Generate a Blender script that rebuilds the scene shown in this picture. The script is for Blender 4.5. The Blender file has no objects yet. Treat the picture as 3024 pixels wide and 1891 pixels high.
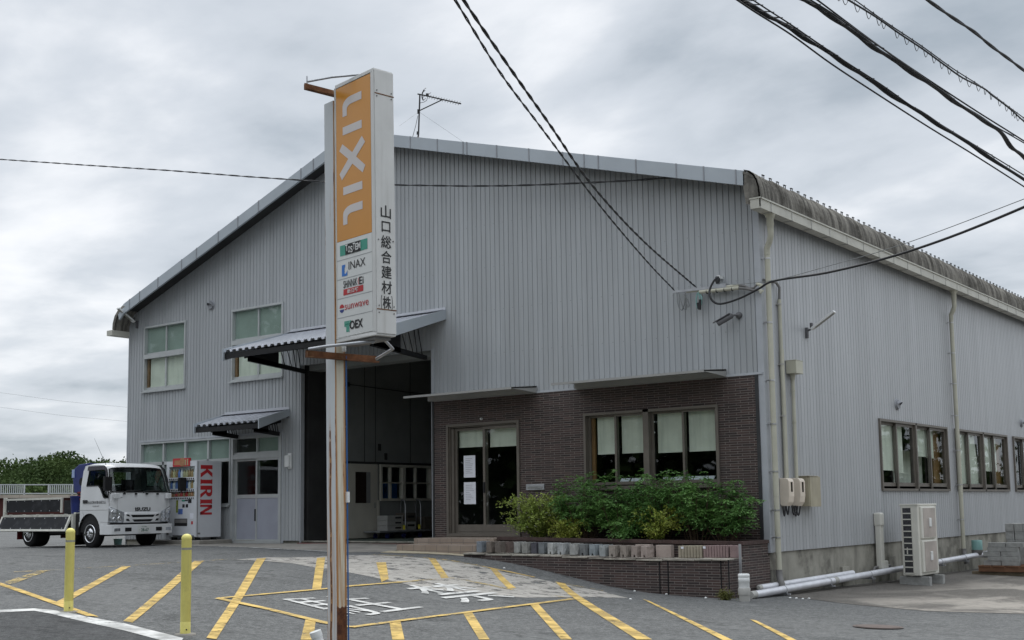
import bpy, bmesh, math, random
import numpy as np
from mathutils import Vector, Matrix
random.seed(7)
R = math.radians
scene = bpy.context.scene
COL = scene.collection

# ------------------------------------------------------------------ camera
CP = np.array([9.31412931, -19.48226857, 0.57975223])
FPX, PPX, PPY = 3567.07, 1512.0, 1104.94
_yaw, _pit, _rol = R(-37.39706761), R(6.28569002), R(-0.80476482)
_f0 = np.array([math.sin(_yaw), math.cos(_yaw), 0.0])
_r0 = np.array([math.cos(_yaw), -math.sin(_yaw), 0.0])
_z = np.array([0, 0, 1.0])
FW = math.cos(_pit) * _f0 + math.sin(_pit) * _z
_u = -math.sin(_pit) * _f0 + math.cos(_pit) * _z
RT = math.cos(_rol) * _r0 + math.sin(_rol) * _u
UP = -math.sin(_rol) * _r0 + math.cos(_rol) * _u
cam_d = bpy.data.cameras.new('camera')
cam = bpy.data.objects.new('camera', cam_d)
COL.objects.link(cam)
cam.matrix_world = Matrix(((RT[0], UP[0], -FW[0], CP[0]), (RT[1], UP[1], -FW[1], CP[1]), (RT[2], UP[2], -FW[2], CP[2]), (0, 0, 0, 1)))
cam_d.sensor_width = 36.0
cam_d.sensor_fit = 'HORIZONTAL'
cam_d.lens = FPX / 3024 * 36
cam_d.shift_y = 159.44 / 3024
cam_d.clip_start = 0.1
cam_d.clip_end = 3000
scene.camera = cam

# ------------------------------------------------------------------ world, sun, exposure
SUN_EL, SUN_AZ = R(62), R(-35)      # azimuth from +Y towards +X
w = bpy.data.worlds.new('World')
scene.world = w
w.use_nodes = True
nt = w.node_tree
nt.nodes.clear()
def wn(t, **k):
    n = nt.nodes.new(t)
    for a, b in k.items():
        setattr(n, a, b)
    return n
def wl(a, b): nt.links.new(a, b)
def wmath(op, a, b=None, clamp=False):
    n = wn('ShaderNodeMath', operation=op, use_clamp=clamp)
    for i, x in enumerate((a, b)):
        if x is None: continue
        if isinstance(x, (int, float)): n.inputs[i].default_value = x
        else: wl(x, n.inputs[i])
    return n.outputs[0]
def wsmooth(x, a, b):
    n = wn('ShaderNodeMapRange', interpolation_type='SMOOTHSTEP')
    wl(x, n.inputs['Value']); n.inputs['From Min'].default_value = a; n.inputs['From Max'].default_value = b
    return n.outputs['Result']
def wmix(f, a, b):
    n = wn('ShaderNodeMix', data_type='RGBA')
    if isinstance(f, float): n.inputs[0].default_value = f
    else: wl(f, n.inputs[0])
    for k, x in ((6, a), (7, b)):
        if isinstance(x, tuple): n.inputs[k].default_value = (*x, 1)
        else: wl(x, n.inputs[k])
    return n.outputs[2]
sky = wn('ShaderNodeTexSky', sky_type='NISHITA', sun_disc=False, sun_elevation=SUN_EL, sun_rotation=SUN_AZ)
tc = wn('ShaderNodeTexCoord')
sep = wn('ShaderNodeSeparateXYZ'); wl(tc.outputs['Generated'], sep.inputs[0])
dz = wmath('MAXIMUM', sep.outputs[2], 0.0)
inv = wmath('DIVIDE', 1.0, wmath('ADD', dz, 0.16))
comb = wn('ShaderNodeCombineXYZ')
wl(wmath('MULTIPLY', sep.outputs[0], inv), comb.inputs[0]); wl(wmath('MULTIPLY', sep.outputs[1], inv), comb.inputs[1])
mp = wn('ShaderNodeMapping'); wl(comb.outputs[0], mp.inputs[0])
mp.inputs['Location'].default_value = (3.1, 1.7, 0.0); mp.inputs['Rotation'].default_value = (0, 0, R(25)); mp.inputs['Scale'].default_value = (0.8, 1.0, 1.0)
n1 = wn('ShaderNodeTexNoise'); wl(mp.outputs[0], n1.inputs['Vector'])
n1.inputs['Scale'].default_value = 2.1; n1.inputs['Detail'].default_value = 10; n1.inputs['Roughness'].default_value = 0.52; n1.inputs['Distortion'].default_value = 0.15
n2 = wn('ShaderNodeTexNoise'); wl(mp.outputs[0], n2.inputs['Vector'])
n2.inputs['Scale'].default_value = 0.55; n2.inputs['Detail'].default_value = 4; n2.inputs['Roughness'].default_value = 0.5
# thicker and thinner parts of the cloud deck, by compass bearing
def lobe(az, el, wid):
    d = Vector((math.sin(R(az)) * math.cos(R(el)), math.cos(R(az)) * math.cos(R(el)), math.sin(R(el))))
    n = wn('ShaderNodeVectorMath', operation='DOT_PRODUCT'); wl(tc.outputs['Generated'], n.inputs[0]); n.inputs[1].default_value = d
    return wsmooth(n.outputs['Value'], math.cos(R(wid)), math.cos(R(wid * .15)))
t = wmath('ADD', wmath('MULTIPLY', n1.outputs['Fac'], 0.74), wmath('MULTIPLY', n2.outputs['Fac'], 0.26))
for az, el, wid, k in ((-57, 19, 17, -0.065), (-48, 25, 8, -0.03), (-29.5, 20, 7, -0.06), (-18, 15, 8, -0.065), (-39, 20, 10, 0.075), (-25, 12, 8, 0.05), (-60, 12, 8, 0.09), (-58, 8.5, 6, 0.05), (-60, 4.5, 5, -0.06)):
    t = wmath('ADD', t, wmath('MULTIPLY', lobe(az, el, wid), k))
ccol = wmix(wsmooth(t, 0.28, 0.50), (0.335, 0.385, 0.435), (0.60, 0.64, 0.69))
ccol = wmix(wsmooth(t, 0.47, 0.62), ccol, (0.83, 0.85, 0.88))
ccol = wmix(wmath('MULTIPLY', wsmooth(t, 0.58, 0.70), 0.8), ccol, (0.98, 0.975, 0.96))
# an overcast dome is brighter overhead than at the horizon
zen = wn('ShaderNodeMix', data_type='RGBA', blend_type='MULTIPLY'); zen.inputs[0].default_value = 1
wl(ccol, zen.inputs[6])
zb = wmath('ADD', 1.0, wmath('MULTIPLY', wsmooth(dz, 0.40, 0.9), 1.5))
zc = wn('ShaderNodeCombineXYZ')
for i in range(3): wl(zb, zc.inputs[i])
wl(zc.outputs[0], zen.inputs[7])
b1 = wn('ShaderNodeBackground'); wl(sky.outputs[0], b1.inputs[0]); b1.inputs[1].default_value = 0.10
b2 = wn('ShaderNodeBackground'); wl(zen.outputs[2], b2.inputs[0]); b2.inputs[1].default_value = 1.0
ms = wn('ShaderNodeMixShader'); ms.inputs[0].default_value = 0.93
wl(b1.outputs[0], ms.inputs[1]); wl(b2.outputs[0], ms.inputs[2])
wo = wn('ShaderNodeOutputWorld'); wl(ms.outputs[0], wo.inputs[0])
sun_d = bpy.data.lights.new('sun', 'SUN'); sun_d.energy = 1.4; sun_d.angle = R(35); sun_d.color = (1.0, 0.96, 0.90)
sun = bpy.data.objects.new('sun', sun_d); COL.objects.link(sun)
sd = Vector((math.sin(SUN_AZ) * math.cos(SUN_EL), math.cos(SUN_AZ) * math.cos(SUN_EL), math.sin(SUN_EL)))
sun.rotation_euler = sd.to_track_quat('Z', 'Y').to_euler()
scene.view_settings.view_transform = 'Standard'
scene.view_settings.look = 'None'
scene.view_settings.exposure = 0.2
scene.view_settings.gamma = 1.0
scene.view_settings.use_curve_mapping = False

# ------------------------------------------------------------------ photo measurements -> points on real planes
def ray(u, v): return FW + RT * ((u - PPX) / FPX) - UP * ((v - PPY) / FPX)
def on(u, v, ax, val):
    d = ray(u, v); return CP + d * ((val - CP[ax]) / d[ax])
def FY(u, v, y=0.0): return on(u, v, 1, y)      # point on a plane parallel to the front wall
def RX(u, v, x=0.0): return on(u, v, 0, x)      # point on a plane parallel to the side wall
def GZ(u, v, z): return on(u, v, 2, z)
def DT(u, v, t): return CP + ray(u, v) * t

# ground height: thin plate spline through surveyed spots
GP = np.array([(-19, 0, -.28), (-15.5, -.2, -.21), (-12.5, 0, -.20), (-10, 0, -.18), (-7.9, -.2, -.20), (-16, -3, -.23), (-18.5, -3, -.24), (-12, -2.6, -.21),
 (-9, -3, -.25), (-7.4, -2.1, -.275), (-4.89, -1.93, -.353), (-4.285, -1.9, -.419), (-3.555, -1.85, -.54), (-2.853, -1.81, -.669), (-2.177, -1.77, -.798),
 (-1.206, -1.72, -.903), (.014, -1.65, -.945), (.3, 0, -1.0), (.9, 5, -1.1), (.8, 10, -1.12), (1.2, 16, -1.18), (6, 8, -1.13), (5.5, -5.7, -.95), (-1.25, -11.36, -.70),
 (-3.89, -11.05, -.60), (.6, -11.1, -.79), (2.5, -10.6, -.84), (9.3, -19.5, -1.0), (9, -10, -.98), (-10, -10.5, -.43), (-20, -8, -.36), (-26, 0, -.33),
 (-30, -10, -.5), (-25, 15, -.4), (-40, 20, -.6), (15, 0, -1.13), (20, 20, -1.2), (20, -20, -1.1), (-15, -25, -.75), (0, -25, -.98), (-8, 20, -.4), (-8, 5, -.5)])
def _phi(r2): return np.where(r2 > 1e-12, 0.5 * r2 * np.log(np.maximum(r2, 1e-12)), 0.0)
_n = len(GP)
_d2 = ((GP[:, None, :2] - GP[None, :, :2]) ** 2).sum(-1)
_A = np.zeros((_n + 3, _n + 3)); _A[:_n, :_n] = _phi(_d2) + np.eye(_n) * 0.02
_P = np.c_[np.ones(_n), GP[:, :2]]; _A[:_n, _n:] = _P; _A[_n:, :_n] = _P.T
_w = np.linalg.solve(_A, np.r_[GP[:, 2], 0, 0, 0])
def gz(x, y):
    x = np.atleast_1d(np.asarray(x, float)); y = np.atleast_1d(np.asarray(y, float))
    d2 = (x[:, None] - GP[None, :, 0]) ** 2 + (y[:, None] - GP[None, :, 1]) ** 2
    z = _phi(d2) @ _w[:_n] + _w[_n] + _w[_n + 1] * x + _w[_n + 2] * y
    z = np.clip(z, -1.3, -0.16)
    far = np.clip((np.hypot(x + 5, y) - 28) / 22, 0, 1); far = far * far * (3 - 2 * far)
    return z * (1 - far) + far * (-0.9)
def g1(x, y): return float(gz(x, y)[0])
def GH(u, v):
    d = ray(u, v); t = 6.0
    lo = None
    while t < 90:
        p = CP + d * t
        if p[2] < g1(p[0], p[1]): break
        lo = t; t += 0.5
    a, b = lo or 5.0, t
    for _ in range(22):
        m = (a + b) / 2; p = CP + d * m
        if p[2] < g1(p[0], p[1]): b = m
        else: a = m
    return CP + d * b

# ------------------------------------------------------------------ materials
MATS = {}
class NB:
    def __init__(s, name):
        s.m = bpy.data.materials.new(name); s.m.use_nodes = True
        s.t = s.m.node_tree; s.t.nodes.clear()
        s.out = s.n('ShaderNodeOutputMaterial'); s.b = s.n('ShaderNodeBsdfPrincipled')
        s.l(s.b.outputs[0], s.out.inputs[0])
        MATS[name] = s.m
        s._geo = None; s._tc = None
    def n(s, t, **k):
        x = s.t.nodes.new(t)
        for a, b in k.items(): setattr(x, a, b)
        return x
    def l(s, a, b): s.t.links.new(a, b)
    def pos(s):
        if not s._geo: s._geo = s.n('ShaderNodeNewGeometry')
        return s._geo.outputs['Position']
    def xyz(s):
        q = s.n('ShaderNodeSeparateXYZ'); s.l(s.pos(), q.inputs[0]); return q.outputs
    def vec(s, scale=(1, 1, 1), src=None):
        q = s.n('ShaderNodeVectorMath', operation='MULTIPLY'); s.l(src or s.pos(), q.inputs[0]); q.inputs[1].default_value = scale
        return q.outputs[0]
    def noise(s, scale=5, detail=4, rough=.55, vec=None, dist=0):
        q = s.n('ShaderNodeTexNoise'); s.l(vec or s.pos(), q.inputs['Vector'])
        q.inputs['Scale'].default_value = scale; q.inputs['Detail'].default_value = detail; q.inputs['Roughness'].default_value = rough; q.inputs['Distortion'].default_value = dist
        return q.outputs['Fac']
    def math(s, op, a, b=None, clamp=False):
        q = s.n('ShaderNodeMath', operation=op, use_clamp=clamp)
        for i, x in enumerate((a, b)):
            if x is None: continue
            if isinstance(x, (int, float)): q.inputs[i].default_value = x
            else: s.l(x, q.inputs[i])
        return q.outputs[0]
    def rng(s, x, a, b, c=0.0, d=1.0):
        q = s.n('ShaderNodeMapRange', interpolation_type='SMOOTHSTEP'); s.l(x, q.inputs['Value'])
        for k, v in (('From Min', a), ('From Max', b), ('To Min', c), ('To Max', d)): q.inputs[k].default_value = v
        return q.outputs['Result']
    def mix(s, f, a, b):
        q = s.n('ShaderNodeMix', data_type='RGBA')
        if isinstance(f, (int, float)): q.inputs[0].default_value = f
        else: s.l(f, q.inputs[0])
        for k, x in ((6, a), (7, b)):
            if isinstance(x, tuple): q.inputs[k].default_value = (*x[:3], 1)
            else: s.l(x, q.inputs[k])
        return q.outputs[2]
    def col(s, c):
        if isinstance(c, tuple): s.b.inputs['Base Color'].default_value = (*c[:3], 1)
        else: s.l(c, s.b.inputs['Base Color'])
    def set(s, rough=.6, metal=0.0, spec=.5):
        if isinstance(rough, (int, float)): s.b.inputs['Roughness'].default_value = rough
        else: s.l(rough, s.b.inputs['Roughness'])
        s.b.inputs['Metallic'].default_value = metal; s.b.inputs['Specular IOR Level'].default_value = spec
    def bump(s, h, strength=.3, dist=.01):
        q = s.n('ShaderNodeBump'); s.l(h, q.inputs['Height']); q.inputs['Strength'].default_value = strength; q.inputs['Distance'].default_value = dist
        s.l(q.outputs[0], s.b.inputs['Normal'])
def sc3(c, k): return tuple(min(1, x * k) for x in c)
def plain(name, c, rough=.55, metal=0.0, var=.12, scale=6, spec=.5, bump=0.0, dirt=None, streak=None):
    s = NB(name)
    v = s.noise(scale, 5)
    o = s.mix(s.rng(v, .3, .7), sc3(c, 1 - var), sc3(c, 1 + var))
    if dirt:
        o = s.mix(s.rng(s.noise(dirt[1], 6, .65), dirt[2], dirt[3], 0, dirt[4] if len(dirt) > 4 else .8), o, dirt[0])
    if streak:
        sv = s.noise(1.0, 5, .6, s.vec((streak[1], streak[1], streak[2])))
        o = s.mix(s.rng(sv, streak[3], streak[4], 0, streak[5] if len(streak) > 5 else .7), o, streak[0])
    s.col(o); s.set(rough, metal, spec)
    if bump: s.bump(s.noise(scale * 6, 4), bump, .01)
    return s.m
M = {}
def P(name, *a, **k): M[name] = plain(name, *a, **k); return M[name]

# asphalt
def asphalt(name, base, light, patch):
    s = NB(name)
    fine = s.noise(34, 4, .75); sp = s.noise(85, 2, .6); big = s.noise(.45, 5, .6); med = s.noise(2.6, 5, .6)
    c = s.mix(s.rng(fine, .3, .72), base, light)
    c = s.mix(s.rng(sp, .58, .70, 0, .55), c, sc3(light, 1.9))
    c = s.mix(s.rng(sp, .30, .44, .55, 0), c, sc3(base, .55))
    c = s.mix(s.rng(big, .42, .66, 0, .6), c, patch)
    c = s.mix(s.rng(med, .55, .75, 0, .35), c, sc3(light, 1.25))
    oil = s.noise(.9, 4, .6, s.vec((1, 1.6, 1)), .4); c = s.mix(s.rng(oil, .60, .72, 0, .55), c, sc3(base, .62))
    track = s.noise(1.0, 3, .5, s.vec((.35, 2.2, 1))); c = s.mix(s.rng(track, .56, .70, 0, .30), c, sc3(base, .8))
    vo = s.n('ShaderNodeTexVoronoi', feature='DISTANCE_TO_EDGE'); vo.inputs['Scale'].default_value = .33
    wv = s.n('ShaderNodeVectorMath', operation='ADD'); s.l(s.pos(), wv.inputs[0])
    nn = s.n('ShaderNodeTexNoise'); nn.inputs['Scale'].default_value = 1.6; nn.inputs['Detail'].default_value = 6; s.l(s.pos(), nn.inputs['Vector'])
    sm = s.n('ShaderNodeVectorMath', operation='SCALE'); sm.inputs['Scale'].default_value = .9; s.l(nn.outputs['Color'], sm.inputs[0]); s.l(sm.outputs[0], wv.inputs[1])
    s.l(wv.outputs[0], vo.inputs['Vector'])
    cr = s.rng(vo.outputs['Distance'], .004, .012, 1, 0)
    cr = s.math('MULTIPLY', cr, s.rng(big, .52, .62, 0, .45))
    c = s.mix(cr, c, sc3(base, .3))
    coarse = s.noise(11, 5, .8); c = s.mix(s.rng(coarse, .36, .50, .5, 0), c, sc3(base, .75)); c = s.mix(s.rng(coarse, .52, .68, 0, .55), c, sc3(light, 1.35))
    s.col(c); s.set(.92, 0, .25)
    s.bump(s.math('ADD', s.math('ADD', fine, sp), coarse), .7, .008)
    M[name] = s.m
asphalt('asphalt', (.058, .060, .060), (.175, .178, .175), (.15, .152, .149))
asphalt('road_asphalt', (.030, .031, .032), (.098, .10, .10), (.075, .076, .077))

def paint(name, c, lo, hi, var=.12, wscale=9.0):
    s = NB(name)
    v = s.noise(7, 4); big = s.noise(1.1, 3)
    s.col(s.mix(s.rng(v, .3, .7), sc3(c, 1 - var), sc3(c, 1 + var * .6))); s.set(.8, 0, .3)
    tr = s.n('ShaderNodeBsdfTransparent'); mx = s.n('ShaderNodeMixShader')
    a = s.math('ADD', s.math('MULTIPLY', s.noise(wscale, 7, .72), .7), s.math('MULTIPLY', big, .3))
    fade = s.rng(s.noise(3.0, 4, .6, s.vec((1, 1, 1))), .36, .62, .55, 1.0)
    s.l(s.math('MULTIPLY', s.rng(a, lo, hi), fade), mx.inputs[0]); s.l(tr.outputs[0], mx.inputs[1]); s.l(s.b.outputs[0], mx.inputs[2])
    s.l(mx.outputs[0], s.out.inputs[0])
    M[name] = s.m
paint('yellow_paint', (.62, .435, .14), .33, .47)
paint('faded_yellow_paint', (.50, .38, .16), .45, .58)
paint('white_paint', (.62, .62, .60), .32, .45)
paint('worn_white_paint', (.55, .55, .53), .41, .52)

def worn_concrete():
    s = NB('worn_concrete')
    st = s.noise(1.0, 7, .7, s.vec((2.2, 7.0, 4.0)), .6); ch = s.noise(9, 6, .7); pit = s.noise(40, 3, .7)
    c = s.mix(s.rng(st, .35, .65), (.30, .285, .26), (.42, .40, .365))
    c = s.mix(s.rng(ch, .54, .66, 0, .75), c, (.17, .165, .16))
    c = s.mix(s.rng(pit, .55, .72, 0, .5), c, (.14, .135, .13))
    s.col(c); s.set(.9, 0, .25); s.bump(s.math('ADD', ch, pit), .6, .01)
    tr = s.n('ShaderNodeBsdfTransparent'); mx = s.n('ShaderNodeMixShader')
    s.l(s.rng(s.noise(3.2, 7, .72), .37, .47), mx.inputs[0]); s.l(tr.outputs[0], mx.inputs[1]); s.l(s.b.outputs[0], mx.inputs[2])
    s.l(mx.outputs[0], s.out.inputs[0]); M['worn_concrete'] = s.m
worn_concrete()
def yard():
    s = NB('yard_concrete')
    st = s.noise(1.0, 7, .65, s.vec((.9, .45, 1)), .5); ch = s.noise(5, 6, .7); fine = s.noise(45, 3, .7)
    x, y, z = s.xyz()[0:3]
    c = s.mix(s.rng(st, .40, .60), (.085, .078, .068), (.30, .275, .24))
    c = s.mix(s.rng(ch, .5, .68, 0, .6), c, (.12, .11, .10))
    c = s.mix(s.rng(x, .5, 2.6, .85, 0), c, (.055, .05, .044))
    c = s.mix(s.rng(fine, .35, .7, 0, .3), c, (.36, .34, .31))
    s.col(c); s.set(.85, 0, .3); s.bump(s.math('ADD', ch, fine), .4, .008); M['yard_concrete'] = s.m
yard()
def siding(name, c, band=0.0):
    s = NB(name)
    st = s.noise(1.0, 5, .6, s.vec((3.0, 3.0, .16))); bl = s.noise(.35, 3)
    o = s.mix(s.rng(st, .32, .7), sc3(c, .88), sc3(c, 1.07))
    o = s.mix(s.rng(bl, .35, .7, 0, .4), o, sc3(c, .88))
    sp = s.noise(14, 3, .7)
    o = s.mix(s.rng(sp, .70, .80, 0, .35), o, sc3(c, .6))
    # rows of fixing screws and the faint runs below them
    x, y, z = s.xyz()[0:3]; h = s.math('ADD', x, y)
    dot = s.math('MULTIPLY', s.math('LESS_THAN', s.math('FRACT', s.math('DIVIDE', s.math('ADD', z, s.math('MULTIPLY', h, .017)), .91)), .019), s.math('LESS_THAN', s.math('FRACT', s.math('DIVIDE', h, .241)), .065))
    o = s.mix(s.math('MULTIPLY', dot, .75), o, sc3(c, .38))
    run = s.noise(1.0, 3, .6, s.vec((9, 9, .35))); o = s.mix(s.rng(run, .60, .74, 0, .45), o, sc3(c, .70))
    s.col(o); s.set(.38, .0, .85); M[name] = s.m
siding('siding', (.37, .388, .402))
siding('side_siding', (.385, .397, .41))
P('trim_metal', (.40, .42, .445), .4, .0, .07, 2, .6, streak=((.26, .27, .28), 5, .3, .6, .8, .4))
P('fascia_metal', (.39, .43, .465), .42, .0, .05, 1.2, .6)
def bricktile():
    s = NB('brick_tile')
    x, y, z = s.xyz()[0:3]
    cb = s.n('ShaderNodeCombineXYZ'); s.l(s.math('ADD', x, y), cb.inputs[0]); s.l(z, cb.inputs[1])
    wob = s.noise(3, 2)
    b = s.n('ShaderNodeTexBrick'); s.l(cb.outputs[0], b.inputs['Vector'])
    b.offset = .37; b.inputs['Scale'].default_value = 1; b.inputs['Brick Width'].default_value = .24; b.inputs['Row Height'].default_value = .043
    b.inputs['Mortar Size'].default_value = .0048; b.inputs['Mortar Smooth'].default_value = .3; b.inputs['Bias'].default_value = -.1
    b.inputs['Color1'].default_value = (.026, .018, .017, 1); b.inputs['Color2'].default_value = (.078, .047, .041, 1); b.inputs['Mortar'].default_value = (.21, .185, .17, 1)
    v = s.noise(4, 5); f = s.noise(60, 3)
    c = s.mix(s.rng(v, .35, .7, 0, .45), b.outputs['Color'], (.055, .042, .040))
    c = s.mix(s.rng(f, .5, .75, 0, .25), c, (.12, .10, .095))
    s.col(c); s.set(.7, 0, .4)
    s.bump(s.math('ADD', s.math('MULTIPLY', b.outputs['Fac'], -1.0), s.math('MULTIPLY', f, .4)), .35, .005); M['brick_tile'] = s.m
bricktile()
P('brick_cap', (.060, .036, .032), .7, 0, .25, 5, .4, .3, dirt=((.11, .09, .08), 18, .5, .7, .5))
def steptile():
    s = NB('step_tile')
    x, y, z = s.xyz()[0:3]
    cb = s.n('ShaderNodeCombineXYZ'); s.l(x, cb.inputs[0]); s.l(s.math('ADD', y, z), cb.inputs[1])
    b = s.n('ShaderNodeTexBrick'); s.l(cb.outputs[0], b.inputs['Vector']); b.offset = 0
    for k, v in (('Scale', 1), ('Brick Width', .30), ('Row Height', .30), ('Mortar Size', .006)): b.inputs[k].default_value = v
    b.inputs['Color1'].default_value = (.25, .195, .155, 1); b.inputs['Color2'].default_value = (.30, .245, .20, 1); b.inputs['Mortar'].default_value = (.15, .13, .11, 1)
    c = s.mix(s.rng(s.noise(6, 5), .4, .7, 0, .4), b.outputs['Color'], (.18, .15, .13))
    s.col(c); s.set(.6, 0, .45); M['step_tile'] = s.m
steptile()
P('beige_paving', (.42, .37, .27), .85, 0, .12, 9, .3, .2, dirt=((.26, .23, .18), 4, .5, .7, .5))
P('coping_stone', (.34, .315, .27), .8, 0, .28, 2.6, .3, .5, dirt=((.16, .15, .13), 7, .48, .66, .7))
P('foundation', (.30, .29, .25), .88, 0, .14, 2.2, .25, .35, dirt=((.10, .095, .08), 1.4, .46, .66, .75), streak=((.12, .115, .10), 2.4, .5, .52, .72, .6))
P('apron_concrete', (.255, .24, .215), .88, 0, .12, 3, .3, .25, dirt=((.15, .145, .135), 1.3, .45, .65, .6))
def slate():
    s = NB('roof_slate')
    st = s.noise(1.0, 7, .68, s.vec((2.0, 7.5, 1.0)), .3); bl = s.noise(2.2, 6, .65); f = s.noise(22, 4, .7)
    c = s.mix(s.rng(st, .38, .64), (.095, .09, .080), (.27, .255, .225))
    c = s.mix(s.rng(bl, .48, .7, 0, .75), c, (.055, .049, .041))
    c = s.mix(s.rng(f, .5, .75, 0, .35), c, (.33, .31, .28))
    s.col(c); s.set(.95, 0, .2); s.bump(s.math('ADD', st, f), .6, .02); M['roof_slate'] = s.m
slate()
P('gutter_plastic', (.50, .49, .43), .5, 0, .06, 3, .45, dirt=((.30, .29, .25), 2.2, .5, .75, .5))
P('pipe_plastic', (.47, .46, .375), .5, 0, .07, 3, .45, streak=((.30, .29, .24), 9, .6, .55, .8, .5))
P('dark_pipe', (.17, .165, .16), .6, 0, .1, 5)
P('steel', (.55, .55, .55), .3, .9, .1, 8)
P('dark_steel', (.035, .036, .038), .6, .2, .2, 6)
P('galvanised', (.42, .43, .45), .45, .6, .12, 6)
P('hood_metal', (.30, .30, .29), .5, .0, .06, 4)
P('canopy_sheet', (.56, .575, .62), .35, .35, .06, 4)
P('silver_pipe', (.72, .73, .77), .38, .35, .08, 4, .5, streak=((.40, .40, .42), 3, 3, .5, .75, .5))
P('window_bronze', (.155, .138, .118), .45, .25, .08, 4)
P('window_alu', (.47, .49, .49), .4, .35, .06, 4)
P('blind_cream', (.66, .67, .59), .85, 0, .06, 3, .25, streak=((.40, .43, .37), 7, .6, .45, .75, .5))
P('frosted_pane', (.30, .36, .325), .25, 0, .10, 1.2, .5)
P('wood_jamb', (.20, .105, .04), .5, 0, .18, 4)
P('white_enamel', (.60, .61, .62), .35, 0, .06, 2.5, .5, dirt=((.42, .42, .42), 1.5, .55, .8, .5))
P('black_rubber', (.012, .012, .013), .75, 0, .2, 8, .3)
P('black_plastic', (.014, .014, .016), .45, 0, .15, 8, .4)
P('interior_wall', (.24, .25, .245), .85, 0, .10, 1.2, .3)
P('interior_door', (.55, .53, .46), .6, 0, .06, 2)
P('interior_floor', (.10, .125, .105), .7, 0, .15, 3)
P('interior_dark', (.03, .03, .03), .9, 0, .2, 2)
P('door_panel', (.30, .315, .37), .5, 0, .06, 2, .45)
P('bollard_yellow', (.74, .67, .20), .5, 0, .05, 5, .45, dirt=((.52, .46, .15), 7, .56, .75, .5), streak=((.50, .45, .18), 22, 1.5, .58, .78, .5))
P('reflector_tape', (.34, .335, .30), .35, .3, .1, 30)
P('pvc_white', (.72, .73, .72), .4, 0, .05, 5, .5, dirt=((.45, .45, .42), 3.5, .5, .75, .45))
P('pvc_grey', (.40, .395, .37), .5, 0, .08, 5)
P('teal_cap', (.20, .37, .35), .5, 0, .08, 5)
P('ac_shell', (.63, .62, .56), .45, 0, .05, 3, .45, streak=((.40, .38, .33), 7, .5, .55, .8, .5))
P('ac_cover', (.42, .375, .34), .55, 0, .14, 2.4, .4)
P('ac_fin', (.06, .06, .065), .5, .5, .3, 30)
P('meter_cream', (.68, .60, .50), .4, 0, .05, 4, .5)
P('meter_box', (.38, .345, .255), .6, 0, .08, 4, .4, streak=((.26, .235, .18), 8, .6, .5, .75, .6))
P('meter_window', (.03, .022, .018), .15, 0, .1, 8)
P('concrete_block', (.32, .325, .315), .9, 0, .14, 8, .25, .4, dirt=((.22, .22, .21), 5, .45, .7, .7))
P('pallet_wood', (.19, .10, .06), .85, 0, .25, 5, .25, .3)
P('old_wood', (.16, .13, .09), .85, 0, .25, 5, .25, .3)
P('soil', (.035, .026, .018), .95, 0, .3, 8, .2, .5)
P('bark', (.085, .06, .04), .9, 0, .25, 12, .2, .4)
P('cardboard', (.42, .42, .40), .8, 0, .08, 5)
P('cardboard_brown', (.13, .115, .095), .8, 0, .1, 5)
P('trolley_blue', (.02, .03, .14), .5, 0, .1, 5)
P('tape_yellow', (.62, .55, .04), .5, 0, .08, 5)
P('paper', (.72, .74, .80), .8, 0, .03, 5)
P('paper_ink', (.36, .37, .41), .8, 0, .05, 5)
P('ink_black', (.012, .012, .013), .6, 0, .1, 5)
P('cable_black', (.012, .012, .014), .55, 0, .15, 10)
P('cable_grey', (.20, .21, .21), .5, 0, .1, 10)
P('camera_grey', (.10, .10, .105), .5, 0, .08, 6)
P('vent_grey', (.27, .28, .30), .5, .2, .08, 6)
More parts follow.
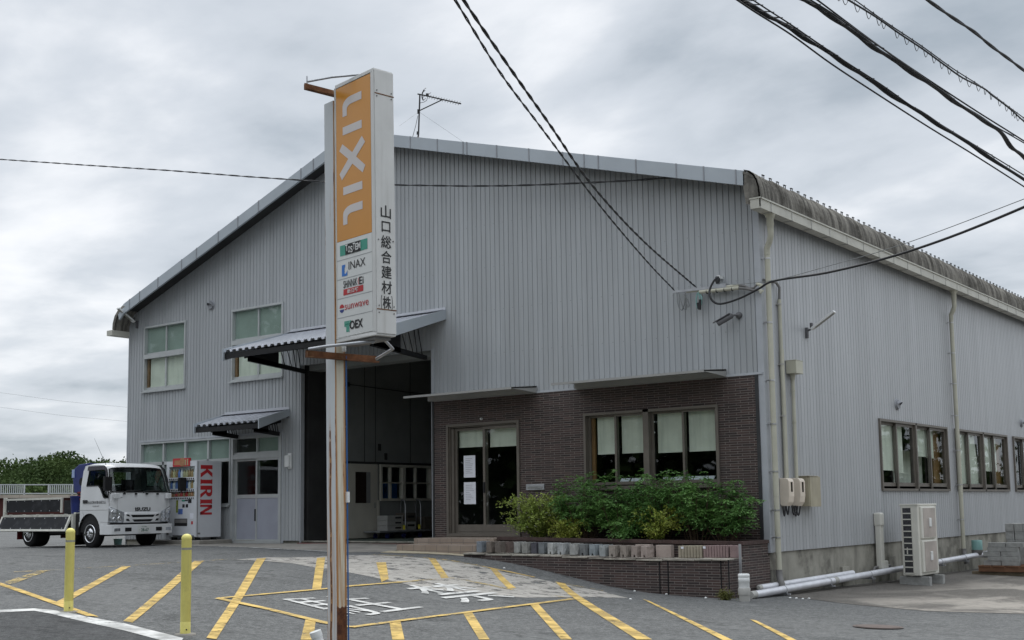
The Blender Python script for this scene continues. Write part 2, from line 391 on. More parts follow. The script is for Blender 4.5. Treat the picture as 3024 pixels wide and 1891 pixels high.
# sign
P('sign_orange', (.60, .265, .045), .25, 0, .03, 1.5, .5)
P('sign_panel_white', (.66, .67, .65), .25, 0, .03, 2, .5, dirt=((.52, .53, .51), 3, .55, .8, .4))
P('sign_letter_white', (.60, .56, .54), .3, 0, .03, 3)
P('sign_frame', (.62, .62, .60), .4, 0, .05, 3, .45, streak=((.45, .44, .41), 9, .5, .5, .78, .6))
P('sign_green', (.045, .30, .215), .35, 0, .04, 5)
P('sign_red', (.45, .02, .025), .35, 0, .04, 5)
P('sign_blue', (.02, .16, .52), .35, 0, .04, 5)
P('sign_navy', (.03, .05, .22), .35, 0, .04, 5)
P('conduit_blue', (.02, .10, .30), .4, 0, .05, 5)
P('sign_line', (.36, .37, .37), .5, 0, .04, 5)
def rusty(name, paintc, thr, edge):
    s = NB(name)
    x, y, z = s.xyz()[0:3]
    tcn = s.n('ShaderNodeTexCoord'); q = s.n('ShaderNodeSeparateXYZ'); s.l(tcn.outputs['Object'], q.inputs[0]); lx, ly, lz = q.outputs[0:3]
    cb = s.n('ShaderNodeCombineXYZ'); s.l(s.math('MULTIPLY', s.math('ADD', lx, ly), 24), cb.inputs[0]); s.l(s.math('MULTIPLY', lz, .8), cb.inputs[1])
    col = s.noise(1.0, 6, .65, cb.outputs[0]); sp = s.noise(9, 6, .7); big = s.noise(1.2, 3)
    rust = s.mix(s.rng(sp, .3, .7), (.050, .015, .008), (.17, .065, .024))
    # rust bleeding from the seams: strongest at the two vertical edges of the side face and low down
    ed = s.math('ABSOLUTE', s.math('SUBTRACT', s.math('DIVIDE', ly, .125), .5))
    ed = s.rng(ed, .22, .5) if edge else s.rng(s.math('ABSOLUTE', s.math('ADD', s.math('DIVIDE', lx, .165), .5)), .40, .5)
    low = s.rng(lz, 3.0, .5, .05 if edge else 0, .40 if edge else .20)
    st = s.math('ADD', s.math('MULTIPLY', col, .85), s.math('ADD', s.math('MULTIPLY', ed, .34 if edge else .12), s.math('MULTIPLY', low, .42)))
    stain = s.mix(s.rng(st, .46, .74, 0, .95), paintc, (.38, .175, .055))
    a = s.math('ADD', s.math('ADD', s.math('MULTIPLY', col, .72), s.math('MULTIPLY', sp, .28)), s.math('MULTIPLY', ed, .10))
    if edge: a = s.math('ADD', a, s.rng(z, -.38, -.47, 0, .5))     # splashed foot of the post has lost its paint
    if not edge:   # one long crack of rust down the middle of the painted face
        wob = s.math('MULTIPLY', s.math('SUBTRACT', s.noise(1.0, 3, .6, s.vec((.2, .2, 2.2))), .5), .05)
        cd = s.math('ABSOLUTE', s.math('ADD', s.math('ADD', lx, .098), wob)); cm = s.math('MULTIPLY', s.rng(cd, .016, .004), s.math('MULTIPLY', s.rng(lz, 2.35, 2.0), s.rng(sp, .36, .52)))
        a = s.math('ADD', a, s.math('MULTIPLY', cm, .5)); stain = s.mix(s.math('MULTIPLY', s.rng(cd, .034, .008), s.rng(lz, 2.35, 1.9)), stain, (.36, .19, .08))
    c = s.mix(s.rng(a, thr, thr + .06), stain, rust)
    s.col(c); s.set(.75, 0, .35); s.bump(s.math('ADD', sp, a), .3, .006); M[name] = s.m
rusty('post_rust', (.62, .58, .47), .62, True)
rusty('post_paint', (.55, .575, .585), .62, False)
P('rust', (.15, .065, .03), .85, 0, .35, 9, .3, .4, dirt=((.30, .20, .10), 5, .5, .7, .7))
# truck
P('truck_white', (.66, .67, .675), .22, 0, .025, 1.5, .6)
P('chrome', (.75, .76, .78), .12, 1.0, .05, 5)
P('lamp_clear', (.42, .44, .46), .12, .6, .35, 14)
P('truck_black', (.010, .010, .011), .6, 0, .2, 6, .35)
P('bed_panel', (.010, .011, .014), .8, 0, .25, 3, .4, dirt=((.05, .05, .055), 4, .5, .7, .6))
P('bed_rim', (.56, .555, .50), .5, 0, .08, 4, .4, dirt=((.33, .31, .27), 5, .5, .7, .6))
P('crane_blue', (.012, .024, .14), .4, 0, .1, 4, .5)
P('crane_pale', (.30, .38, .58), .35, 0, .06, 4, .5)
P('flap_red', (.16, .012, .014), .6, 0, .1, 5)
P('visor_smoke', (.05, .045, .055), .2, 0, .1, 5)
P('plate_white', (.62, .63, .61), .5, 0, .03, 8)
P('plate_green', (.03, .10, .07), .5, 0, .05, 8)
P('vend_white', (.60, .62, .65), .35, 0, .04, 2, .5, dirt=((.47, .48, .50), 2, .5, .8, .5))
P('vend_red', (.46, .025, .03), .4, 0, .05, 4)
P('vend_back', (.10, .17, .28), .5, 0, .3, 2)
P('amber', (.30, .20, .09), .4, 0, .3, 6)
P('pale_yellow', (.45, .42, .24), .4, 0, .2, 6)
P('bottle_blue', (.08, .15, .40), .35, 0, .2, 6)
P('bottle_white', (.60, .62, .64), .35, 0, .15, 6)
P('bottle_orange', (.36, .17, .08), .35, 0, .2, 6)
P('bridge_rail', (.44, .46, .47), .6, 0, .08, .5, .4)
P('bridge_beam', (.36, .32, .27), .8, 0, .15, .35, .3, streak=((.22, .17, .14), .4, .1, .5, .7, .7))
P('bridge_girder', (.06, .017, .014), .7, 0, .15, .4, .3)
def glass(name, tint=(.9, .95, .93), base=.055):
    s = NB(name); s.t.nodes.remove(s.b)
    tr = s.n('ShaderNodeBsdfTransparent'); tr.inputs[0].default_value = (*tint, 1)
    gl = s.n('ShaderNodeBsdfGlossy'); gl.inputs['Roughness'].default_value = .015; gl.inputs[0].default_value = (.9, .93, .95, 1)
    ge = s.n('ShaderNodeNewGeometry'); dp = s.n('ShaderNodeVectorMath', operation='DOT_PRODUCT'); s.l(ge.outputs['Incoming'], dp.inputs[0]); s.l(ge.outputs['Normal'], dp.inputs[1])
    fz_ = s.math('POWER', s.math('SUBTRACT', 1.0, s.math('ABSOLUTE', dp.outputs['Value']), True), 5.0)
    wv = s.n('ShaderNodeBump'); s.l(s.noise(1.1, 2), wv.inputs['Height']); wv.inputs['Strength'].default_value = .04; wv.inputs['Distance'].default_value = .05
    s.l(wv.outputs[0], gl.inputs['Normal'])
    mx = s.n('ShaderNodeMixShader'); s.l(s.math('ADD', s.math('MULTIPLY', fz_, .9), base, True), mx.inputs[0])
    s.l(tr.outputs[0], mx.inputs[1]); s.l(gl.outputs[0], mx.inputs[2]); s.l(mx.outputs[0], s.out.inputs[0]); M[name] = s.m
glass('window_glass'); glass('truck_glass', (.30, .36, .34), .07)
def leaf(name, a, b, rough=.5, trans=.25, scale=1.5):
    s = NB(name)
    v = s.noise(scale, 3); h = s.noise(38, 2, .6)
    c = s.mix(s.rng(v, .32, .68), a, b)
    c = s.mix(s.rng(h, .42, .68, 0, .7), c, sc3(b, 1.45))
    c = s.mix(s.rng(h, .42, .26, 0, .6), c, sc3(a, .6))
    s.col(c); s.set(rough, 0, .4)
    tl = s.n('ShaderNodeBsdfTranslucent'); s.l(c, tl.inputs[0]); mx = s.n('ShaderNodeMixShader'); mx.inputs[0].default_value = trans
    s.l(s.b.outputs[0], mx.inputs[1]); s.l(tl.outputs[0], mx.inputs[2]); s.l(mx.outputs[0], s.out.inputs[0]); M[name] = s.m; s.b.inputs['Specular IOR Level'].default_value = .12 if 'forest' in name else .4
leaf('leaf_nandina', (.06, .15, .04), (.15, .29, .08))
leaf('leaf_abelia', (.16, .24, .045), (.34, .41, .10))
leaf('leaf_privet', (.20, .27, .04), (.34, .37, .075))
leaf('leaf_forest', (.018, .036, .012), (.055, .085, .025), .85, .15, .09)
leaf('leaf_weed', (.10, .12, .03), (.17, .16, .05))
P('petal', (.75, .74, .70), .6, 0, .05, 9)

# ------------------------------------------------------------------ mesh helpers
ORG = {}
class MB:
    def __init__(s): s.v = []; s.f = []; s.mi = []; s.sm = []
    def add(s, vs, fs, m=0, smooth=False):
        k = len(s.v); s.v += [tuple(float(c) for c in p) for p in vs]
        for f in fs: s.f.append([k + i for i in f]); s.mi.append(m); s.sm.append(smooth)
        return s
    def box(s, x0, x1, y0, y1, z0, z1, m=0):
        vs = [(x, y, z) for z in (z0, z1) for y in (y0, y1) for x in (x0, x1)]
        return s.add(vs, [(0, 2, 3, 1), (4, 5, 7, 6), (0, 1, 5, 4), (2, 6, 7, 3), (0, 4, 6, 2), (1, 3, 7, 5)], m)
    def obox(s, c, ex, ey, ez, m=0):
        c, ex, ey, ez = (np.array(q, float) for q in (c, ex, ey, ez))
        vs = [c + a * ex + b * ey + d * ez for d in (-1, 1) for b in (-1, 1) for a in (-1, 1)]
        return s.add(vs, [(0, 2, 3, 1), (4, 5, 7, 6), (0, 1, 5, 4), (2, 6, 7, 3), (0, 4, 6, 2), (1, 3, 7, 5)], m)
    def quad(s, a, b, c, d, m=0): return s.add([a, b, c, d], [(0, 1, 2, 3)], m)
    def prism(s, poly, vec, m=0):
        n = len(poly); vec = np.array(vec, float)
        vs = [np.array(p, float) for p in poly]; vs += [p + vec for p in vs[:n]]
        fs = [tuple(range(n))[::-1], tuple(range(n, 2 * n))] + [(i, (i + 1) % n, n + (i + 1) % n, n + i) for i in range(n)]
        return s.add(vs, fs, m)
    def cyl(s, p0, p1, r0, r1=None, n=12, m=0, caps=True):
        if r1 is None: r1 = r0
        p0, p1 = np.array(p0, float), np.array(p1, float); d = p1 - p0; d /= np.linalg.norm(d)
        a = np.cross(d, (0, 0, 1.0) if abs(d[2]) < .9 else (1.0, 0, 0)); a /= np.linalg.norm(a); b = np.cross(d, a)
        vs = []
        for p, r in ((p0, r0), (p1, r1)):
            for i in range(n): t = 2 * math.pi * i / n; vs.append(p + r * (a * math.cos(t) + b * math.sin(t)))
        s.add(vs, [(i, (i + 1) % n, n + (i + 1) % n, n + i) for i in range(n)], m, True)
        if caps: s.add(vs[:n], [tuple(range(n))[::-1]], m); s.add(vs[n:], [tuple(range(n))], m)
        return s
    def tube(s, pts, r, n=8, m=0, caps=True):
        pts = [np.array(p, float) for p in pts]; N = len(pts); vs = []; prev = None
        for i, p in enumerate(pts):
            d = pts[min(i + 1, N - 1)] - pts[max(i - 1, 0)]; d /= np.linalg.norm(d) + 1e-12
            if prev is None: a = np.cross(d, (0, 0, 1.0) if abs(d[2]) < .9 else (1.0, 0, 0))
            else: a = prev - d * (prev @ d)
            a /= np.linalg.norm(a) + 1e-12; prev = a; b = np.cross(d, a)
            rr = r[i] if isinstance(r, (list, tuple)) else r
            for k in range(n): t = 2 * math.pi * k / n; vs.append(p + rr * (a * math.cos(t) + b * math.sin(t)))
        fs = [(i * n + k, i * n + (k + 1) % n, (i + 1) * n + (k + 1) % n, (i + 1) * n + k) for i in range(N - 1) for k in range(n)]
        s.add(vs, fs, m, True)
        if caps: s.add(vs[:n], [tuple(range(n))[::-1]], m); s.add(vs[-n:], [tuple(range(n))], m)
        return s
    def lathe(s, prof, c, n=20, m=0, ax=None):
        # prof: (radius, height) along axis ax from c
        c = np.array(c, float); d = np.array(ax if ax is not None else (0, 0, 1), float); d /= np.linalg.norm(d)
        a = np.cross(d, (0, 0, 1.0) if abs(d[2]) < .9 else (1.0, 0, 0)); a /= np.linalg.norm(a); b = np.cross(d, a); vs = []
        for r, h in prof:
            for k in range(n): t = 2 * math.pi * k / n; vs.append(c + d * h + r * (a * math.cos(t) + b * math.sin(t)))
        fs = [(i * n + k, i * n + (k + 1) % n, (i + 1) * n + (k + 1) % n, (i + 1) * n + k) for i in range(len(prof) - 1) for k in range(n)]
        s.add(vs, fs, m, True)
        s.add(vs[:n], [tuple(range(n))[::-1]], m); s.add(vs[-n:], [tuple(range(n))], m)
        return s
    def build(s, name, mats, parent=None, bevel=0, local=False, org=None, seg=2):
        me = bpy.data.meshes.new(name); o = bpy.data.objects.new(name, me); COL.objects.link(o)
        org = np.zeros(3) if local else (np.array(org, float) if org is not None else (ORG[parent.name] if parent else np.zeros(3)))
        if parent is None and not local: o.location = org
        me.from_pydata([tuple(np.array(p) - org) for p in s.v], [], s.f)
        for m in (mats if isinstance(mats, (list, tuple)) else [mats]): me.materials.append(M[m] if isinstance(m, str) else m)
        me.polygons.foreach_set('material_index', s.mi); me.polygons.foreach_set('use_smooth', s.sm)
        bm = bmesh.new(); bm.from_mesh(me)
        if bevel:
            bmesh.ops.remove_doubles(bm, verts=bm.verts, dist=1e-5)
        bmesh.ops.recalc_face_normals(bm, faces=bm.faces)
        if bevel:
            es = [e for e in bm.edges if len(e.link_faces) == 2 and e.calc_face_angle(0) > .5]
            bmesh.ops.bevel(bm, geom=es, offset=bevel, segments=seg, profile=.6, affect='EDGES', clamp_overlap=True)
        bm.to_mesh(me); bm.free()
        if parent: o.parent = parent
        ORG[o.name] = org
        return o
def tag(o, label, cat, group=None, kind=None):
    if label: o['label'] = label
    if cat: o['category'] = cat
    if group: o['group'] = group
    if kind: o['kind'] = kind
    return o
def thing(name, label, cat, loc, group=None):
    o = bpy.data.objects.new(name, None); COL.objects.link(o); o.location = loc; o.empty_display_size = .2
    ORG[o.name] = np.array(loc, float)
    return tag(o, label, cat, group)
def struct(o): o['kind'] = 'structure'; return o
def text(body, size, c, ex, ey, mat, name, parent, bold=0.0, depth=.002, squeeze=1.0, local=False, fit=None):
    """lettering centred on c, reading along ex, upright along ey; fit = (width, height)"""
    cu = bpy.data.curves.new('t', 'FONT'); cu.body = body; cu.size = 1; cu.offset = bold; cu.extrude = 0; cu.resolution_u = 3
    to = bpy.data.objects.new('t', cu); COL.objects.link(to)
    me0 = to.evaluated_get(bpy.context.evaluated_depsgraph_get()).to_mesh()
    vs = np.array([v.co[:] for v in me0.vertices]); fs = [list(p.vertices) for p in me0.polygons]
    to.evaluated_get(bpy.context.evaluated_depsgraph_get()).to_mesh_clear()
    bpy.data.objects.remove(to); bpy.data.curves.remove(cu)
    lo, hi = vs.min(0), vs.max(0); mid = (lo + hi) / 2
    if fit: kx, ky = fit[0] / (hi[0] - lo[0]), fit[1] / (hi[1] - lo[1])
    else: ky = size; kx = size * squeeze
    ex, ey, c = (np.array(q, float) for q in (ex, ey, c)); ex /= np.linalg.norm(ex); ey /= np.linalg.norm(ey); nrm = np.cross(ex, ey)
    b = MB(); b.add([c + ex * (v[0] - mid[0]) * kx + ey * (v[1] - mid[1]) * ky + nrm * depth for v in vs], fs)
    return b.build(name, mat, parent, local=local)
def lerp(a, b, t): return np.array(a, float) * (1 - t) + np.array(b, float) * t
def sagpts(a, b, sag, n=24, wob=0.0, seed=1):
    rr = random.Random(seed); a, b = np.array(a, float), np.array(b, float); out = []
    for i in range(n + 1):
        t = i / n; p = a * (1 - t) + b * t; p[2] -= sag * 4 * t * (1 - t)
        if wob and 0 < i < n: p += np.array([rr.uniform(-wob, wob) for _ in range(3)])
        out.append(p)
    return out
def through(pix, n=40):
    """smooth curve through (u, v, distance) spots of a hanging cable"""
    pts = [DT(*p) for p in pix]
    if len(pts) == 2: return sagpts(pts[0], pts[1], 0, n)
    out = []; ext = [2 * pts[0] - pts[1]] + pts + [2 * pts[-1] - pts[-2]]
    per = max(2, n // (len(pts) - 1))
    for i in range(1, len(ext) - 2):
        p0, p1, p2, p3 = ext[i - 1:i + 3]
        for k in range(per):
            t = k / per
            out.append(.5 * ((2 * p1) + (-p0 + p2) * t + (2 * p0 - 5 * p1 + 4 * p2 - p3) * t * t + (-p0 + 3 * p1 - 3 * p2 + p3) * t ** 3))
    out.append(pts[-1]); return out

# ================================================================== GROUND
def axis(fine0, fine1, step, far):
    a = list(np.arange(fine0, fine1 + 1e-6, step)); d = step; x = fine1
    while x < far: d *= 1.35; x += d; a.append(x)
    d = step; x = fine0; b = []
    while x > -far: d *= 1.35; x -= d; b.append(x)
    return np.array(b[::-1] + a)
gx, gy = axis(-21, 11, .4, 1500), axis(-21, 18, .4, 1500)
GXX, GYY = np.meshgrid(gx, gy, indexing='ij')
GZZ = gz(GXX.ravel(), GYY.ravel())
nx, ny = len(gx), len(gy)
b = MB(); b.add(list(zip(GXX.ravel(), GYY.ravel(), GZZ)), [(i * ny + j, (i + 1) * ny + j, (i + 1) * ny + j + 1, i * ny + j + 1) for i in range(nx - 1) for j in range(ny - 1)], 0, True)
struct(b.build('ground', 'asphalt'))

def drape(b, a, bb, c, d, off, m=0, step=.3):
    a, bb, c, d = (np.array(p[:2], float) for p in (a, bb, c, d))
    nu = max(1, int(max(np.linalg.norm(bb - a), np.linalg.norm(c - d)) / step)); nv = max(1, int(max(np.linalg.norm(d - a), np.linalg.norm(c - bb)) / step))
    xy = []
    for i in range(nu + 1):
        for j in range(nv + 1):
            s, t = i / nu, j / nv; xy.append((a * (1 - s) + bb * s) * (1 - t) + (d * (1 - s) + c * s) * t)
    xy = np.array(xy); z = gz(xy[:, 0], xy[:, 1]) + off
    b.add(np.c_[xy, z], [(i * (nv + 1) + j, (i + 1) * (nv + 1) + j, (i + 1) * (nv + 1) + j + 1, i * (nv + 1) + j + 1) for i in range(nu) for j in range(nv)], m)
def line_on_ground(b, pts, wdt, off, m=0):
    pts = [np.array(p[:2], float) for p in pts]
    for p, q in zip(pts, pts[1:]):
        d = (q - p) / np.linalg.norm(q - p); n = np.array([-d[1], d[0]]) * wdt / 2
        drape(b, p + n, q + n, q - n, p - n, off, m)
def patch(poly, off, name, mat, step=.45):
    bm = bmesh.new(); vs = [bm.verts.new((p[0], p[1], 0)) for p in poly]
    f = bm.faces.new(vs); bmesh.ops.triangulate(bm, faces=[f])
    for _ in range(7):
        es = [e for e in bm.edges if e.calc_length() > step]
        if not es: break
        bmesh.ops.subdivide_edges(bm, edges=es, cuts=1); bmesh.ops.triangulate(bm, faces=bm.faces[:])
    xy = np.array([(v.co.x, v.co.y) for v in bm.verts]); z = gz(xy[:, 0], xy[:, 1]) + off
    bm.verts.index_update()
    b = MB(); b.add(np.c_[xy, z], [[v.index for v in f.verts] for f in bm.faces], 0, True); bm.free()
    return struct(b.build(name, mat))
def c7(x, y): return (x * .45492, 1550 + y * .45466)
def c8(x, y): return (900 + x * .41356, 1600 + y * .41335)
H = lambda p: GH(*p)

# darker carriageway in front of the forecourt, its edge under the white line
road_edge = [H(c7(*p)) for p in ((-900, 560), (-300, 562), (0, 566), (220, 556), (400, 580), (560, 622), (780, 665), (980, 712), (1190, 750))]
ex2 = [tuple(road_edge[-1][:2]), (0.4, -12.2), (2.2, -12.6), (5, -13.2), (12, -14.5), (26, -17)]
patch([tuple(p[:2]) for p in road_edge[:-1]] + ex2 + [(26, -30), (-10, -30), (-24, -18)], .004, 'road', 'road_asphalt', 1.2)
b = MB()
wl_pts = [((0, 557), (0, 573)), ((220, 548), (220, 563)), ((330, 557), (330, 582)), ((450, 577), (450, 612)), ((560, 601), (560, 638)), ((800, 644), (800, 690)), ((1000, 694), (1000, 744)), ((1190, 742), (1160, 785))]
for (p0, q0), (p1, q1) in zip(wl_pts, wl_pts[1:]): drape(b, H(c7(*p0)), H(c7(*p1)), H(c7(*q1)), H(c7(*q0)), .009)
e0, e1 = H(c7(-700, 558)), H(c7(-700, 582)); drape(b, e0, H(c7(0, 555)), H(c7(0, 577)), e1, .009)
struct(b.build('white_road_edge_line', 'white_paint'))

# worn concrete skin on the forecourt ramp
pp = [c7(1530, 228), c7(1720, 214), c8(0, 112), c8(300, 100), c8(490, 97), c8(900, 124), c8(1310, 190), c8(1640, 262), c8(1830, 300), c8(2130, 358), c8(2310, 404),
      c8(1960, 398), c8(1560, 402), c8(1270, 372), c8(1000, 352), c8(820, 330), c8(690, 297), c8(500, 258), c8(300, 218), c8(150, 192), c7(2100, 292), c7(1900, 252), c7(1700, 236)]
patch([tuple(H(p)[:2]) for p in pp], .004, 'worn_concrete_patch', 'worn_concrete', .4)

# yellow hatching
b = MB(); fb = MB()
def q7(*p, bb=None, fn=c7): drape(bb or b, *[H(fn(*q)) for q in p], .009)
q7((0, 380), (640, 603), (590, 597), (0, 393))
q7((0, 378), (640, 600), (560, 596), (0, 398))
q7((22, 378), (250, 302), (325, 298), (72, 393), bb=fb)
q7((365, 505), (790, 275), (850, 272), (410, 520))
q7((800, 630), (1262, 238), (1325, 237), (860, 640))
q7((1340, 740), (1670, 222), (1728, 218), (1405, 748))
q7((2026, 424), (2058, 218), (2112, 214), (2084, 420))
c8l = [((510, 152), (548, 292), (600, 270), (580, 150)), ((880, 120), (975, 265), (1030, 262), (930, 124)), ((1320, 190), (1455, 340), (1510, 335), (1368, 198)),
       ((1795, 293), (2370, 704), (2480, 704), (1856, 300)), ((1610, 456), (1830, 704), (1910, 704), (1666, 446)), ((1130, 515), (1245, 704), (1320, 704), (1195, 508)),
       ((604, 574), (625, 706), (712, 706), (682, 565)), ((5, 562), (-30, 706), (60, 706), (80, 560))]
for q in c8l: q7(*q, fn=c8)
def cr(x, y): return (2100 + x * .38213, 1500 + y * .38221)
drape(b, *[H(p) for p in ((1898, 1771), (2138, 1895), (2168, 1895), (1916, 1776))], .009)
drape(b, *[H(p) for p in ((2214, 1831), (2330, 1895), (2356, 1895), (2232, 1834))], .009)
def qline(pts, wd, bb): line_on_ground(bb, [H(p) for p in pts], wd, .014)
qline([c7(1415, 483), c7(2110, 421), c8(350, 320), c8(690, 293)], .10, b)
qline([c8(690, 293), c8(1050, 263), c8(1300, 310), c8(1480, 350)], .09, fb)
qline([c7(1415, 483), c7(1720, 548), c7(2110, 643), c8(330, 618)], .11, b)
qline([c8(330, 618), c8(1130, 515), c8(1640, 450), c8(1915, 415)], .10, b)
qline([c8(1780, 390), c8(1915, 415)], .09, fb)
qline([c7(90, 311), c7(330, 300), c7(830, 270), c7(1180, 248), c7(1530, 226)], .075, fb)
qline([c8(490, 97), c8(880, 121), c8(1310, 190)], .08, fb)
qline([c8(1310, 190), c8(1480, 224), c8(1640, 259)], .08, b)
qline([c8(1790, 292), c8(1960, 325), c8(2130, 356)], .06, fb)
struct(b.build('yellow_hatching', 'yellow_paint')); struct(fb.build('faded_yellow_hatching', 'faded_yellow_paint'))

# white characters painted in the box (no parking)
b = MB()
def glyph_on_ground(ch, tl, tr, br, bl, bold):
    cu = bpy.data.curves.new('t', 'FONT'); cu.body = ch; cu.size = 1; cu.offset = bold; cu.resolution_u = 3
    to = bpy.data.objects.new('t', cu); COL.objects.link(to); ev = to.evaluated_get(bpy.context.evaluated_depsgraph_get()); m0 = ev.to_mesh()
    bm = bmesh.new(); bm.from_mesh(m0); bmesh.ops.triangulate(bm, faces=bm.faces); ev.to_mesh_clear(); bpy.data.objects.remove(to); bpy.data.curves.remove(cu)
    vs = np.array([v.co[:2] for v in bm.verts]); bm.verts.index_update(); lo, hi = vs.min(0), vs.max(0); s = ((vs - lo) / (hi - lo)); q = [np.array(H(c8(*p))[:2]) for p in (tl, tr, br, bl)]
    xy = np.array([(q[0] * (1 - a) + q[1] * a) * t + (q[3] * (1 - a) + q[2] * a) * (1 - t) for a, t in s]); z = gz(xy[:, 0], xy[:, 1]) + .013
    b.add(np.c_[xy, z], [[v.index for v in f.verts] for f in bm.faces]); bm.free()
glyph_on_ground('禁', (655, 326), (1040, 296), (1545, 402), (1140, 448), .004); glyph_on_ground('駐', (-215, 412), (335, 388), (870, 478), (330, 552), -.004)
struct(b.build('white_road_lettering', 'white_paint'))

# concrete apron before the left half of the front, beige paving under the steps, side yard
patch([(-18.6, -.05), (-14, -.05), (-7.38, -.05), (-7.38, -1.9), (-7.9, -2.35), (-9.6, -2.35), (-12, -1.95), (-15, -1.6), (-18.6, -1.5)], .004, 'apron', 'apron_concrete')
b = MB(); line_on_ground(b, [(-13.5, -1.92), (-12, -2.1), (-9.6, -2.5), (-7.9, -2.5)], .07, .012); struct(b.build('white_apron_line', 'worn_white_paint'))
patch([tuple(H(p)[:2]) for p in ((1122, 1633), (1200, 1630), (1290, 1635), (1369, 1643), (1373, 1632))] + [(-5.3, -1.5), (-7.2, -1.5), (-7.45, -1.7)], .006, 'paving', 'beige_paving')
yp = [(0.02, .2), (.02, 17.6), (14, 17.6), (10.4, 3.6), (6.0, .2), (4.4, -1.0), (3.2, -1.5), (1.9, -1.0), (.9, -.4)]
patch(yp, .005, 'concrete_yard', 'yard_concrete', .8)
P('manhole_iron', (.11, .085, .075), .7, .2, .15, 20)
b = MB(); c = H(cr(1290, 925)); n = 28
ring = lambda r: [(c[0] + r * math.cos(2 * math.pi * i / n), c[1] + r * math.sin(2 * math.pi * i / n)) for i in range(n)]
rv = [(x, y, g1(x, y) + .012) for x, y in ring(.30)]
b.add(rv, [tuple(range(n))]); rv2 = [(x, y, g1(x, y) + .016) for x, y in ring(.26)]; b.add(rv2, [tuple(range(n))])
tag(b.build('manhole_cover', 'manhole_iron', org=(c[0], c[1], g1(c[0], c[1]))), 'round rusty manhole cover in the asphalt in front of the air conditioner', 'manhole cover')

# ================================================================== FAR BACKGROUND
# wooded hill beyond the viaduct
FD = np.array([math.sin(R(-57.5)), math.cos(R(-57.5))]); FS = np.array([FD[1], -FD[0]])
def hill_h(s, d):
    k = math.exp(-((d - 285) / 55.0) ** 2)
    prof = 8.8 + 2.8 * math.exp(-((s + 2) / 5.0) ** 2) + 1.5 * math.exp(-((s + 11) / 4.0) ** 2) + 1.6 * math.exp(-((s - 13) / 4.0) ** 2)
    return -1 + k * prof * .82
b = MB(); ns, nd = 60, 14
pts = []
for i in range(ns + 1):
    for j in range(nd + 1):
        s_ = -170 + 340 * i / ns; d_ = 190 + 200 * j / nd; q = CP[:2] + FD * d_ + FS * s_; pts.append((q[0], q[1], hill_h(s_, d_) - .9))
b.add(pts, [(i * (nd + 1) + j, (i + 1) * (nd + 1) + j, (i + 1) * (nd + 1) + j + 1, i * (nd + 1) + j + 1) for i in range(ns) for j in range(nd)], 0, True)
struct(b.build('hill', 'soil'))
rr = random.Random(11); b = MB(); vs = []; fs = []
for k in range(430):
    s_ = rr.uniform(-28, 26); d_ = rr.uniform(206, 300); q = CP[:2] + FD * d_ + FS * s_
    h = hill_h(s_, d_); rad = rr.choice((1.4, 2.2, 2.8, 3.6, 4.4)) * rr.uniform(.8, 1.15); cz = h + rad * .55
    if abs(s_ - 20) < 9 and rr.random() < .35: cz += 1.0
    squash = rr.uniform(.6, .95)
    for _ in range(int(60 * rad * rad / 2.6)):
        t, p = rr.uniform(0, 6.283), math.acos(rr.uniform(-.5, 1)); r_ = rad * rr.uniform(.70, 1.0) * (1 + .18 * math.sin(3 * t + k) * math.sin(2.3 * p + k))
        c = np.array([q[0] + r_ * math.sin(p) * math.cos(t), q[1] + r_ * math.sin(p) * math.sin(t), cz + squash * r_ * math.cos(p)])
        e1 = np.array([rr.gauss(0, 1) for _ in range(3)]); e1 /= np.linalg.norm(e1); e2 = np.array([rr.gauss(0, 1), rr.gauss(0, 1), rr.gauss(0, .6)]); e2 -= e1 * (e1 @ e2); e2 /= np.linalg.norm(e2)
        L = rr.uniform(.16, .42); n0 = len(vs); vs += [c + e1 * L, c + e2 * L * .7, c - e1 * L, c - e2 * L * .7]; fs.append((n0, n0 + 1, n0 + 2, n0 + 3))
b.add(vs, fs)
tag(b.build('wood', 'leaf_forest'), 'dark green wood covering the low hill behind the truck and viaduct', 'trees', kind='stuff')

# road viaduct with a white railing
VD = 118.0
va, vb = DT(-260, 1452, VD), DT(372, 1449, VD * 1.10)
vdir = vb - va; vdir[2] = 0; vl = np.linalg.norm(vdir); vdir /= vl; vn = np.array([-vdir[1], vdir[0], 0])
br = thing('viaduct', 'far road viaduct with a white railing crossing behind the truck bed', 'viaduct', va)
px = VD / FPX
def vz(v): return DT(60, v, VD)[2]
z_top, z_rb, z_beam0, z_beam1 = vz(1426), vz(1455), vz(1459), vz(1469)
def vbox(bb, s0, s1, d0, d1, z0, z1):
    c = va + vdir * (s0 + s1) / 2 + vn * (d0 + d1) / 2; c[2] = (z0 + z1) / 2
    bb.obox(c, vdir * (s1 - s0) / 2, vn * (d1 - d0) / 2, (0, 0, (z1 - z0) / 2))
bb = MB(); vbox(bb, -40, vl + 30, 0, 7, z_beam1, z_beam0)
for i in range(14): vbox(bb, -40 + i * 5, -39.85 + i * 5, -.06, .02, z_beam1, z_beam0 - .01)
bb.build('deck', 'bridge_beam', br)
bb = MB(); vbox(bb, -40, vl + 30, .5, 6.4, z_beam1 - 2.6, z_beam1 - .01); bb.build('girder', 'bridge_girder', br)
bb = MB(); vbox(bb, -40, vl + 30, .1, .22, z_top - .10, z_top); vbox(bb, -40, vl + 30, .1, .2, z_rb - .06, z_rb + .05)
for i in range(30): vbox(bb, -40 + i * 2.4, -39.86 + i * 2.4, .1, .24, z_beam0, z_top - .1)
i = 0; s_ = -40
while s_ < vl + 30:
    if (i // 12) % 2 == 0: vbox(bb, s_, s_ + .085, .13, .18, z_rb + .05, z_top - .1)
    s_ += .20; i += 1
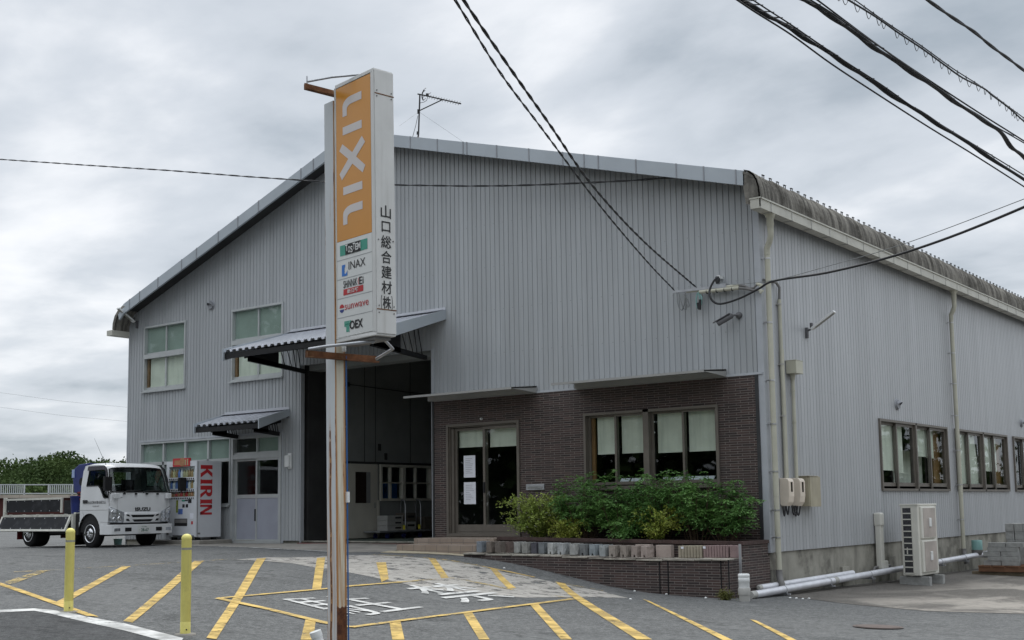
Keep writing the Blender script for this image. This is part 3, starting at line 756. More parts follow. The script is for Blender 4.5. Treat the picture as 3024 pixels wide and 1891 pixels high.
for i in range(0, 40, 2): 
    if i % 4 == 0: vbox(bb, -37.6 + i * 2.4 / 2, -35.3 + i * 2.4 / 2, .2, .22, z_rb + .1, z_top - .16)
bb.build('railing', 'bridge_rail', br)
for i in range(6): bb = MB(); vbox(bb, -35 + i * 13, -33.6 + i * 13, 1.5, 5.5, -3, z_beam1 - 2.5); bb.build('pier', 'bridge_beam', br)

# wooded rise across the road and beside the yard, seen only mirrored in the panes and paintwork
b = MB(); vs = []; fs = []; rr = random.Random(23)
belt = [(-75, -40), (-40, -62), (0, -72), (35, -62), (60, -30), (66, 5), (62, 45), (52, 78), (24, 98)]
for (ax_, ay_), (cx_, cy_) in zip(belt, belt[1:]):
    L_ = math.hypot(cx_ - ax_, cy_ - ay_)
    for k in range(int(L_ / 1.5)):
        f = k / int(L_ / 1.5); rad = rr.uniform(2.2, 4.2); hh_ = rr.uniform(5, 10.5) + (9 if ax_ < -30 else 0)  # unseen left end of the belt raised to block sky and darken the front wall
        for zc_ in np.arange(1.0, hh_, 2.6):
            for _ in range(70):
                t, p = rr.uniform(0, 6.283), math.acos(rr.uniform(-1, 1)); c = np.array([ax_ + (cx_ - ax_) * f + rad * math.sin(p) * math.cos(t), ay_ + (cy_ - ay_) * f + rad * math.sin(p) * math.sin(t), zc_ - 1 + rad * .8 * math.cos(p)])
                e1 = np.array([rr.gauss(0, 1) for _ in range(3)]); e1 /= np.linalg.norm(e1); e2 = np.cross(e1, (rr.gauss(0, 1), rr.gauss(0, 1), 1)); e2 /= np.linalg.norm(e2) + 1e-9; L = rr.uniform(.3, .85)
                n0 = len(vs); vs += [c + e1 * L, c + e2 * L * .7, c - e1 * L, c - e2 * L * .7]; fs.append((n0, n0 + 1, n0 + 2, n0 + 3))
b.add(vs, fs); tag(b.build('tree_belt', 'leaf_forest'), 'dark belt of trees across the road, seen mirrored in the side windows', 'trees', kind='stuff')

# ================================================================== WAREHOUSE
XL, YB = -18.62, 40.0
RP = [(-18.25, 6.067), (-9.694, 9.101), (.0, 6.383)]     # roof line in the gable
def roofz(x):
    (a, b), (c, d), (e, f) = RP
    return b + (x - a) * (d - b) / (c - a) if x < c else d + (x - c) * (f - d) / (e - c)
bld = thing('warehouse', 'grey ribbed metal warehouse with a brown brick office front and a wide dark doorway', 'warehouse', (-9.3, 0, -.2))

def cut(lo, hi, holes):
    """intervals of [lo, hi] left after taking holes away"""
    out = [(lo, hi)]
    for a, c in holes:
        nxt = []
        for l, h in out:
            if c <= l or a >= h: nxt.append((l, h)); continue
            if a > l: nxt.append((l, a))
            if c < h: nxt.append((c, h))
        out = nxt
    return out
def ribbed(b, a0, a1, pitch, depth, zbot, ztop, holes, place, groove=.24):
    """ribbed sheet: broad flats with narrow grooves; place(a, d, z) puts along-wall a, inward depth d"""
    xs = []; a = a0; g = pitch * groove
    while a < a1 - 1e-6:
        e = min(a + pitch, a1)
        xs += [(a, 0.0), (max(a, e - g), 0.0), (max(a, e - g * .78), depth), (max(a, e - g * .22), depth)]
        a = e
    xs.append((a1, 0.0))
    brk = sorted({h[k] for h in holes for k in (0, 1)})
    full = []
    for (p, dp), (q, dq) in zip(xs, xs[1:]):
        if q - p < 1e-6: continue
        cuts = [p] + [t for t in brk if p + 1e-6 < t < q - 1e-6] + [q]
        for c0, c1 in zip(cuts, cuts[1:]):
            full.append((c0, dp + (dq - dp) * (c0 - p) / (q - p), c1, dp + (dq - dp) * (c1 - p) / (q - p)))
    for c0, d0, c1, d1 in full:
        m = (c0 + c1) / 2; hs = [(h[2], h[3]) for h in holes if h[0] < m < h[1]]
        for z0, z1 in cut(-99, 99, hs):
            zb0, zb1 = max(z0, zbot(c0)), max(z0, zbot(c1)); zt0, zt1 = min(z1, ztop(c0)), min(z1, ztop(c1))
            if zt0 - zb0 < 1e-4 and zt1 - zb1 < 1e-4: continue
            b.add([place(c0, d0, zb0), place(c1, d1, zb1), place(c1, d1, zt1), place(c0, d0, zt0)], [(0, 1, 2, 3)])
fr = lambda a, d, z: (a, d, z)          # front wall
sr = lambda a, d, z: (-d, a, z)         # side wall
def pbox(b, pl, a0, a1, d0, d1, z0, z1, m=0):
    vs = [pl(a, d, z) for z in (z0, z1) for d in (d0, d1) for a in (a0, a1)]
    b.add(vs, [(0, 2, 3, 1), (4, 5, 7, 6), (0, 1, 5, 4), (2, 6, 7, 3), (0, 4, 6, 2), (1, 3, 7, 5)], m)

WA = (-17.92, -16.19, 3.77, 5.49); WB = (-14.34, -12.48, 3.78, 5.55); LW = (-18.0, -14.36, .74, 2.39)
DR = (-14.30, -12.49, -.21, 2.40); SH = (-11.83, -7.76, -.30, 3.97); BK = (-7.72, -.005, -2, 2.86)
b = MB()
ribbed(b, XL, -.10, .1205, .014, lambda x: -.13, lambda x: roofz(x) - .10, [WA, WB, LW, DR, SH, BK], fr)
b.build('front_wall', 'siding', bld)
R1 = (5.37, 9.76, .81, 2.33); R2 = (10.40, 14.79, .81, 2.33); R3 = (15.39, 19.78, .81, 2.33)
b = MB()
ribbed(b, .10, 24.0, .142, .008, lambda y: -.265, lambda y: 6.2, [R1, R2, R3], sr, .17)
b.quad((0, 24, -.265), (0, YB, -.265), (0, YB, 6.2), (0, 24, 6.2))
b.build('side_wall', 'side_siding', bld)
b = MB(); b.quad((XL, 0.0, -.4), (XL, YB, -.4), (XL, YB, 5.9), (XL, 0.0, 5.9))
b.add([(XL, YB, -.4), (0, YB, -.4), (0, YB, 6.2), (-9.84, YB, 9.0), (XL, YB, 5.95)], [(0, 1, 2, 3, 4)])
b.build('rear_wall', 'siding', bld)
# corner trims
b = MB(); b.box(-.105, .012, -.012, .0, -.27, 6.25); b.box(.0, .012, .0, .11, -.27, 6.25); b.build('corner_trim', 'trim_metal', bld)
for q in ((XL - .012, XL + .03, -.012, .05, -.13, 5.8), (-12.62, -12.44, -.004, .02, -.19, 2.5), (-11.855, -11.83, -.014, .1, -.2, 4.0), (-7.76, -7.70, -.014, .2, -.2, 4.0), (-7.74, -.02, -.03, .03, 2.845, 2.885), (-18.05, -12.45, -.03, .03, 2.40, 2.455)):
    b = MB(); b.box(*q); b.build('metal_trim', 'trim_metal', bld)
# brick cladding
b = MB()
def clad(a0, a1, z0, z1, holes, d):
    xs = sorted({a0, a1, *[h[k] for h in holes for k in (0, 1)]})
    for p, q in zip(xs, xs[1:]):
        m = (p + q) / 2
        for l, h in cut(z0, z1, [(h[2], h[3]) for h in holes if h[0] < m < h[1]]): b.quad((p, d, l), (q, d, l), (q, d, h), (p, d, h))
    for h in holes:
        b.quad((h[0], d, h[2]), (h[0], .2, h[2]), (h[0], .2, h[3]), (h[0], d, h[3])); b.quad((h[1], d, h[2]), (h[1], .2, h[2]), (h[1], .2, h[3]), (h[1], d, h[3]))
        b.quad((h[0], d, h[3]), (h[1], d, h[3]), (h[1], .2, h[3]), (h[0], .2, h[3])); b.quad((h[0], d, h[2]), (h[1], d, h[2]), (h[1], .2, h[2]), (h[0], .2, h[2]))
ED = (-7.325, -5.395, -.01, 2.335); BW = (-3.82, -.905, .90, 2.365)
clad(-7.70, -.11, -1.0, 2.845, [ED, BW], -.02)
b.quad((-7.70, -.02, -1), (-7.70, .2, -1), (-7.70, .2, 2.845), (-7.70, -.02, 2.845))
b.build('brick_cladding', 'brick_tile', bld)
for q in ((-.165, -.105, -.035, -.012, -1.0, 2.845), (-7.725, -7.675, -.035, .01, -.1, 2.845)): b = MB(); b.box(*q); b.build('brick_edge_trim', 'dark_steel', bld)
# concrete foundation with stained pilasters
b = MB(); b.box(-.2, -.035, .02, YB, -1.6, -.26); b.box(-18.6, -7.75, .03, .2, -.6, -.131)
for y in (.02, 3.1, 5.6, 8.2, 10.2, 13.0): b.box(-.036, .015, y, y + .38, -1.6, -.56 - (.1 if y == 3.1 else 0))
b.build('foundation', 'foundation', bld)
b = MB(); b.box(-18.7, -.16, -.0, .03, -.62, -.19); b.build('base_shadow_strip', 'interior_dark', bld) if False else None

# roof, curved eaves, verge flashing
b = MB(); y0 = -.48
th = .10
prof = RP + [(x, z - th) for x, z in RP[::-1]]
b.prism([(x, y0, z) for x, z in prof], (0, YB - y0 + .3, 0)); b.build('roof', 'roof_slate', bld)
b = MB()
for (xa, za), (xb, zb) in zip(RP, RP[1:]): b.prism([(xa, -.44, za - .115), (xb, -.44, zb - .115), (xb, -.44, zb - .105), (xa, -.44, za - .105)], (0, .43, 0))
b.build('soffit', 'interior_dark', bld)  # sheet coloured near black to put in the shade under the eave
curve = [(-.02, 6.395), (.09, 6.355), (.165, 6.29), (.22, 6.19), (.25, 6.07), (.262, 5.94), (.265, 5.80)]
b = MB(); vs = []; N = len(curve); k = 0
ys = np.arange(-.51, 26, .0325)
for y in ys:
    seg = ((y + .51) % .91) / .91; lift = .030 * (1 - seg)
    wv = .011 * math.sin(2 * math.pi * y / .13)
    for i, (x, z) in enumerate(curve):
        a = i / (N - 1) * math.pi / 2; vs.append((x + math.sin(a) * (wv + lift) + .0, y, z + math.cos(a) * (wv + lift)))
b.add(vs, [(i * N + j, i * N + j + 1, (i + 1) * N + j + 1, (i + 1) * N + j) for i in range(len(ys) - 1) for j in range(N - 1)])
inner = [(x - .05 * math.sin(i / (N - 1) * 1.57), z - .05 * math.cos(i / (N - 1) * 1.57)) for i, (x, z) in enumerate(curve)]
b.add([(x, -.51, z) for x, z in curve] + [(x, -.51, z) for x, z in inner], [(j, j + 1, N + j + 1, N + j) for j in range(N - 1)])
b.add([(x, -.505, z) for x, z in curve] + [(.262, -.505, 5.72), (.02, -.505, 5.80), (-.02, -.505, 6.1)], [tuple(range(N + 3))])
b.add([(x, y, z) for y in (-.51, 26) for x, z in inner], [(j, j + 1, N + j + 1, N + j) for j in range(N - 1)])
b.build('curved_eave', 'roof_slate', bld); b = MB()
lc = [(-18.22, 6.06), (-18.42, 5.98), (-18.58, 5.82), (-18.66, 5.62), (-18.67, 5.46)]
for off in (0, .05):
    b.add([(x + off, y, z - off * .6) for y in (-.51, 20) for x, z in lc], [(j, j + 1, len(lc) + j + 1, len(lc) + j) for j in range(len(lc) - 1)])
b.add([(x, -.51, z) for x, z in lc] + [(x + .1, -.51, z - .03) for x, z in lc], [(j, j + 1, len(lc) + j + 1, len(lc) + j) for j in range(len(lc) - 1)])
b.build('curved_eave', 'roof_slate', bld)
for i in range(58):
    y = .15 + i * .30; b = MB(); b.box(.06, .072, y, y + .012, 6.37, 6.44); b.box(.05, .08, y - .07, y + .02, 6.44, 6.448); b.box(.06, .072, y - .07, y - .058, 6.37, 6.44); b.build('snow_guard', 'dark_steel', bld)
b = MB()
def slopebox(bb, x0, x1, ya, yb, dz0, dz1):
    bb.prism([(x0, ya, roofz(x0) + dz0), (x1, ya, roofz(x1) + dz0), (x1, ya, roofz(x1) + dz1), (x0, ya, roofz(x0) + dz1)], (0, yb - ya, 0))
slopebox(b, RP[1][0], .0, -.505, -.45, -.245, .012); slopebox(b, -18.2, RP[1][0], -.505, -.45, -.245, .012)
slopebox(b, RP[1][0], .0, -.502, .02, .012, .022); slopebox(b, -18.2, RP[1][0], -.502, .02, .012, .022)
b.prism([(-18.20, -.505, 6.09), (-18.20, -.505, 5.84), (-18.38, -.505, 5.69), (-18.46, -.505, 5.95)], (0, .05, 0))
fc = b.build('verge_fascia', 'fascia_metal', bld)
b = MB()
for u in (1211, 1291, 1367, 1378, 1466, 1561, 1661, 1724, 1766, 1877, 1996, 2077, 2172): x = FY(u, 400 + (u - 1179) * .103, -.51)[0]; b = MB(); slopebox(b, x - .012, x + .012, -.514, -.45, -.25, .026); b.build('flashing_seam', 'vent_grey', fc)
for u, v in ((925, 474), (888, 502), (763, 598), (702, 643), (644, 687), (580, 738), (536, 771), (466, 823), (412, 864), (382, 888)): x = FY(u, v, -.51)[0]; b = MB(); slopebox(b, x - .014, x + .014, -.514, -.45, -.25, .026); b.build('flashing_seam', 'vent_grey', fc)
# gutter with brackets
b = MB(); g0, g1y = -.545, 24.0; zt, zb_ = 5.865, 5.685; gx_ = .078
b.box(.215 + gx_, .232 + gx_, g0, g1y, zb_ + .02, zt); b.box(.04 + gx_, .232 + gx_, g0, g1y, zb_, zb_ + .02); b.box(.04 + gx_, .232 + gx_, g0, g0 + .018, zb_ + .02, zt); b.box(.225 + gx_, .252 + gx_, g0 - .01, g1y, zt - .015, zt + .012); b.box(.03 + gx_, .252 + gx_, g0 - .012, g0 + .02, zt - .012, zt + .012)
gu = b.build('gutter', 'gutter_plastic', bld)
y = g0 + .42
while y < 18: b = MB(); b.box(.232 + gx_, .240 + gx_, y, y + .022, zb_ - .012, zt + .016); b.box(.04 + gx_, .24 + gx_, y, y + .022, zb_ - .012, zb_); b.build('gutter_bracket', 'pvc_grey', gu); y += .86
b = MB(); b.box(-18.84, -18.60, -.56, 8, 5.30, 5.44); b.build('gutter', 'gutter_plastic', bld)
# downpipes
for yp_, top in ((.10, 1), (10.30, 1)):
    b = MB(); px_ = .135
    b.lathe([(.10, 0), (.075, -.06), (.062, -.07), (.066, -.20), (.058, -.21), (.055, -.34)], (px_ + .075, yp_ - .06, 5.685), 16)
    b.tube([(px_ + .075, yp_ - .06, 5.40), (px_ + .075, yp_ - .06, 5.30), (px_ + .03, yp_ - .03, 5.20), (px_ - .035, yp_, 5.10), (px_ - .035, yp_, 4.98)], .055, 14)
    b.cyl((px_ - .035, yp_, 5.05), (px_ - .035, yp_, -.60), .049, n=16); b.cyl((px_ - .035, yp_, 1.06), (px_ - .035, yp_, .70), .053, n=16)
    dp = b.build('downpipe', 'pipe_plastic', bld)
    for z in (4.90, 3.75, 2.72, 1.95, 1.12, .45, -.02) if yp_ < 1 else (4.9, 4.15, 3.4, 2.62, 1.78, .95, .12):
        b = MB(); b.lathe([(.056, 0), (.056, .026)], (px_ - .035, yp_, z), 16); b.box(-.0, .06, yp_ - .075, yp_ - .03, z + .002, z + .022); b.build('pipe_clamp', 'steel', dp)
    b = MB(); b.tube([(px_ - .035, yp_, -.56), (px_ - .035, yp_, -.66), (px_ + .01, yp_ - .06, -.74), (px_ + .04, yp_ - .07, -.80), (px_ + .04, yp_ - .07, -.92)], .058, 14); b.build('shoe', 'dark_pipe', dp)

# ---------------------------------------------------------------- windows and doors
def frame(b, pl, a0, a1, z0, z1, w_, d0, d1, m=0):
    pbox(b, pl, a0, a0 + w_, d0, d1, z0, z1, m); pbox(b, pl, a1 - w_, a1, d0, d1, z0, z1, m)
    pbox(b, pl, a0 + w_, a1 - w_, d0, d1, z1 - w_, z1, m); pbox(b, pl, a0 + w_, a1 - w_, d0, d1, z0, z0 + w_, m)
def pane(parent, pl, a0, a1, z0, z1, d, mat='window_glass', name='pane'):
    q = MB(); q.quad(pl(a0, d, z0), pl(a1, d, z0), pl(a1, d, z1), pl(a0, d, z1)); return q.build(name, mat, parent)
def blind(parent, pl, a0, a1, z0, z1, d, mat='blind_cream', name='blind', skew=0):
    q = MB(); pbox(q, pl, a0, a1, d, d + .006, z0, z1) if not skew else q.quad(pl(a0, d, z0), pl(a1 + skew, d, z0), pl(a1, d, z1), pl(a0, d, z1))
    if not skew: pbox(q, pl, a0, a1, d - .006, d + .012, z0 - .02, z0 + .004)
    return q.build(name, mat, parent)
# upper left windows
for (x0, x1, z0, z1) in (WA, WB):
    b = MB(); frame(b, fr, x0 - .02, x1 + .02, z0 - .02, z1 + .02, .05, -.035, .10); pbox(b, fr, x0 - .08, x1 + .03, -.075, -.02, z0 - .045, z0 - .015)
    zm = z0 + (z1 - z0) * .525
    pbox(b, fr, x0 + .03, x1 - .03, -.045, .09, zm - .04, zm + .07); xm = (x0 + x1) / 2
    pbox(b, fr, xm - .025, xm + .025, .03, .075, z0 + .03, zm - .04); pbox(b, fr, xm - .02, xm + .02, .03, .075, zm + .07, z1 - .03)
    for lo, hi in ((z0 + .03, z0 + .10), (zm + .07, zm + .12)): pbox(b, fr, x0 + .03, x1 - .03, .035, .07, lo, hi)
    wn_ = b.build('window', 'window_alu', bld)
    pane(wn_, fr, x0 + .03, x1 - .03, z0 + .1, z1 - .03, .055)
    blind(wn_, fr, x0 + .03, x1 - .03, zm + .1, z1 - .03, .075, 'frosted_pane', 'frosted_panel'); blind(wn_, fr, x0 + .16, x1 - .03, z0 + .12, zm - .04, .085)
    b = MB(); pbox(b, fr, x0 + .04, x0 + .12, .06, .12, z0 + .06, zm - .04); b.build('jamb_lining', 'wood_jamb', wn_)
# long low window behind truck and vending machine
x0, x1, z0, z1 = LW
b = MB(); frame(b, fr, x0 - .02, x1 + .02, z0 - .02, z1 + .02, .05, -.03, .10); pbox(b, fr, x0, x1, -.09, -.03, z0 - .06, z0 - .02); pbox(b, fr, x0 + .03, x1 - .03, .0, .08, 1.80, 1.88)
for x in (-17.055, -16.157, -15.237): pbox(b, fr, x - .03, x + .03, .0, .08, z0 + .03, z1 - .03)
wn_ = b.build('window', 'window_alu', bld); pane(wn_, fr, x0 + .03, x1 - .03, z0 + .03, z1 - .03, .05)
for a, c in ((-17.97, -17.08), (-17.02, -16.19), (-16.12, -15.27)): blind(wn_, fr, a, c, 1.0, z1 - .03, .075, 'frosted_pane', 'frosted_panel')
blind(wn_, fr, -15.2, -14.39, 1.88, z1 - .03, .08, 'frosted_pane', 'frosted_panel')
b = MB(); pbox(b, fr, -15.21, -15.05, .085, .11, z0, z1 - .05); b.build('jamb_lining', 'wood_jamb', wn_)
# aluminium double sliding door with transom light
x0, x1, z0, z1 = DR
b = MB(); frame(b, fr, x0, x1, z0, z1, .07, -.04, .12); pbox(b, fr, x0 + .07, x1 - .07, -.03, .10, 1.84, 1.95); xm = (x0 + x1) / 2
pbox(b, fr, xm - .02, xm + .02, .0, .07, 1.95, z1 - .07); pbox(b, fr, x0 + .07, x1 - .07, .01, .06, 1.95, 2.0)
dr = b.build('double_door', 'window_alu', bld); pane(dr, fr, x0 + .07, x1 - .07, 1.99, z1 - .07, .05); blind(dr, fr, x0 + .08, xm - .02, 1.99, z1 - .07, .08, 'interior_dark', 'dark_panel'); blind(dr, fr, xm, x1 - .07, 1.99, z1 - .07, .08, 'frosted_pane', 'frosted_panel')
for a, c, d in ((x0 + .07, xm + .03, .05), (xm - .03, x1 - .07, .0)):
    b = MB(); frame(b, fr, a, c, z0 + .05, 1.84, .055, d, d + .04); pbox(b, fr, a + .05, c - .05, d, d + .04, .88, .97)
    lf = b.build('door_leaf', 'window_alu', dr); b = MB(); pbox(b, fr, a + .055, c - .055, d + .012, d + .026, z0 + .10, .88); b.build('lower_panel', 'door_panel', lf); pane(lf, fr, a + .05, c - .05, .97, 1.79, d + .02)
b = MB(); pbox(b, fr, xm - .045, xm - .015, -.02, .0, .33, .62); b.build('door_pull', 'black_plastic', dr)
# office entrance
x0, x1, z0, z1 = ED
b = MB(); frame(b, fr, x0, x1, z0, z1, .055, -.05, .12); frame(b, fr, x0 + .05, x1 - .05, z0 + .03, z1 - .05, .03, .0, .1)
ed = b.build('entrance_door', 'window_bronze', bld); xm = FY(1429, 1400, 0)[0]
for a, c, d in ((x0 + .15, xm + .035, .07), (xm - .035, x1 - .055, .015)):
    b = MB(); frame(b, fr, a, c, z0 + .04, z1 - .09, .055, d, d + .04); pbox(b, fr, a + .05, c - .05, d, d + .04, z0 + .09, z0 + .24)
    lf = b.build('door_leaf', 'window_bronze', ed); pane(lf, fr, a + .05, c - .05, z0 + .24, z1 - .14, d + .02)
blind(ed, fr, x0 + .2, xm - .04, 1.86, z1 - .12, .16); blind(ed, fr, xm + .05, x1 - .07, 1.84, z1 - .12, .16)
b = MB(); pbox(b, fr, xm - .02, xm + .02, -.012, .015, .88, 1.10); b.build('door_pull', 'black_plastic', ed)
b = MB(); pbox(b, fr, x0 + .09, x0 + .15, .02, .11, z0 + .05, z1 - .1); b.build('door_track', 'window_bronze', ed)
b = MB(); b.lathe([(.028, 0), (.03, .02), (.012, .05)], (FY(1424, 1238)[0], -.02, 2.405), 12, ax=(0, -1, 0)); b.build('door_sensor', 'pvc_white', bld)
# office window, two pairs of sashes
x0, x1, z0, z1 = BW
b = MB(); frame(b, fr, x0, x1, z0, z1, .05, -.055, .12); xc = FY(1912, 1300)[0]; pbox(b, fr, xc - .06, xc + .06, -.055, .12, z0, z1); pbox(b, fr, x0 - .02, x1 + .02, -.09, -.04, z0 - .02, z0 + .03)
ow = b.build('window', 'window_bronze', bld)
for l, h in ((x0 + .05, xc - .06), (xc + .06, x1 - .05)):
    m_ = (l + h) / 2
    for a, c, d in ((l, m_ + .025, .06), (m_ - .025, h, .01)):
        b = MB(); frame(b, fr, a, c, z0 + .03, z1 - .05, .042, d, d + .035); pbox(b, fr, a + .04, c - .04, d, d + .035, z0 + .03, z0 + .13)
        sh = b.build('sash', 'window_bronze', ow); pane(sh, fr, a + .04, c - .04, z0 + .12, z1 - .09, d + .02)
zb0 = 1.585
for a, c, zz in ((x0 + .20, (x0 + xc) / 2 - .03, zb0 + .0), ((x0 + xc) / 2 + .05, xc - .08, zb0 + .0), (xc + .14, (xc + x1) / 2 - .04, zb0 - .02), ((xc + x1) / 2 + .05, x1 - .06, zb0 - .02)): blind(ow, fr, a, c, zz, z1 - .07, .15)
b = MB(); pbox(b, fr, x0 + .06, x0 + .16, .11, .16, z0 + .04, z1 - .05); b.build('jamb_lining', 'wood_jamb', ow)
b = MB(); b.lathe([(.018, 0), (.018, .02)], (xc + .095, .10, 2.13), 10, ax=(0, -1, 0)); b.lathe([(.018, 0), (.018, .02)], (xc + .095, .10, 1.93), 10, ax=(0, -1, 0)); b.build('white_fitting', 'pvc_white', ow)
# side wall windows, each two pairs of sashes
spec = {0: [(-.15, 1.0, 1.27), (-.1, .50, 1.22), (-.1, 1.0, 1.62), (-.1, .42, 1.60)], 1: [(-.1, 1.1, .93), (-.1, .72, .93), (-.1, 1.0, 1.36), (-.1, .45, 1.36)], 2: [(0, 0, 0)] * 4}
for i, (y0_, y1_, z0, z1) in enumerate((R1, R2, R3)):
    b = MB(); frame(b, sr, y0_, y1_, z0, z1, .05, -.045, .12); yc = (y0_ + y1_) / 2; pbox(b, sr, yc - .035, yc + .035, -.045, .12, z0, z1)
    sw = b.build('window', 'window_bronze', bld); k = 0
    for l, h in ((y0_ + .05, yc - .035), (yc + .035, y1_ - .05)):
        m_ = (l + h) / 2
        for a, c, d in ((l, m_ + .04, .065), (m_ - .04, h, .01)):
            b = MB(); frame(b, sr, a, c, z0 + .04, z1 - .05, .06, d, d + .035); pbox(b, sr, a + .05, c - .05, d, d + .035, z0 + .04, z0 + .18)
            sh = b.build('sash', 'window_bronze', sw); pane(sh, sr, a + .06, c - .06, z0 + .17, z1 - .11, d + .02)
            s0, s1, zz = spec[i][k]
            if s1: blind(sw, sr, a + .16 + s0 * (c - a - .12), a + .16 + s1 * (c - a - .12), zz, z1 - .07, .115 + .006 * k, skew=(.3 if (i, k) == (1, 1) else 0))
            k += 1
    if i < 2:
        b = MB(); pbox(b, sr, y1_ - .50, y1_ + .1, .17, .20, z0, z1 - .05); b.build('curtain', 'wood_jamb', sw)
        b = MB(); pbox(b, sr, y0_ + 2.0, y0_ + 3.9, .45, .47, z0, 1.75); b.build('inside_board', 'blind_cream', sw)

# ---------------------------------------------------------------- inside
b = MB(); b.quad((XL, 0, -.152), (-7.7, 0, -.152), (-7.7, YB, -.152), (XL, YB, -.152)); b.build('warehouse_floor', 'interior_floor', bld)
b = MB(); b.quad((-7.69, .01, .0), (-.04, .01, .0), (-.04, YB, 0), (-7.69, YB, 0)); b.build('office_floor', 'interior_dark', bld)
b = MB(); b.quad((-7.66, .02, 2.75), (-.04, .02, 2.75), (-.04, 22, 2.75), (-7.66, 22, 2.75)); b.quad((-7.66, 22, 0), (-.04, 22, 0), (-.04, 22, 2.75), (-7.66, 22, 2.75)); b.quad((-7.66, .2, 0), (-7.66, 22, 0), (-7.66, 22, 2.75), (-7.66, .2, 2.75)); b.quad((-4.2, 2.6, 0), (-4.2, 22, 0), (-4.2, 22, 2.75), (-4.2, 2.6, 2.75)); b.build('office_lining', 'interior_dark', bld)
XW = -12.03; dx = lambda u, v: RX(u, v, XW)[1]
idr = (dx(1003, 1480), dx(1112, 1480), -.15, 1.70); iw = (dx(1120, 1420), dx(1272, 1420), .78, 1.70)
b = MB()
for (a, c) in ((.80, idr[0]), (idr[0], idr[1]), (idr[1], iw[0]), (iw[0], iw[1]), (iw[1], 9.0)):
    hs = [(h[2], h[3]) for h in (idr, iw) if h[0] <= (a + c) / 2 <= h[1]]
    for l, h in cut(-.15, 5.2, hs): b.quad((XW, a, l), (XW, c, l), (XW, c, h), (XW, a, h))
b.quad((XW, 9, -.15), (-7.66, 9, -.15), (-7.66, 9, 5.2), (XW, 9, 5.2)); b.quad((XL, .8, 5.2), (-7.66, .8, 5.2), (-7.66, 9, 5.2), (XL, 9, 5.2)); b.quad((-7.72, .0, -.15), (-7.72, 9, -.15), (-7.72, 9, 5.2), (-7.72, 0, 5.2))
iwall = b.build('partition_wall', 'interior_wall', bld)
b = MB()
for y in (idr[1] - .05, 4.0, 2.3): b.box(XW + .002, XW + .012, y, y + .012, 1.75, 5.2)
b.box(XW + .002, XW + .016, .8, 9, 1.70, 1.76); b.tube([(XW + .02, .9, 3.68), (XW + .02, 5.2, 3.58)], .012, 6); b.box(XW + .002, XW + .1, idr[0] + .15, idr[0] + .25, 3.60, 3.70)
for y, z in ((idr[1] + .05, 2.05), (idr[1] + .28, 1.82)): b.box(XW + .003, XW + .02, y, y + .10, z, z + .17)
b.build('wall_seam', 'interior_dark', iwall)
b = MB(); b.quad((-12.6, .25, -.15), (XW + .01, .79, -.15), (XW + .01, .79, 4.0), (-12.6, .25, 4.0)); b.box(-11.98, -11.80, .2, .82, -.15, 4.05); b.build('open_door_leaf', 'interior_dark', bld)
b = MB(); b.box(XW + .0, XW + .04, idr[0], idr[1], -.13, 1.70); b.box(XW - .02, XW + .05, idr[1], idr[1] + .06, -.15, .80)
idoor = b.build('interior_door', 'interior_door', bld)
b = MB(); b.box(XW + .041, XW + .045, dx(1046, 1450), dx(1090, 1450), .73, 1.50); b.build('door_light', 'meter_window', idoor)
b = MB(); b.box(XW + .0455, XW + .048, dx(1078, 1450), dx(1090, 1450), .73, 1.50); b.box(XW + .042, XW + .05, idr[1] - .12, idr[1] - .09, .60, .74); b.build('door_stile', 'interior_wall', idoor)
b = MB(); il = lambda a, d, z: (XW + .0 - d, a, z)
frame(b, il, iw[0], iw[1], iw[2], iw[3], .06, -.06, .1); ym = dx(1190, 1420); pbox(b, il, ym - .05, ym + .05, -.05, .08, iw[2], iw[3])
for y in (dx(1152, 1420), dx(1227, 1420)): pbox(b, il, y - .025, y + .025, -.03, .05, iw[2], iw[3])
zc = (iw[2] + iw[3]) / 2; pbox(b, il, iw[0], iw[1], -.03, .05, zc - .015, zc + .015)
iwin = b.build('interior_window', 'interior_door', bld); pane(iwin, il, iw[0], iw[1], iw[2], iw[3], .03)
b = MB(); b.box(XW - .9, XW - .5, iw[0] + .1, iw[0] + .5, .5, 1.18, 0); b.build('stored_goods', 'tape_yellow', iwin); b = MB(); b.box(XW - .9, XW - .5, iw[0] + .75, iw[0] + 1.2, .5, 1.26, 0); b.build('stored_goods', 'sign_blue', iwin)
b = MB(); b.box(-11.8, -7.78, .22, .62, 3.86, 3.98); b.box(-11.8, -7.78, .1, .2, 3.98, 4.1); b.build('shutter_lintel', 'interior_wall', bld)
b = MB(); b.box(-11.82, -7.76, -.12, -.02, -.215, -.176); b.build('floor_strip', 'flap_red', bld)
# small control box by the opening
b = MB(); b.box(XW + .0, XW + .10, .84, .93, .62, .80); b.build('switch_box', 'pvc_white', bld)
b = MB(); b.tube([(XW + .06, .9, 2.3), (XW + .06, .95, 2.55), (XW + .06, 1.2, 2.6), (XW + .06, 1.6, 2.6)], .025, 8); b.box(XW, XW + .08, .92, 1.2, 2.05, 2.25); b.build('conduit', 'interior_door', bld)

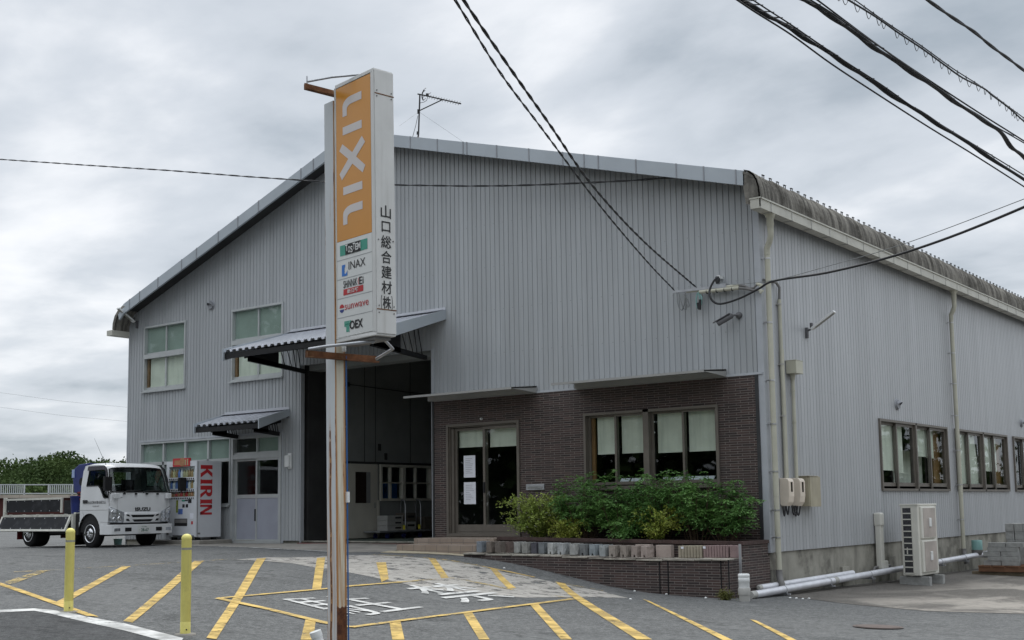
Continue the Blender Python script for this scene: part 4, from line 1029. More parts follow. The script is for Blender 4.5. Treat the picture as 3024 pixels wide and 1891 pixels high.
# ---------------------------------------------------------------- canopies and hoods
def canopy(name, x0, x1, zw, zf, proj, arms, board):
    b = MB(); pitch = .205; n = max(2, int((x1 - x0) / pitch)); pitch = (x1 - x0) / n; vs = []
    for i in range(n):
        a = x0 + i * pitch
        for t, h in ((0, .0), (.30, .0), (.42, .045), (.88, .045)): vs.append((a + t * pitch, h))
    vs.append((x1, 0)); k = len(vs)
    for th in (0, -.006):
        b.add([(x, y, z + h + th) for y, z in ((.0, zw), (-proj, zf)) for x, h in vs], [(i, i + 1, k + i + 1, k + i) for i in range(k - 1)])
    b.box(x0 - .01, x1 + .01, -.12, .0, zw + .045, zw + .06); b.box(x0 - .01, x1 + .01, -.015, .0, zw + .06, zw + .12)
    c = b.build(name, 'canopy_sheet', bld)
    for x in (x0 - .03, x1):
        b = MB(); b.prism([(x, .0, zw + .07), (x, -proj - .03, zf + .07), (x, -proj - .03, zf - board), (x, 0, zw + .07 - board * 1.05)], (.03, 0, 0)); b.build('side_board', 'fascia_metal', c)
    b = MB(); b.box(x0, x1, -proj + .02, -proj + .10, zf - .14, zf - .03); b.box(x0, x1, -proj * .5 - .05, -proj * .5 + .05, (zw + zf) / 2 - .14, (zw + zf) / 2 - .02); b.box(x0, x1, -.1, 0.0, zw - .13, zw - .02)
    b.build('purlin', 'truck_black', c)
    for x in arms:
        b = MB(); zl = zf - .10 - .14 * proj / 2; zr = zl - .12
        s = (zw - zf) / proj
        b.prism([(x, .0, zw - .12), (x, -proj * .9, zf - .05), (x, -proj * .9, zf - .16), (x, 0, zw - .24)], (.07, 0, 0))
        b.prism([(x, .0, zr + .09), (x, -proj * .85, zf - .10), (x, -proj * .85, zf - .22), (x, 0, zr)], (.07, 0, 0))
        b.prism([(x, -proj * .85, zf - .05), (x, -proj * .42, zf - .05 + s * .45 * proj), (x, -proj * .42, zr + .08), (x, -proj * .85, zf - .20)], (.07, 0, 0))
        for t0, t1 in ((.40, .30), (.30, .20), (.20, .14), (.14, .06)):
            b.tube([(x + .035, -proj * t0, zw - .14 - s * proj * t0), (x + .035, -proj * t1, zr + .08)], .011, 6)
        b.build('bracket', 'truck_black', c)
    return c
canopy('door_canopy', -12.2, -7.36, 4.74, 4.13, 2.0, (-11.75, -7.95), .20)
canopy('door_awning', -14.58, -12.25, 2.90, 2.62, .92, (-14.1, -12.6), .16)
for xa, xb in ((-7.78, -4.94), (-3.98, -.72)):
    b = MB(); b.prism([(xa, -.03, 2.985), (xa, -.86, 2.905), (xa, -.86, 2.885), (xa, -.03, 2.955)], (xb - xa, 0, 0)); b.box(xa, xb, -.875, -.845, 2.868, 2.912)
    hd = b.build('hood', 'hood_metal', bld)
    b = MB(); b.box(xa + .02, xb - .01, -.13, -.015, 2.85, 2.955); b.prism([(xb - .012, -.02, 2.99), (xb - .012, -.86, 2.91), (xb - .012, -.86, 2.885), (xb - .012, -.02, 2.85)], (.012, 0, 0)); b.build('hood_rail', 'hood_metal', hd)
# vents, letter slot
def vent(pos, out, name='wall_vent'):
    b = MB(); pos = np.array(pos, float); out = np.array(out, float); side = np.cross(out, (0, 0, 1)); n = 10; vs = []
    for i in range(n + 1):
        t = math.pi * i / n
        for k in range(7):
            q = k / 6 * math.pi / 2; vs.append(pos + side * .11 * math.cos(t) * math.cos(q * .25) + np.array((0, 0, 1)) * (.11 * math.sin(t) * (1 if k < 6 else .9) - .055 * math.sin(q)) * 1 + out * .13 * math.sin(q) * math.sin(t * 1.0))
    b.add(vs, [(i * 7 + k, i * 7 + k + 1, (i + 1) * 7 + k + 1, (i + 1) * 7 + k) for i in range(n) for k in range(6)], 0, True)
    b.lathe([(.125, -.005), (.125, .018), (.10, .02)], pos, 18, ax=out); b.lathe([(.10, .0), (.10, .05)], pos - np.array((0, 0, .0)), 18, ax=out)
    return b.build(name, 'vent_grey', bld)
vent(FY(625, 902, 0), (0, -1, 0)); vent(RX(2648, 1195, 0), (1, 0, 0)); vent(RX(3015, 1250, 0), (1, 0, 0))
b = MB(); p0, p1 = FY(1556, 1431, -.02), FY(1609, 1447, -.02); b.box(p0[0], p1[0], -.05, -.021, p1[2], p0[2]); ls = b.build('letter_slot', 'galvanised', bld, bevel=.006)
b = MB(); b.box(p0[0] + .04, p1[0] - .04, -.056, -.0505, p1[2] + .035, p1[2] + .07); b.build('slot_flap', 'steel', ls)

# ================================================================== STEPS, PLANTER
st = thing('entrance_steps', 'two low tiled entrance steps before the office door', 'steps', (-6.3, -1.0, -.25))
b = MB(); b.box(-7.30, -5.24, -1.10, -.02, -.34, -.022); b.build('upper_step', 'step_tile', st, bevel=.008)
b = MB(); b.box(-7.36, -5.32, -1.55, -.06, -.50, -.134); b.build('lower_step', 'step_tile', st, bevel=.008)
pl_ = thing('brick_planter', 'dark brick planter wall with a stone ledge along the office front', 'planter', (-2.5, -1.2, -.9))
FL, FRc = np.array((-5.27, -1.965)), np.array((.0, -1.645))
b = MB(); bot = -1.25
fz = lambda t: float(np.interp(t, (0, .05, .16, .35, .48, .65, .73, .88, 1), (-.268, -.278, -.291, -.299, -.321, -.340, -.347, -.334, -.325)))
b.quad((*FL, bot), (*FRc, bot), (*FRc, fz(1)), (*FL, fz(0))); b.quad((*FRc, bot), (.0, -.04, bot), (.0, -.04, fz(1)), (*FRc, fz(1))); b.quad((*FL, bot), (-5.2, -.9, bot), (-5.2, -.9, fz(0)), (*FL, fz(0)))
for t, t2 in ((.756, .7595), (.7795, .783), (.968, .9715), (.994, .9975)): pass
b.build('ledge_wall', 'brick_tile', pl_)
b = MB()
for u in (1948.5, 1973.5, 2130, 2153):
    d = ray(u, 1700); n_ = np.array([FRc[1] - FL[1], -(FRc[0] - FL[0]), 0]); tt = (np.array([*FRc, 0]) - CP) @ n_ / (d @ n_); p = CP + d * tt; dirn = np.array([*(FRc - FL), 0]); dirn /= np.linalg.norm(dirn); nn = np.array([dirn[1], -dirn[0], 0])
    b.obox((p[0] + nn[0] * .004, p[1] + nn[1] * .004, -.78), dirn * .008, nn * .008, (0, 0, .46))
b.build('expansion_joint', 'black_rubber', pl_)
# irregular coping stones
rr = random.Random(5); a = 0.0; i = 0
dirn = FRc - FL; Ln = np.linalg.norm(dirn); dirn = dirn / Ln; nrm2 = np.array([dirn[1], -dirn[0]])
b = MB()
while a < Ln:
    e = min(Ln + .03, a + rr.uniform(.28, .62)); z = fz((a + e) / 2 / Ln) - .008; o0, o1 = rr.uniform(.0, .045), rr.uniform(.0, .045); mid_ = rr.uniform(.3, .7)
    p = [FL + dirn * (a + .004) + nrm2 * o0, FL + dirn * (a + (e - a) * mid_) + nrm2 * (o0 + o1) * .8, FL + dirn * (e - .004) + nrm2 * o1, FL + dirn * (e - .004) - nrm2 * .98, FL + dirn * (a + .004) - nrm2 * .98]
    for q in p: q[1] = min(q[1], -.99)
    b.prism([(q[0], q[1], z) for q in p], (0, 0, .022 + rr.uniform(0, .008))); a = e
b.build('coping', 'coping_stone', pl_, bevel=.006)
PL = [(-5.18, -1.0, .015), (-.03, -1.0, -.045)]
b = MB(); zt = lambda x: .015 - .06 * (x + 5.18) / 5.15
b.quad((-5.18, -1.0, -.6), (-.03, -1.0, -.6), (-.03, -1.0, zt(-.03) - .05), (-5.18, -1.0, zt(-5.18) - .05)); b.quad((-.03, -1.0, -1.2), (-.03, -.03, -1.2), (-.03, -.03, -.1), (-.03, -1.0, -.1)); b.quad((-5.18, -1.0, -.4), (-5.18, -.03, -.4), (-5.18, -.03, -.04), (-5.18, -1.0, -.04))
b.build('bed_wall', 'brick_tile', pl_)
b = MB(); b.prism([(-5.22, -1.03, -.045), (-.0, -1.03, -.105), (-.0, -1.03, -.045), (-5.22, -1.03, .015)], (0, .13, 0)); b.prism([(-.13, -.9, -.105), (0, -.9, -.105), (0, -.9, -.045), (-.13, -.9, -.045)], (0, .86, 0)); b.build('bed_cap', 'brick_cap', pl_, bevel=.006)
b = MB(); b.quad((-5.15, -.95, -.07), (-.08, -.95, -.12), (-.08, -.03, -.10), (-5.15, -.03, -.05)); b.build('soil', 'soil', pl_)

# sample wall blocks on the ledge
bs = [(1407, 'blue grey', 'block_bluegrey', (.20, .225, .25), 0), (1435, 'mid brown', 0, (.17, .145, .125), 0), (1463, 'dull brown', 0, (.15, .13, .115), 0), (1488, 'reddish dark brown', 0, (.135, .105, .095), 0),
      (1513, 'pale grey', 0, (.34, .345, .33), 0), (1542, 'warm grey', 0, (.27, .27, .255), 0), (1568, 'charcoal', 0, (.085, .085, .10), 0), (1589, 'slate grey', 0, (.17, .185, .195), 2), (1618, 'whitish notched', 0, (.42, .43, .42), 1),
      (1646, 'light grey notched', 0, (.36, .375, .38), 1), (1681, 'wide pale grey', 0, (.34, .345, .335), 0), (1712, 'dark grey notched', 0, (.17, .18, .185), 1), (1740, 'blue tinted notched', 0, (.27, .305, .325), 1), (1769, 'cool light grey', 0, (.31, .33, .335), 0),
      (1799, 'tan notched', 0, (.30, .265, .235), 1), (1831, 'earthy tan notched', 0, (.285, .25, .22), 1), (1863, 'pinkish tan notched', 0, (.315, .265, .24), 1), (1894, 'rosy tan notched', 0, (.34, .285, .26), 1)]
ordn = ['first', 'second', 'third', 'fourth', 'fifth', 'sixth', 'seventh', 'eighth', 'ninth', 'tenth', 'eleventh', 'twelfth', 'thirteenth', 'fourteenth', 'fifteenth', 'sixteenth', 'seventeenth', 'eighteenth', 'nineteenth', 'twentieth']
for i, (u, cn, _, colr, kind) in enumerate(bs):
    mname = 'block_' + cn.replace(' ', '_'); P(mname, colr, .92, 0, .12, 9, .2, .5, dirt=(sc3(colr, .55), 8, .5, .7, .6))
    v = float(np.interp(u, (1407, 1513, 1618, 1712, 1799, 1894), (1631.3, 1633.5, 1637, 1641, 1645, 1648))); tq = float(np.clip((GZ(u, v, -.30)[0] + .15 + 5.27) / 5.27, 0, 1)); p = GZ(u, v, fz(tq) + .020); wd, dp, hh = .125, .265, .20
    notch = [(wd * .36, 0), (wd * .38, .035), (wd * .5, .052), (wd * .62, .035), (wd * .64, 0)] if kind == 1 else []
    topn = [(wd * .68, hh), (wd * .6, hh - .028), (wd * .5, hh - .036), (wd * .4, hh - .028), (wd * .32, hh)] if kind == 0 else []
    prof = [(0, 0)] + notch + [(wd, 0), (wd, hh)] + topn + [(0, hh)]
    t_ = thing('wall_block', '%s sample wall block, %s from the left in the row on the ledge' % (cn, ordn[i]), 'block', p, 'sample wall blocks on the ledge')
    b = MB(); b.prism([(p[0] + x, p[1] + .012 * math.sin(i * 2.1), p[2] + z) for x, z in prof], (0, dp, 0)); bo = b.build('body', mname, t_, bevel=.004, seg=1)
    b = MB(); rq = random.Random(i); n1_, n2_ = 7, 5; g = [(p[0] + wd + .001 + rq.uniform(.002, .016) * (0 < a < n1_ - 1), p[1] + .02 + (dp - .04) * a / (n1_ - 1), p[2] + .012 + (hh - .024) * c / (n2_ - 1)) for a in range(n1_) for c in range(n2_)]
    b.add(g, [(a * n2_ + c, (a + 1) * n2_ + c, (a + 1) * n2_ + c + 1, a * n2_ + c + 1) for a in range(n1_ - 1) for c in range(n2_ - 1)]); b.build('split_face', mname, t_)
    t_.rotation_euler.z = .03 * math.sin(i * 3.7)
P('tile_tan', (.31, .275, .215), .9, 0, .1, 9, .2, .3); P('tile_pink', (.255, .185, .18), .9, 0, .1, 9, .2, .3); P('tile_pale', (.36, .30, .27), .9, 0, .1, 9, .2, .4)
for k, (u0, u1, num, mname, cn) in enumerate(((2003, 2074, 8, 'tile_tan', 'tan'), (2077, 2151, 9, 'tile_pink', 'dusky pink'))):
    for i in range(num):
        u = u0 + (u1 - u0) * i / num; p = FY(u, 1645, -1.27); w_ = (FY(u0 + (u1 - u0) * (i + 1) / num, 1645, -1.27) - p)[0]; p[2] = fz((p[0] + 5.27) / 5.27) + .020
        b = MB(); b.box(p[0] + .002, p[0] + w_ - .006, p[1], p[1] + .19, p[2], p[2] + .205)
        o = tag(b.build('paving_slab', mname, org=p, bevel=.006, seg=1), '%s paving slab on edge, %s from the left in the %s set on the ledge' % (cn, ordn[i], cn), 'paving slab', '%s slabs standing on the ledge' % cn)
        if i == (0 if k else 1) or (i == 0 and k == 0 and False):
            b = MB(); b.box(p[0] + .0, p[0] + .05, p[1] - .004, p[1] - .001, p[2] + .155, p[2] + .192); b.build('sticker', 'paper', o)
p = FY(2154, 1648, -1.27); p[2] = fz(.98) + .02; b = MB(); b.box(p[0], p[0] + .13, p[1] + .02, p[1] + .2, p[2], p[2] + .20); tag(b.build('paving_slab', 'tile_pink', org=p, bevel=.008), 'thick dusky pink paving block at the right end of the ledge', 'paving slab')
for j, u in enumerate((1875, 1935)):
    p = FY(u, 1643, -1.20); p[2] = fz((p[0] + 5.27) / 5.27) + .02; b = MB(); b.box(p[0], p[0] + .30, p[1] + .02, p[1] + .14, p[2], p[2] + .215); tag(b.build('wall_block', 'tile_pale', org=p, bevel=.01), ('pale rough block lying lengthwise behind the right end of the block row', 'pale rough block set crosswise at the right end of the block row')[1 - j if j == 0 else j] if j == 1 else 'pale long block mostly hidden behind the tan notched blocks', 'block', 'sample wall blocks on the ledge')

# ================================================================== SHRUBS
def leafq(vs, fs, c, d, side, L, W, fold=.25):
    n0 = len(vs); up = np.cross(side, d); vs += [c, c + d * L * .5 + side * W * .5 + up * fold * W, c + d * L, c + d * L * .5 - side * W * .5 + up * fold * W]; fs += [(n0, n0 + 1, n0 + 2), (n0, n0 + 2, n0 + 3)]
def unit(v): return v / (np.linalg.norm(v) + 1e-9)
def nandina(base, spread, height, seed, label, count):
    rq = random.Random(seed); t_ = thing('nandina_shrub', label, 'shrub', base, 'dense green shrubs in the planter')
    sb = MB(); vs = []; fs = []
    for i in range(count):
        az = rq.uniform(0, 6.283); rad = spread * math.sqrt(rq.random()); h = height * rq.uniform(.55, 1.0) * (1 - .25 * (rad / spread) ** 2)
        foot = np.array(base) + np.array([math.cos(az) * rad * .30, math.sin(az) * min(rad * .3, .12), 0]); tip = np.array(base) + np.array([math.cos(az) * rad, max(-.42, min(.38, math.sin(az) * rad * .62)), h])
        midp = (foot + tip) / 2 + np.array([rq.uniform(-.05, .05), rq.uniform(-.05, .05), .05]); sb.tube([foot, midp, tip], [.008, .006, .003], 5)
        for s in range(rq.randint(12, 16)):
            q = rq.uniform(.30, 1.05); c0 = lerp(midp, tip, max(0, (q - .5) * 2)) if q > .5 else lerp(foot, midp, q * 2)
            a2 = rq.uniform(0, 6.283); out = unit(np.array([math.cos(a2), math.sin(a2), rq.uniform(-.15, .55)])); Ls = rq.uniform(.14, .27)
            for k in range(rq.randint(9, 14)):
                f = k / 12; c = c0 + out * Ls * f + np.array([0, 0, -.10 * f * f]); sd = unit(np.cross(out, (rq.gauss(0, .3), rq.gauss(0, .3), 1)))
                d = unit(out * .55 + sd * (1 if k % 2 else -1) * rq.uniform(.5, 1.0) + np.array([0, 0, rq.uniform(-.5, .15)])); s2 = unit(np.cross(d, (rq.gauss(0, .35), rq.gauss(0, .35), 1)))
                leafq(vs, fs, c, d, s2, rq.uniform(.055, .10), rq.uniform(.020, .034))
    sb.build('stem', 'bark', t_); fb_ = MB(); fb_.add(vs, fs); fb_.build('foliage', 'leaf_nandina', t_)
def arching(name, base, spread, height, seed, label, count, leafm, lsize, flowers=0, group=None):
    rq = random.Random(seed); t_ = thing(name, label, 'shrub', base, group); sb = MB(); vs = []; fs = []; fl = MB()
    for i in range(count):
        az = rq.uniform(0, 6.283); sp = spread * rq.uniform(.3, 1.0); h = height * rq.uniform(.25, 1.0); pts = []
        for k in range(7):
            f = k / 6; pts.append(np.array(base) + np.array([math.cos(az) * sp * f ** 1.2, max(-.42, min(.4, math.sin(az) * sp * .6 * f ** 1.2)), h * (1 - (1 - f) ** 1.8) - .12 * f ** 4]) + np.array([rq.uniform(-.02, .02), rq.uniform(-.02, .02), 0]) * (k > 0))
        sb.tube(pts, [.006 - .0007 * k for k in range(7)], 5)
        for k in range(64):
            f = rq.uniform(.10, 1.0); j = min(5, int(f * 6)); c = lerp(pts[j], pts[j + 1], f * 6 - j) + np.array([rq.gauss(0, .035) for _ in range(3)]); ax = unit(pts[j + 1] - pts[j]); d = unit(np.array([rq.gauss(0, 1), rq.gauss(0, 1), rq.gauss(.2, .7)]) + ax * .5); s2 = unit(np.cross(d, (rq.gauss(0, .4), rq.gauss(0, .4), 1)))
            leafq(vs, fs, c, d, s2, lsize * rq.uniform(.7, 1.3), lsize * rq.uniform(.4, .65))
        if rq.random() < flowers:
            for _ in range(3):
                c = pts[-1] + np.array([rq.gauss(0, .05) for _ in range(3)])
                v2 = []; f2 = []
                for k in range(5): a = k * 1.2566; leafq(v2, f2, c, unit(np.array([math.cos(a), math.sin(a), .5])), unit(np.array([-math.sin(a), math.cos(a), 0])), .018, .014)
                fl.add(v2, f2)
    sb.build('stem', 'bark', t_); q = MB(); q.add(vs, fs); q.build('foliage', leafm, t_)
    if flowers: fl.build('blossom', 'petal', t_)
nandina((-3.55, -.50, -.08), .74, 1.34, 21, 'dark green feathery shrub under the left end of the office window', 34)
nandina((-2.75, -.46, -.09), .72, 1.30, 22, 'dark green feathery shrub under the middle of the office window', 32)
nandina((-1.95, -.48, -.10), .70, 1.36, 23, 'bushy green shrub under the right pair of office sashes', 34)
nandina((-1.15, -.48, -.10), .68, 1.34, 24, 'bushy green shrub by the right end of the office window', 30)
nandina((-.55, -.55, -.11), .52, 1.12, 25, 'green feathery shrub at the right end of the planter', 26)
nandina((-2.45, -.72, -.10), .33, .50, 26, 'low dark green shrub at the front edge of the planter', 12)
arching('abelia_shrub', (-4.62, -.52, -.06), .95, .95, 31, 'yellow green arching shrub with small white flowers beside the entrance', 95, 'leaf_abelia', .062, .55)
arching('privet_shrub', (-3.72, -.78, -.07), .48, .50, 32, 'low yellow green shrub between the flowering shrub and the dark shrubs', 34, 'leaf_privet', .054, 0)
arching('privet_shrub', (-1.78, -.80, -.09), .62, .74, 33, 'bright yellow green shrub in front of the dark shrubs at the planter middle', 30, 'leaf_privet', .054, 0)
arching('weed', tuple(GH(2146, 1772) + np.array((0, -.03, 0))), .16, .16, 34, 'small yellow green weed at the foot of the planter corner', 9, 'leaf_weed', .04, 0)

# ================================================================== ROADSIDE SIGN
THs = R(-9.8); exs = np.array([math.cos(THs), math.sin(THs), 0]); eys = np.array([-math.sin(THs), math.cos(THs), 0])
base = np.array(DT(1120, 985, 12.0)) - exs * .79 + eys * .047; base[2] = -.80
sg = thing('pylon_sign', 'tall orange and white double sided company sign on a rusty square post', 'sign', base)
lean = Matrix.Rotation(-R(.55), 4, Vector((FW[0], FW[1], 0)).normalized())
sg.rotation_euler = (lean.to_3x3() @ Matrix.Rotation(THs, 3, 'Z')).to_euler()
# local frame: x along the face towards the near edge, -y is the lettered face, z up from the ground
X0, X1, Y0, Y1, Z0, Z1 = .104, .79, -.047, .197, 3.113, 5.83
b = MB(); b.box(-.165, 0, 0, .125, -.25, 5.72); b.v = [(x, y, z) for x, y, z in b.v]; b.mi = [0, 0, 0, 0, 0, 1]
b.mi = [0, 0, 1, 0, 1, 0]
po = b.build('post', ['post_rust', 'post_paint'], sg, local=True)
me_ = po.data
for f in me_.polygons: f.material_index = 1 if f.normal.y < -.5 else 0
b = MB(); b.box(X0, X1, Y0 + .012, Y1 - .012, Z0, Z1); b.box(X0, X1 - .0, Y0, Y1, Z0 - .02, Z0 + .02); b.box(X0, X1, Y0, Y1, Z1 - .02, Z1 + .015)
b.box(X1 - .055, X1, Y0, Y0 + .012, Z0 + .02, Z1 - .02); b.box(X0, X0 + .012, Y0, Y0 + .012, Z0 + .02, Z1 - .02); b.box(X1, X1 + .012, Y0 + .006, Y1, Z0, Z1)
cab = b.build('cabinet', 'sign_frame', sg, local=True, bevel=.006)
PX0, PX1 = X0 + .015, X1 - .062; PW = PX1 - PX0; yf = Y0 + .004
zor = Z0 + 1.035
zs = [Z0 + .03 + (zor - Z0 - .03) * k / 5 for k in range(6)]
b = MB(); b.box(PX0, PX1, yf, yf + .01, zor, Z1 - .03); face = b.build('orange_panel', 'sign_orange', sg, local=True)
b = MB(); b.box(PX0, PX1, yf, yf + .01, Z0 + .03, zor - .004); wp = b.build('white_panel', 'sign_panel_white', sg, local=True)
b = MB()
for z in zs[1:5]: b.box(PX0, PX1, yf - .0015, yf + .001, z - .004, z + .004)
b.build('panel_seam', 'sign_line', wp, local=True)
yl = yf - .0025
def strokes(polys, name, mat, parent):
    q = MB()
    for pl in polys: q.add([(x, yl, z) for x, z in pl], [tuple(range(len(pl)))])
    return q.build(name, mat, parent, local=True)
zt = Z1 - .03; Hh = zt - zor
def nrm(p): return (PX0 + PW * p[0], zt - Hh * p[1])
def Lshape(x0, y0, x1, y1, w_, lw):
    o = [(x1, y0), (x1, y0 + w_), (x0 + lw + .13, y0 + w_)]
    o += [(x0 + lw + .13 * (1 - math.sin(t)), y0 + w_ + .026 * (1 - math.cos(t))) for t in np.linspace(.2, math.pi / 2, 6)]
    o += [(x0 + lw, y1), (x0, y1), (x0, y0 + .052)]
    o += [(x0 + .26 * (1 - math.cos(t)), y0 + .052 - .052 * math.sin(t)) for t in np.linspace(.15, math.pi / 2, 8)]
    return [nrm(p) for p in o]
LX0, LX1 = .20, .755
strokes([Lshape(LX0, .086, LX1, .204, .051, .125), [nrm(p) for p in ((LX0, .271), (LX1, .271), (LX1, .323), (LX0, .323))],
         [nrm(p) for p in ((.845, .420), (.585, .492), (.845, .567), (.770, .609), (.475, .528), (.165, .611), (.095, .567), (.355, .488), (.095, .417), (.185, .378), (.475, .455), (.755, .374))],
         [nrm(p) for p in ((LX0, .660), (LX1, .660), (LX1, .711), (LX0, .711))], Lshape(LX0 - .01, .786, LX1, .903, .051, .125)], 'letters', 'sign_letter_white', face)
ex_, ez_ = (1, 0, 0), (0, 0, 1)
def slot(k): return zs[k], zs[k + 1], (zs[k] + zs[k + 1]) / 2
cx = (PX0 + PX1) / 2
def T(body, c, h, mat, wdt, name='lettering', bold=.0, par=wp, yy=yl):
    o = text(body, h, (c[0], yy, c[1]), ex_, ez_, mat, name, par, bold=bold, local=True, fit=(wdt, h)); return o
def rect(x0, x1, z0, z1, mat, name='colour_block', yy=yl):
    q = MB(); q.add([(x0, yy, z0), (x1, yy, z0), (x1, yy, z1), (x0, yy, z1)], [(0, 1, 2, 3)]); return q.build(name, mat, wp, local=True)
l, h, m_ = slot(4); rect(PX0 + .09 * PW, PX0 + .88 * PW, m_ - .058, m_ + .052, 'sign_green'); rect(PX0 + .25 * PW, PX0 + .69 * PW, m_ - .058, m_ + .052, 'ink_black', yy=yl - .002)
for i, ch in enumerate('TOSTEM'): T(ch, (PX0 + PW * (.295 + .072 * i), m_ + (.012, -.010, -.016, .008, -.004, .0)[i]), .068, 'sign_panel_white', .040 if ch != 'M' else .05, bold=.02, yy=yl - .004)
l, h, m_ = slot(3); T('INAX', (PX0 + .58 * PW, m_ + .022), .082, 'ink_black', .48 * PW)
strokes([[(PX0 + PW * x, m_ + z) for x, z in ((.14, .045), (.24, .045), (.235, .02), (.215, .01), (.215, -.045), (.25, -.055), (.30, -.02), (.30, -.075), (.14, -.075))]], 'mark', 'sign_blue', wp)
l, h, m_ = slot(2); T('SHiNNiK', (PX0 + .385 * PW, m_ + .038), .078, 'ink_black', .40 * PW, bold=.01); T('Ei', (PX0 + .70 * PW, m_ + .038), .078, 'ink_black', .12 * PW, bold=.01)
strokes([[(PX0 + PW * (.585 + k * .035 + x), m_ + .036 + z) for x, z in ((.035, .036), (.05, .036), (.025, 0), (.05, -.036), (.035, -.036), (.008, 0))] for k in range(2)], 'mark', 'sign_red', wp)
rect(PX0 + .18 * PW, PX0 + .75 * PW, m_ - .075, m_ - .012, 'sign_red'); T('新日軽', (PX0 + .465 * PW, m_ - .043), .045, 'sign_panel_white', .33 * PW, bold=.012, yy=yl - .002)
l, h, m_ = slot(1); T('sunwave', (PX0 + .56 * PW, m_ - .002), .052, 'sign_red', .68 * PW, bold=.0)
c_ = (PX0 + .13 * PW, m_ - .006); disc = lambda a0, a1, r: [(c_[0] + r * math.cos(a), c_[1] + r * 1.05 * math.sin(a)) for a in np.linspace(a0, a1, 14)]
strokes([disc(.12, math.pi - .12, .042)], 'mark', 'sign_red', wp); strokes([disc(math.pi + .25, 2 * math.pi - .25, .042)], 'mark', 'sign_navy', wp)
l, h, m_ = slot(0); T('OEX', (PX0 + .545 * PW, m_ + .004), .090, 'ink_black', .38 * PW, bold=.035)
gs = [[(PX0 + PW * x0, m_ + z0), (PX0 + PW * x1, m_ + z0), (PX0 + PW * x1, m_ + z1), (PX0 + PW * x0, m_ + z1)] for x0, x1, z0, z1 in ((.20, .245, .026, .055), (.20, .245, -.002, .022), (.255, .30, -.06, .055), (.31, .345, -.06, .055), (.355, .39, .0, .055), (.20, .39, .016, .026))]
strokes(gs, 'mark', 'sign_green', wp)
# vertical company name on the narrow edge
xe = X1 + .0135; ey_c = (Y0 + Y1) / 2 + .004
for i, ch in enumerate('山口総合建材'):
    text(ch, .13, (xe, ey_c, Z0 + 1.245 - .155 * i), (0, 1, 0), (0, 0, 1), 'ink_black', 'lettering', cab, bold=.012, local=True, fit=(.128 if ch != '口' else .11, .132 if ch != '口' else .11))
text('株', .12, (xe, ey_c, Z0 + 1.245 - .155 * 6), (0, 1, 0), (0, 0, 1), 'ink_black', 'lettering', cab, bold=.012, local=True, fit=(.104, .128))
for s in (-1, 1):
    q = MB(); pts = [(xe, ey_c + s * (.056 + .014 * math.cos(t)), Z0 + 1.245 - .93 + .075 * math.sin(t)) for t in np.linspace(-1.3, 1.3, 9)]; q.tube(pts, .003, 4); q.build('bracket_mark', 'ink_black', cab, local=True)
b = MB()
for z in (Z1 - .25, Z0 + .245): b.box(X1 + .011, X1 + .0155, Y0 + .004, Y1 + .003, z - .006, z + .004)
b.build('cap_joint', 'rust', cab, local=True)
b = MB()
for z in (Z1 - .22, Z1 - .28, Z0 + .28, Z0 + .21, Z0 + .95):
    for y in (Y0 + .03, Y1 - .03): b.cyl((X1 + .012, y, z), (X1 + .02, y, z), .007, n=8)
b.build('rivet', 'dark_pipe', cab, local=True)
b = MB(); b.box(X0 + .02, X1 - .06, Y0 + .03, Y1 - .02, Z0 - .05, Z0 - .02); b.build('underside_tray', 'dark_pipe', cab, local=True)
# arms, stays, conduit
for z, e in ((2.93, .40), (5.755, .10)):
    b = MB(); b.box(.002, .065, -.36, .125 + e, z, z + .012); b.box(.002, .010, -.36, .125 + e, z + .012, z + .075); b.box(.002, .05, -.365, -.36, z, z + .06); b.build('arm', 'rust', sg, local=True)
b = MB(); b.tube([(.03, -.34, 3.015), (.20, -.25, 3.03), (.62, .05, 3.06)], .016, 8); b.tube([(.60, .04, 3.04), (.66, .10, 3.11)], .013, 8); b.tube([(.10, .46, 2.96), (.60, .30, 3.0), (.66, .12, 3.10)], .016, 8); b.tube([(.04, -.34, 5.84), (.25, -.18, 5.865), (.62, .08, 5.86)], .012, 8); b.tube([(.03, -.345, 5.82), (.03, -.345, 5.90)], .008, 6); b.build('stay_rod', 'galvanised', sg, local=True)
b = MB(); b.tube([(.006, .137, -.1), (.006, .137, 2.98)], .008, 8); b.build('cable_conduit', 'conduit_blue', sg, local=True)
b = MB(); b.lathe([(.02, 0), (.024, .01), (.024, .06), (.018, .07)], (.02, .10, 3.02), 10); b.box(-.002, .032, .12, .15, 1.45, 1.56); b.build('junction_cap', 'pvc_white', sg, local=True)

# ================================================================== BOLLARDS
def bollard(u, v, t, hgt, label):
    p = DT(u, v, t); p[2] = g1(p[0], p[1]); t_ = thing('bollard', label, 'bollard', p, 'yellow bollards along the road edge'); r = .0535
    b = MB(); b.lathe([(r, .0), (r, .13), (r - .0015, .133), (r - .0015, .136), (r, .139), (r, hgt - .055), (r + .002, hgt - .05), (r * .97, hgt - .03), (r * .75, hgt - .010), (r * .35, hgt), (.002, hgt + .002)], p, 24); b.build('sleeve', 'bollard_yellow', t_)
    b = MB(); b.lathe([(r + .001, hgt - .165), (r + .001, hgt - .142)], p, 24); b.build('reflective_band', 'reflector_tape', t_)
    d = unit(CP - p); b = MB(); b.cyl(p + np.array((d[0] * r, d[1] * r, .055)) + np.array((-d[1] * .012, d[0] * .012, 0)), p + np.array((d[0] * (r + .003), d[1] * (r + .003), .055)) + np.array((-d[1] * .012, d[0] * .012, 0)), .008, n=10); b.build('fixing_bolt', 'ink_black', t_)
    b = MB(); b.lathe([(r + .06, -.02), (r + .055, .010), (r + .01, .014)], p, 20); b.build('footing', 'apron_concrete', t_)
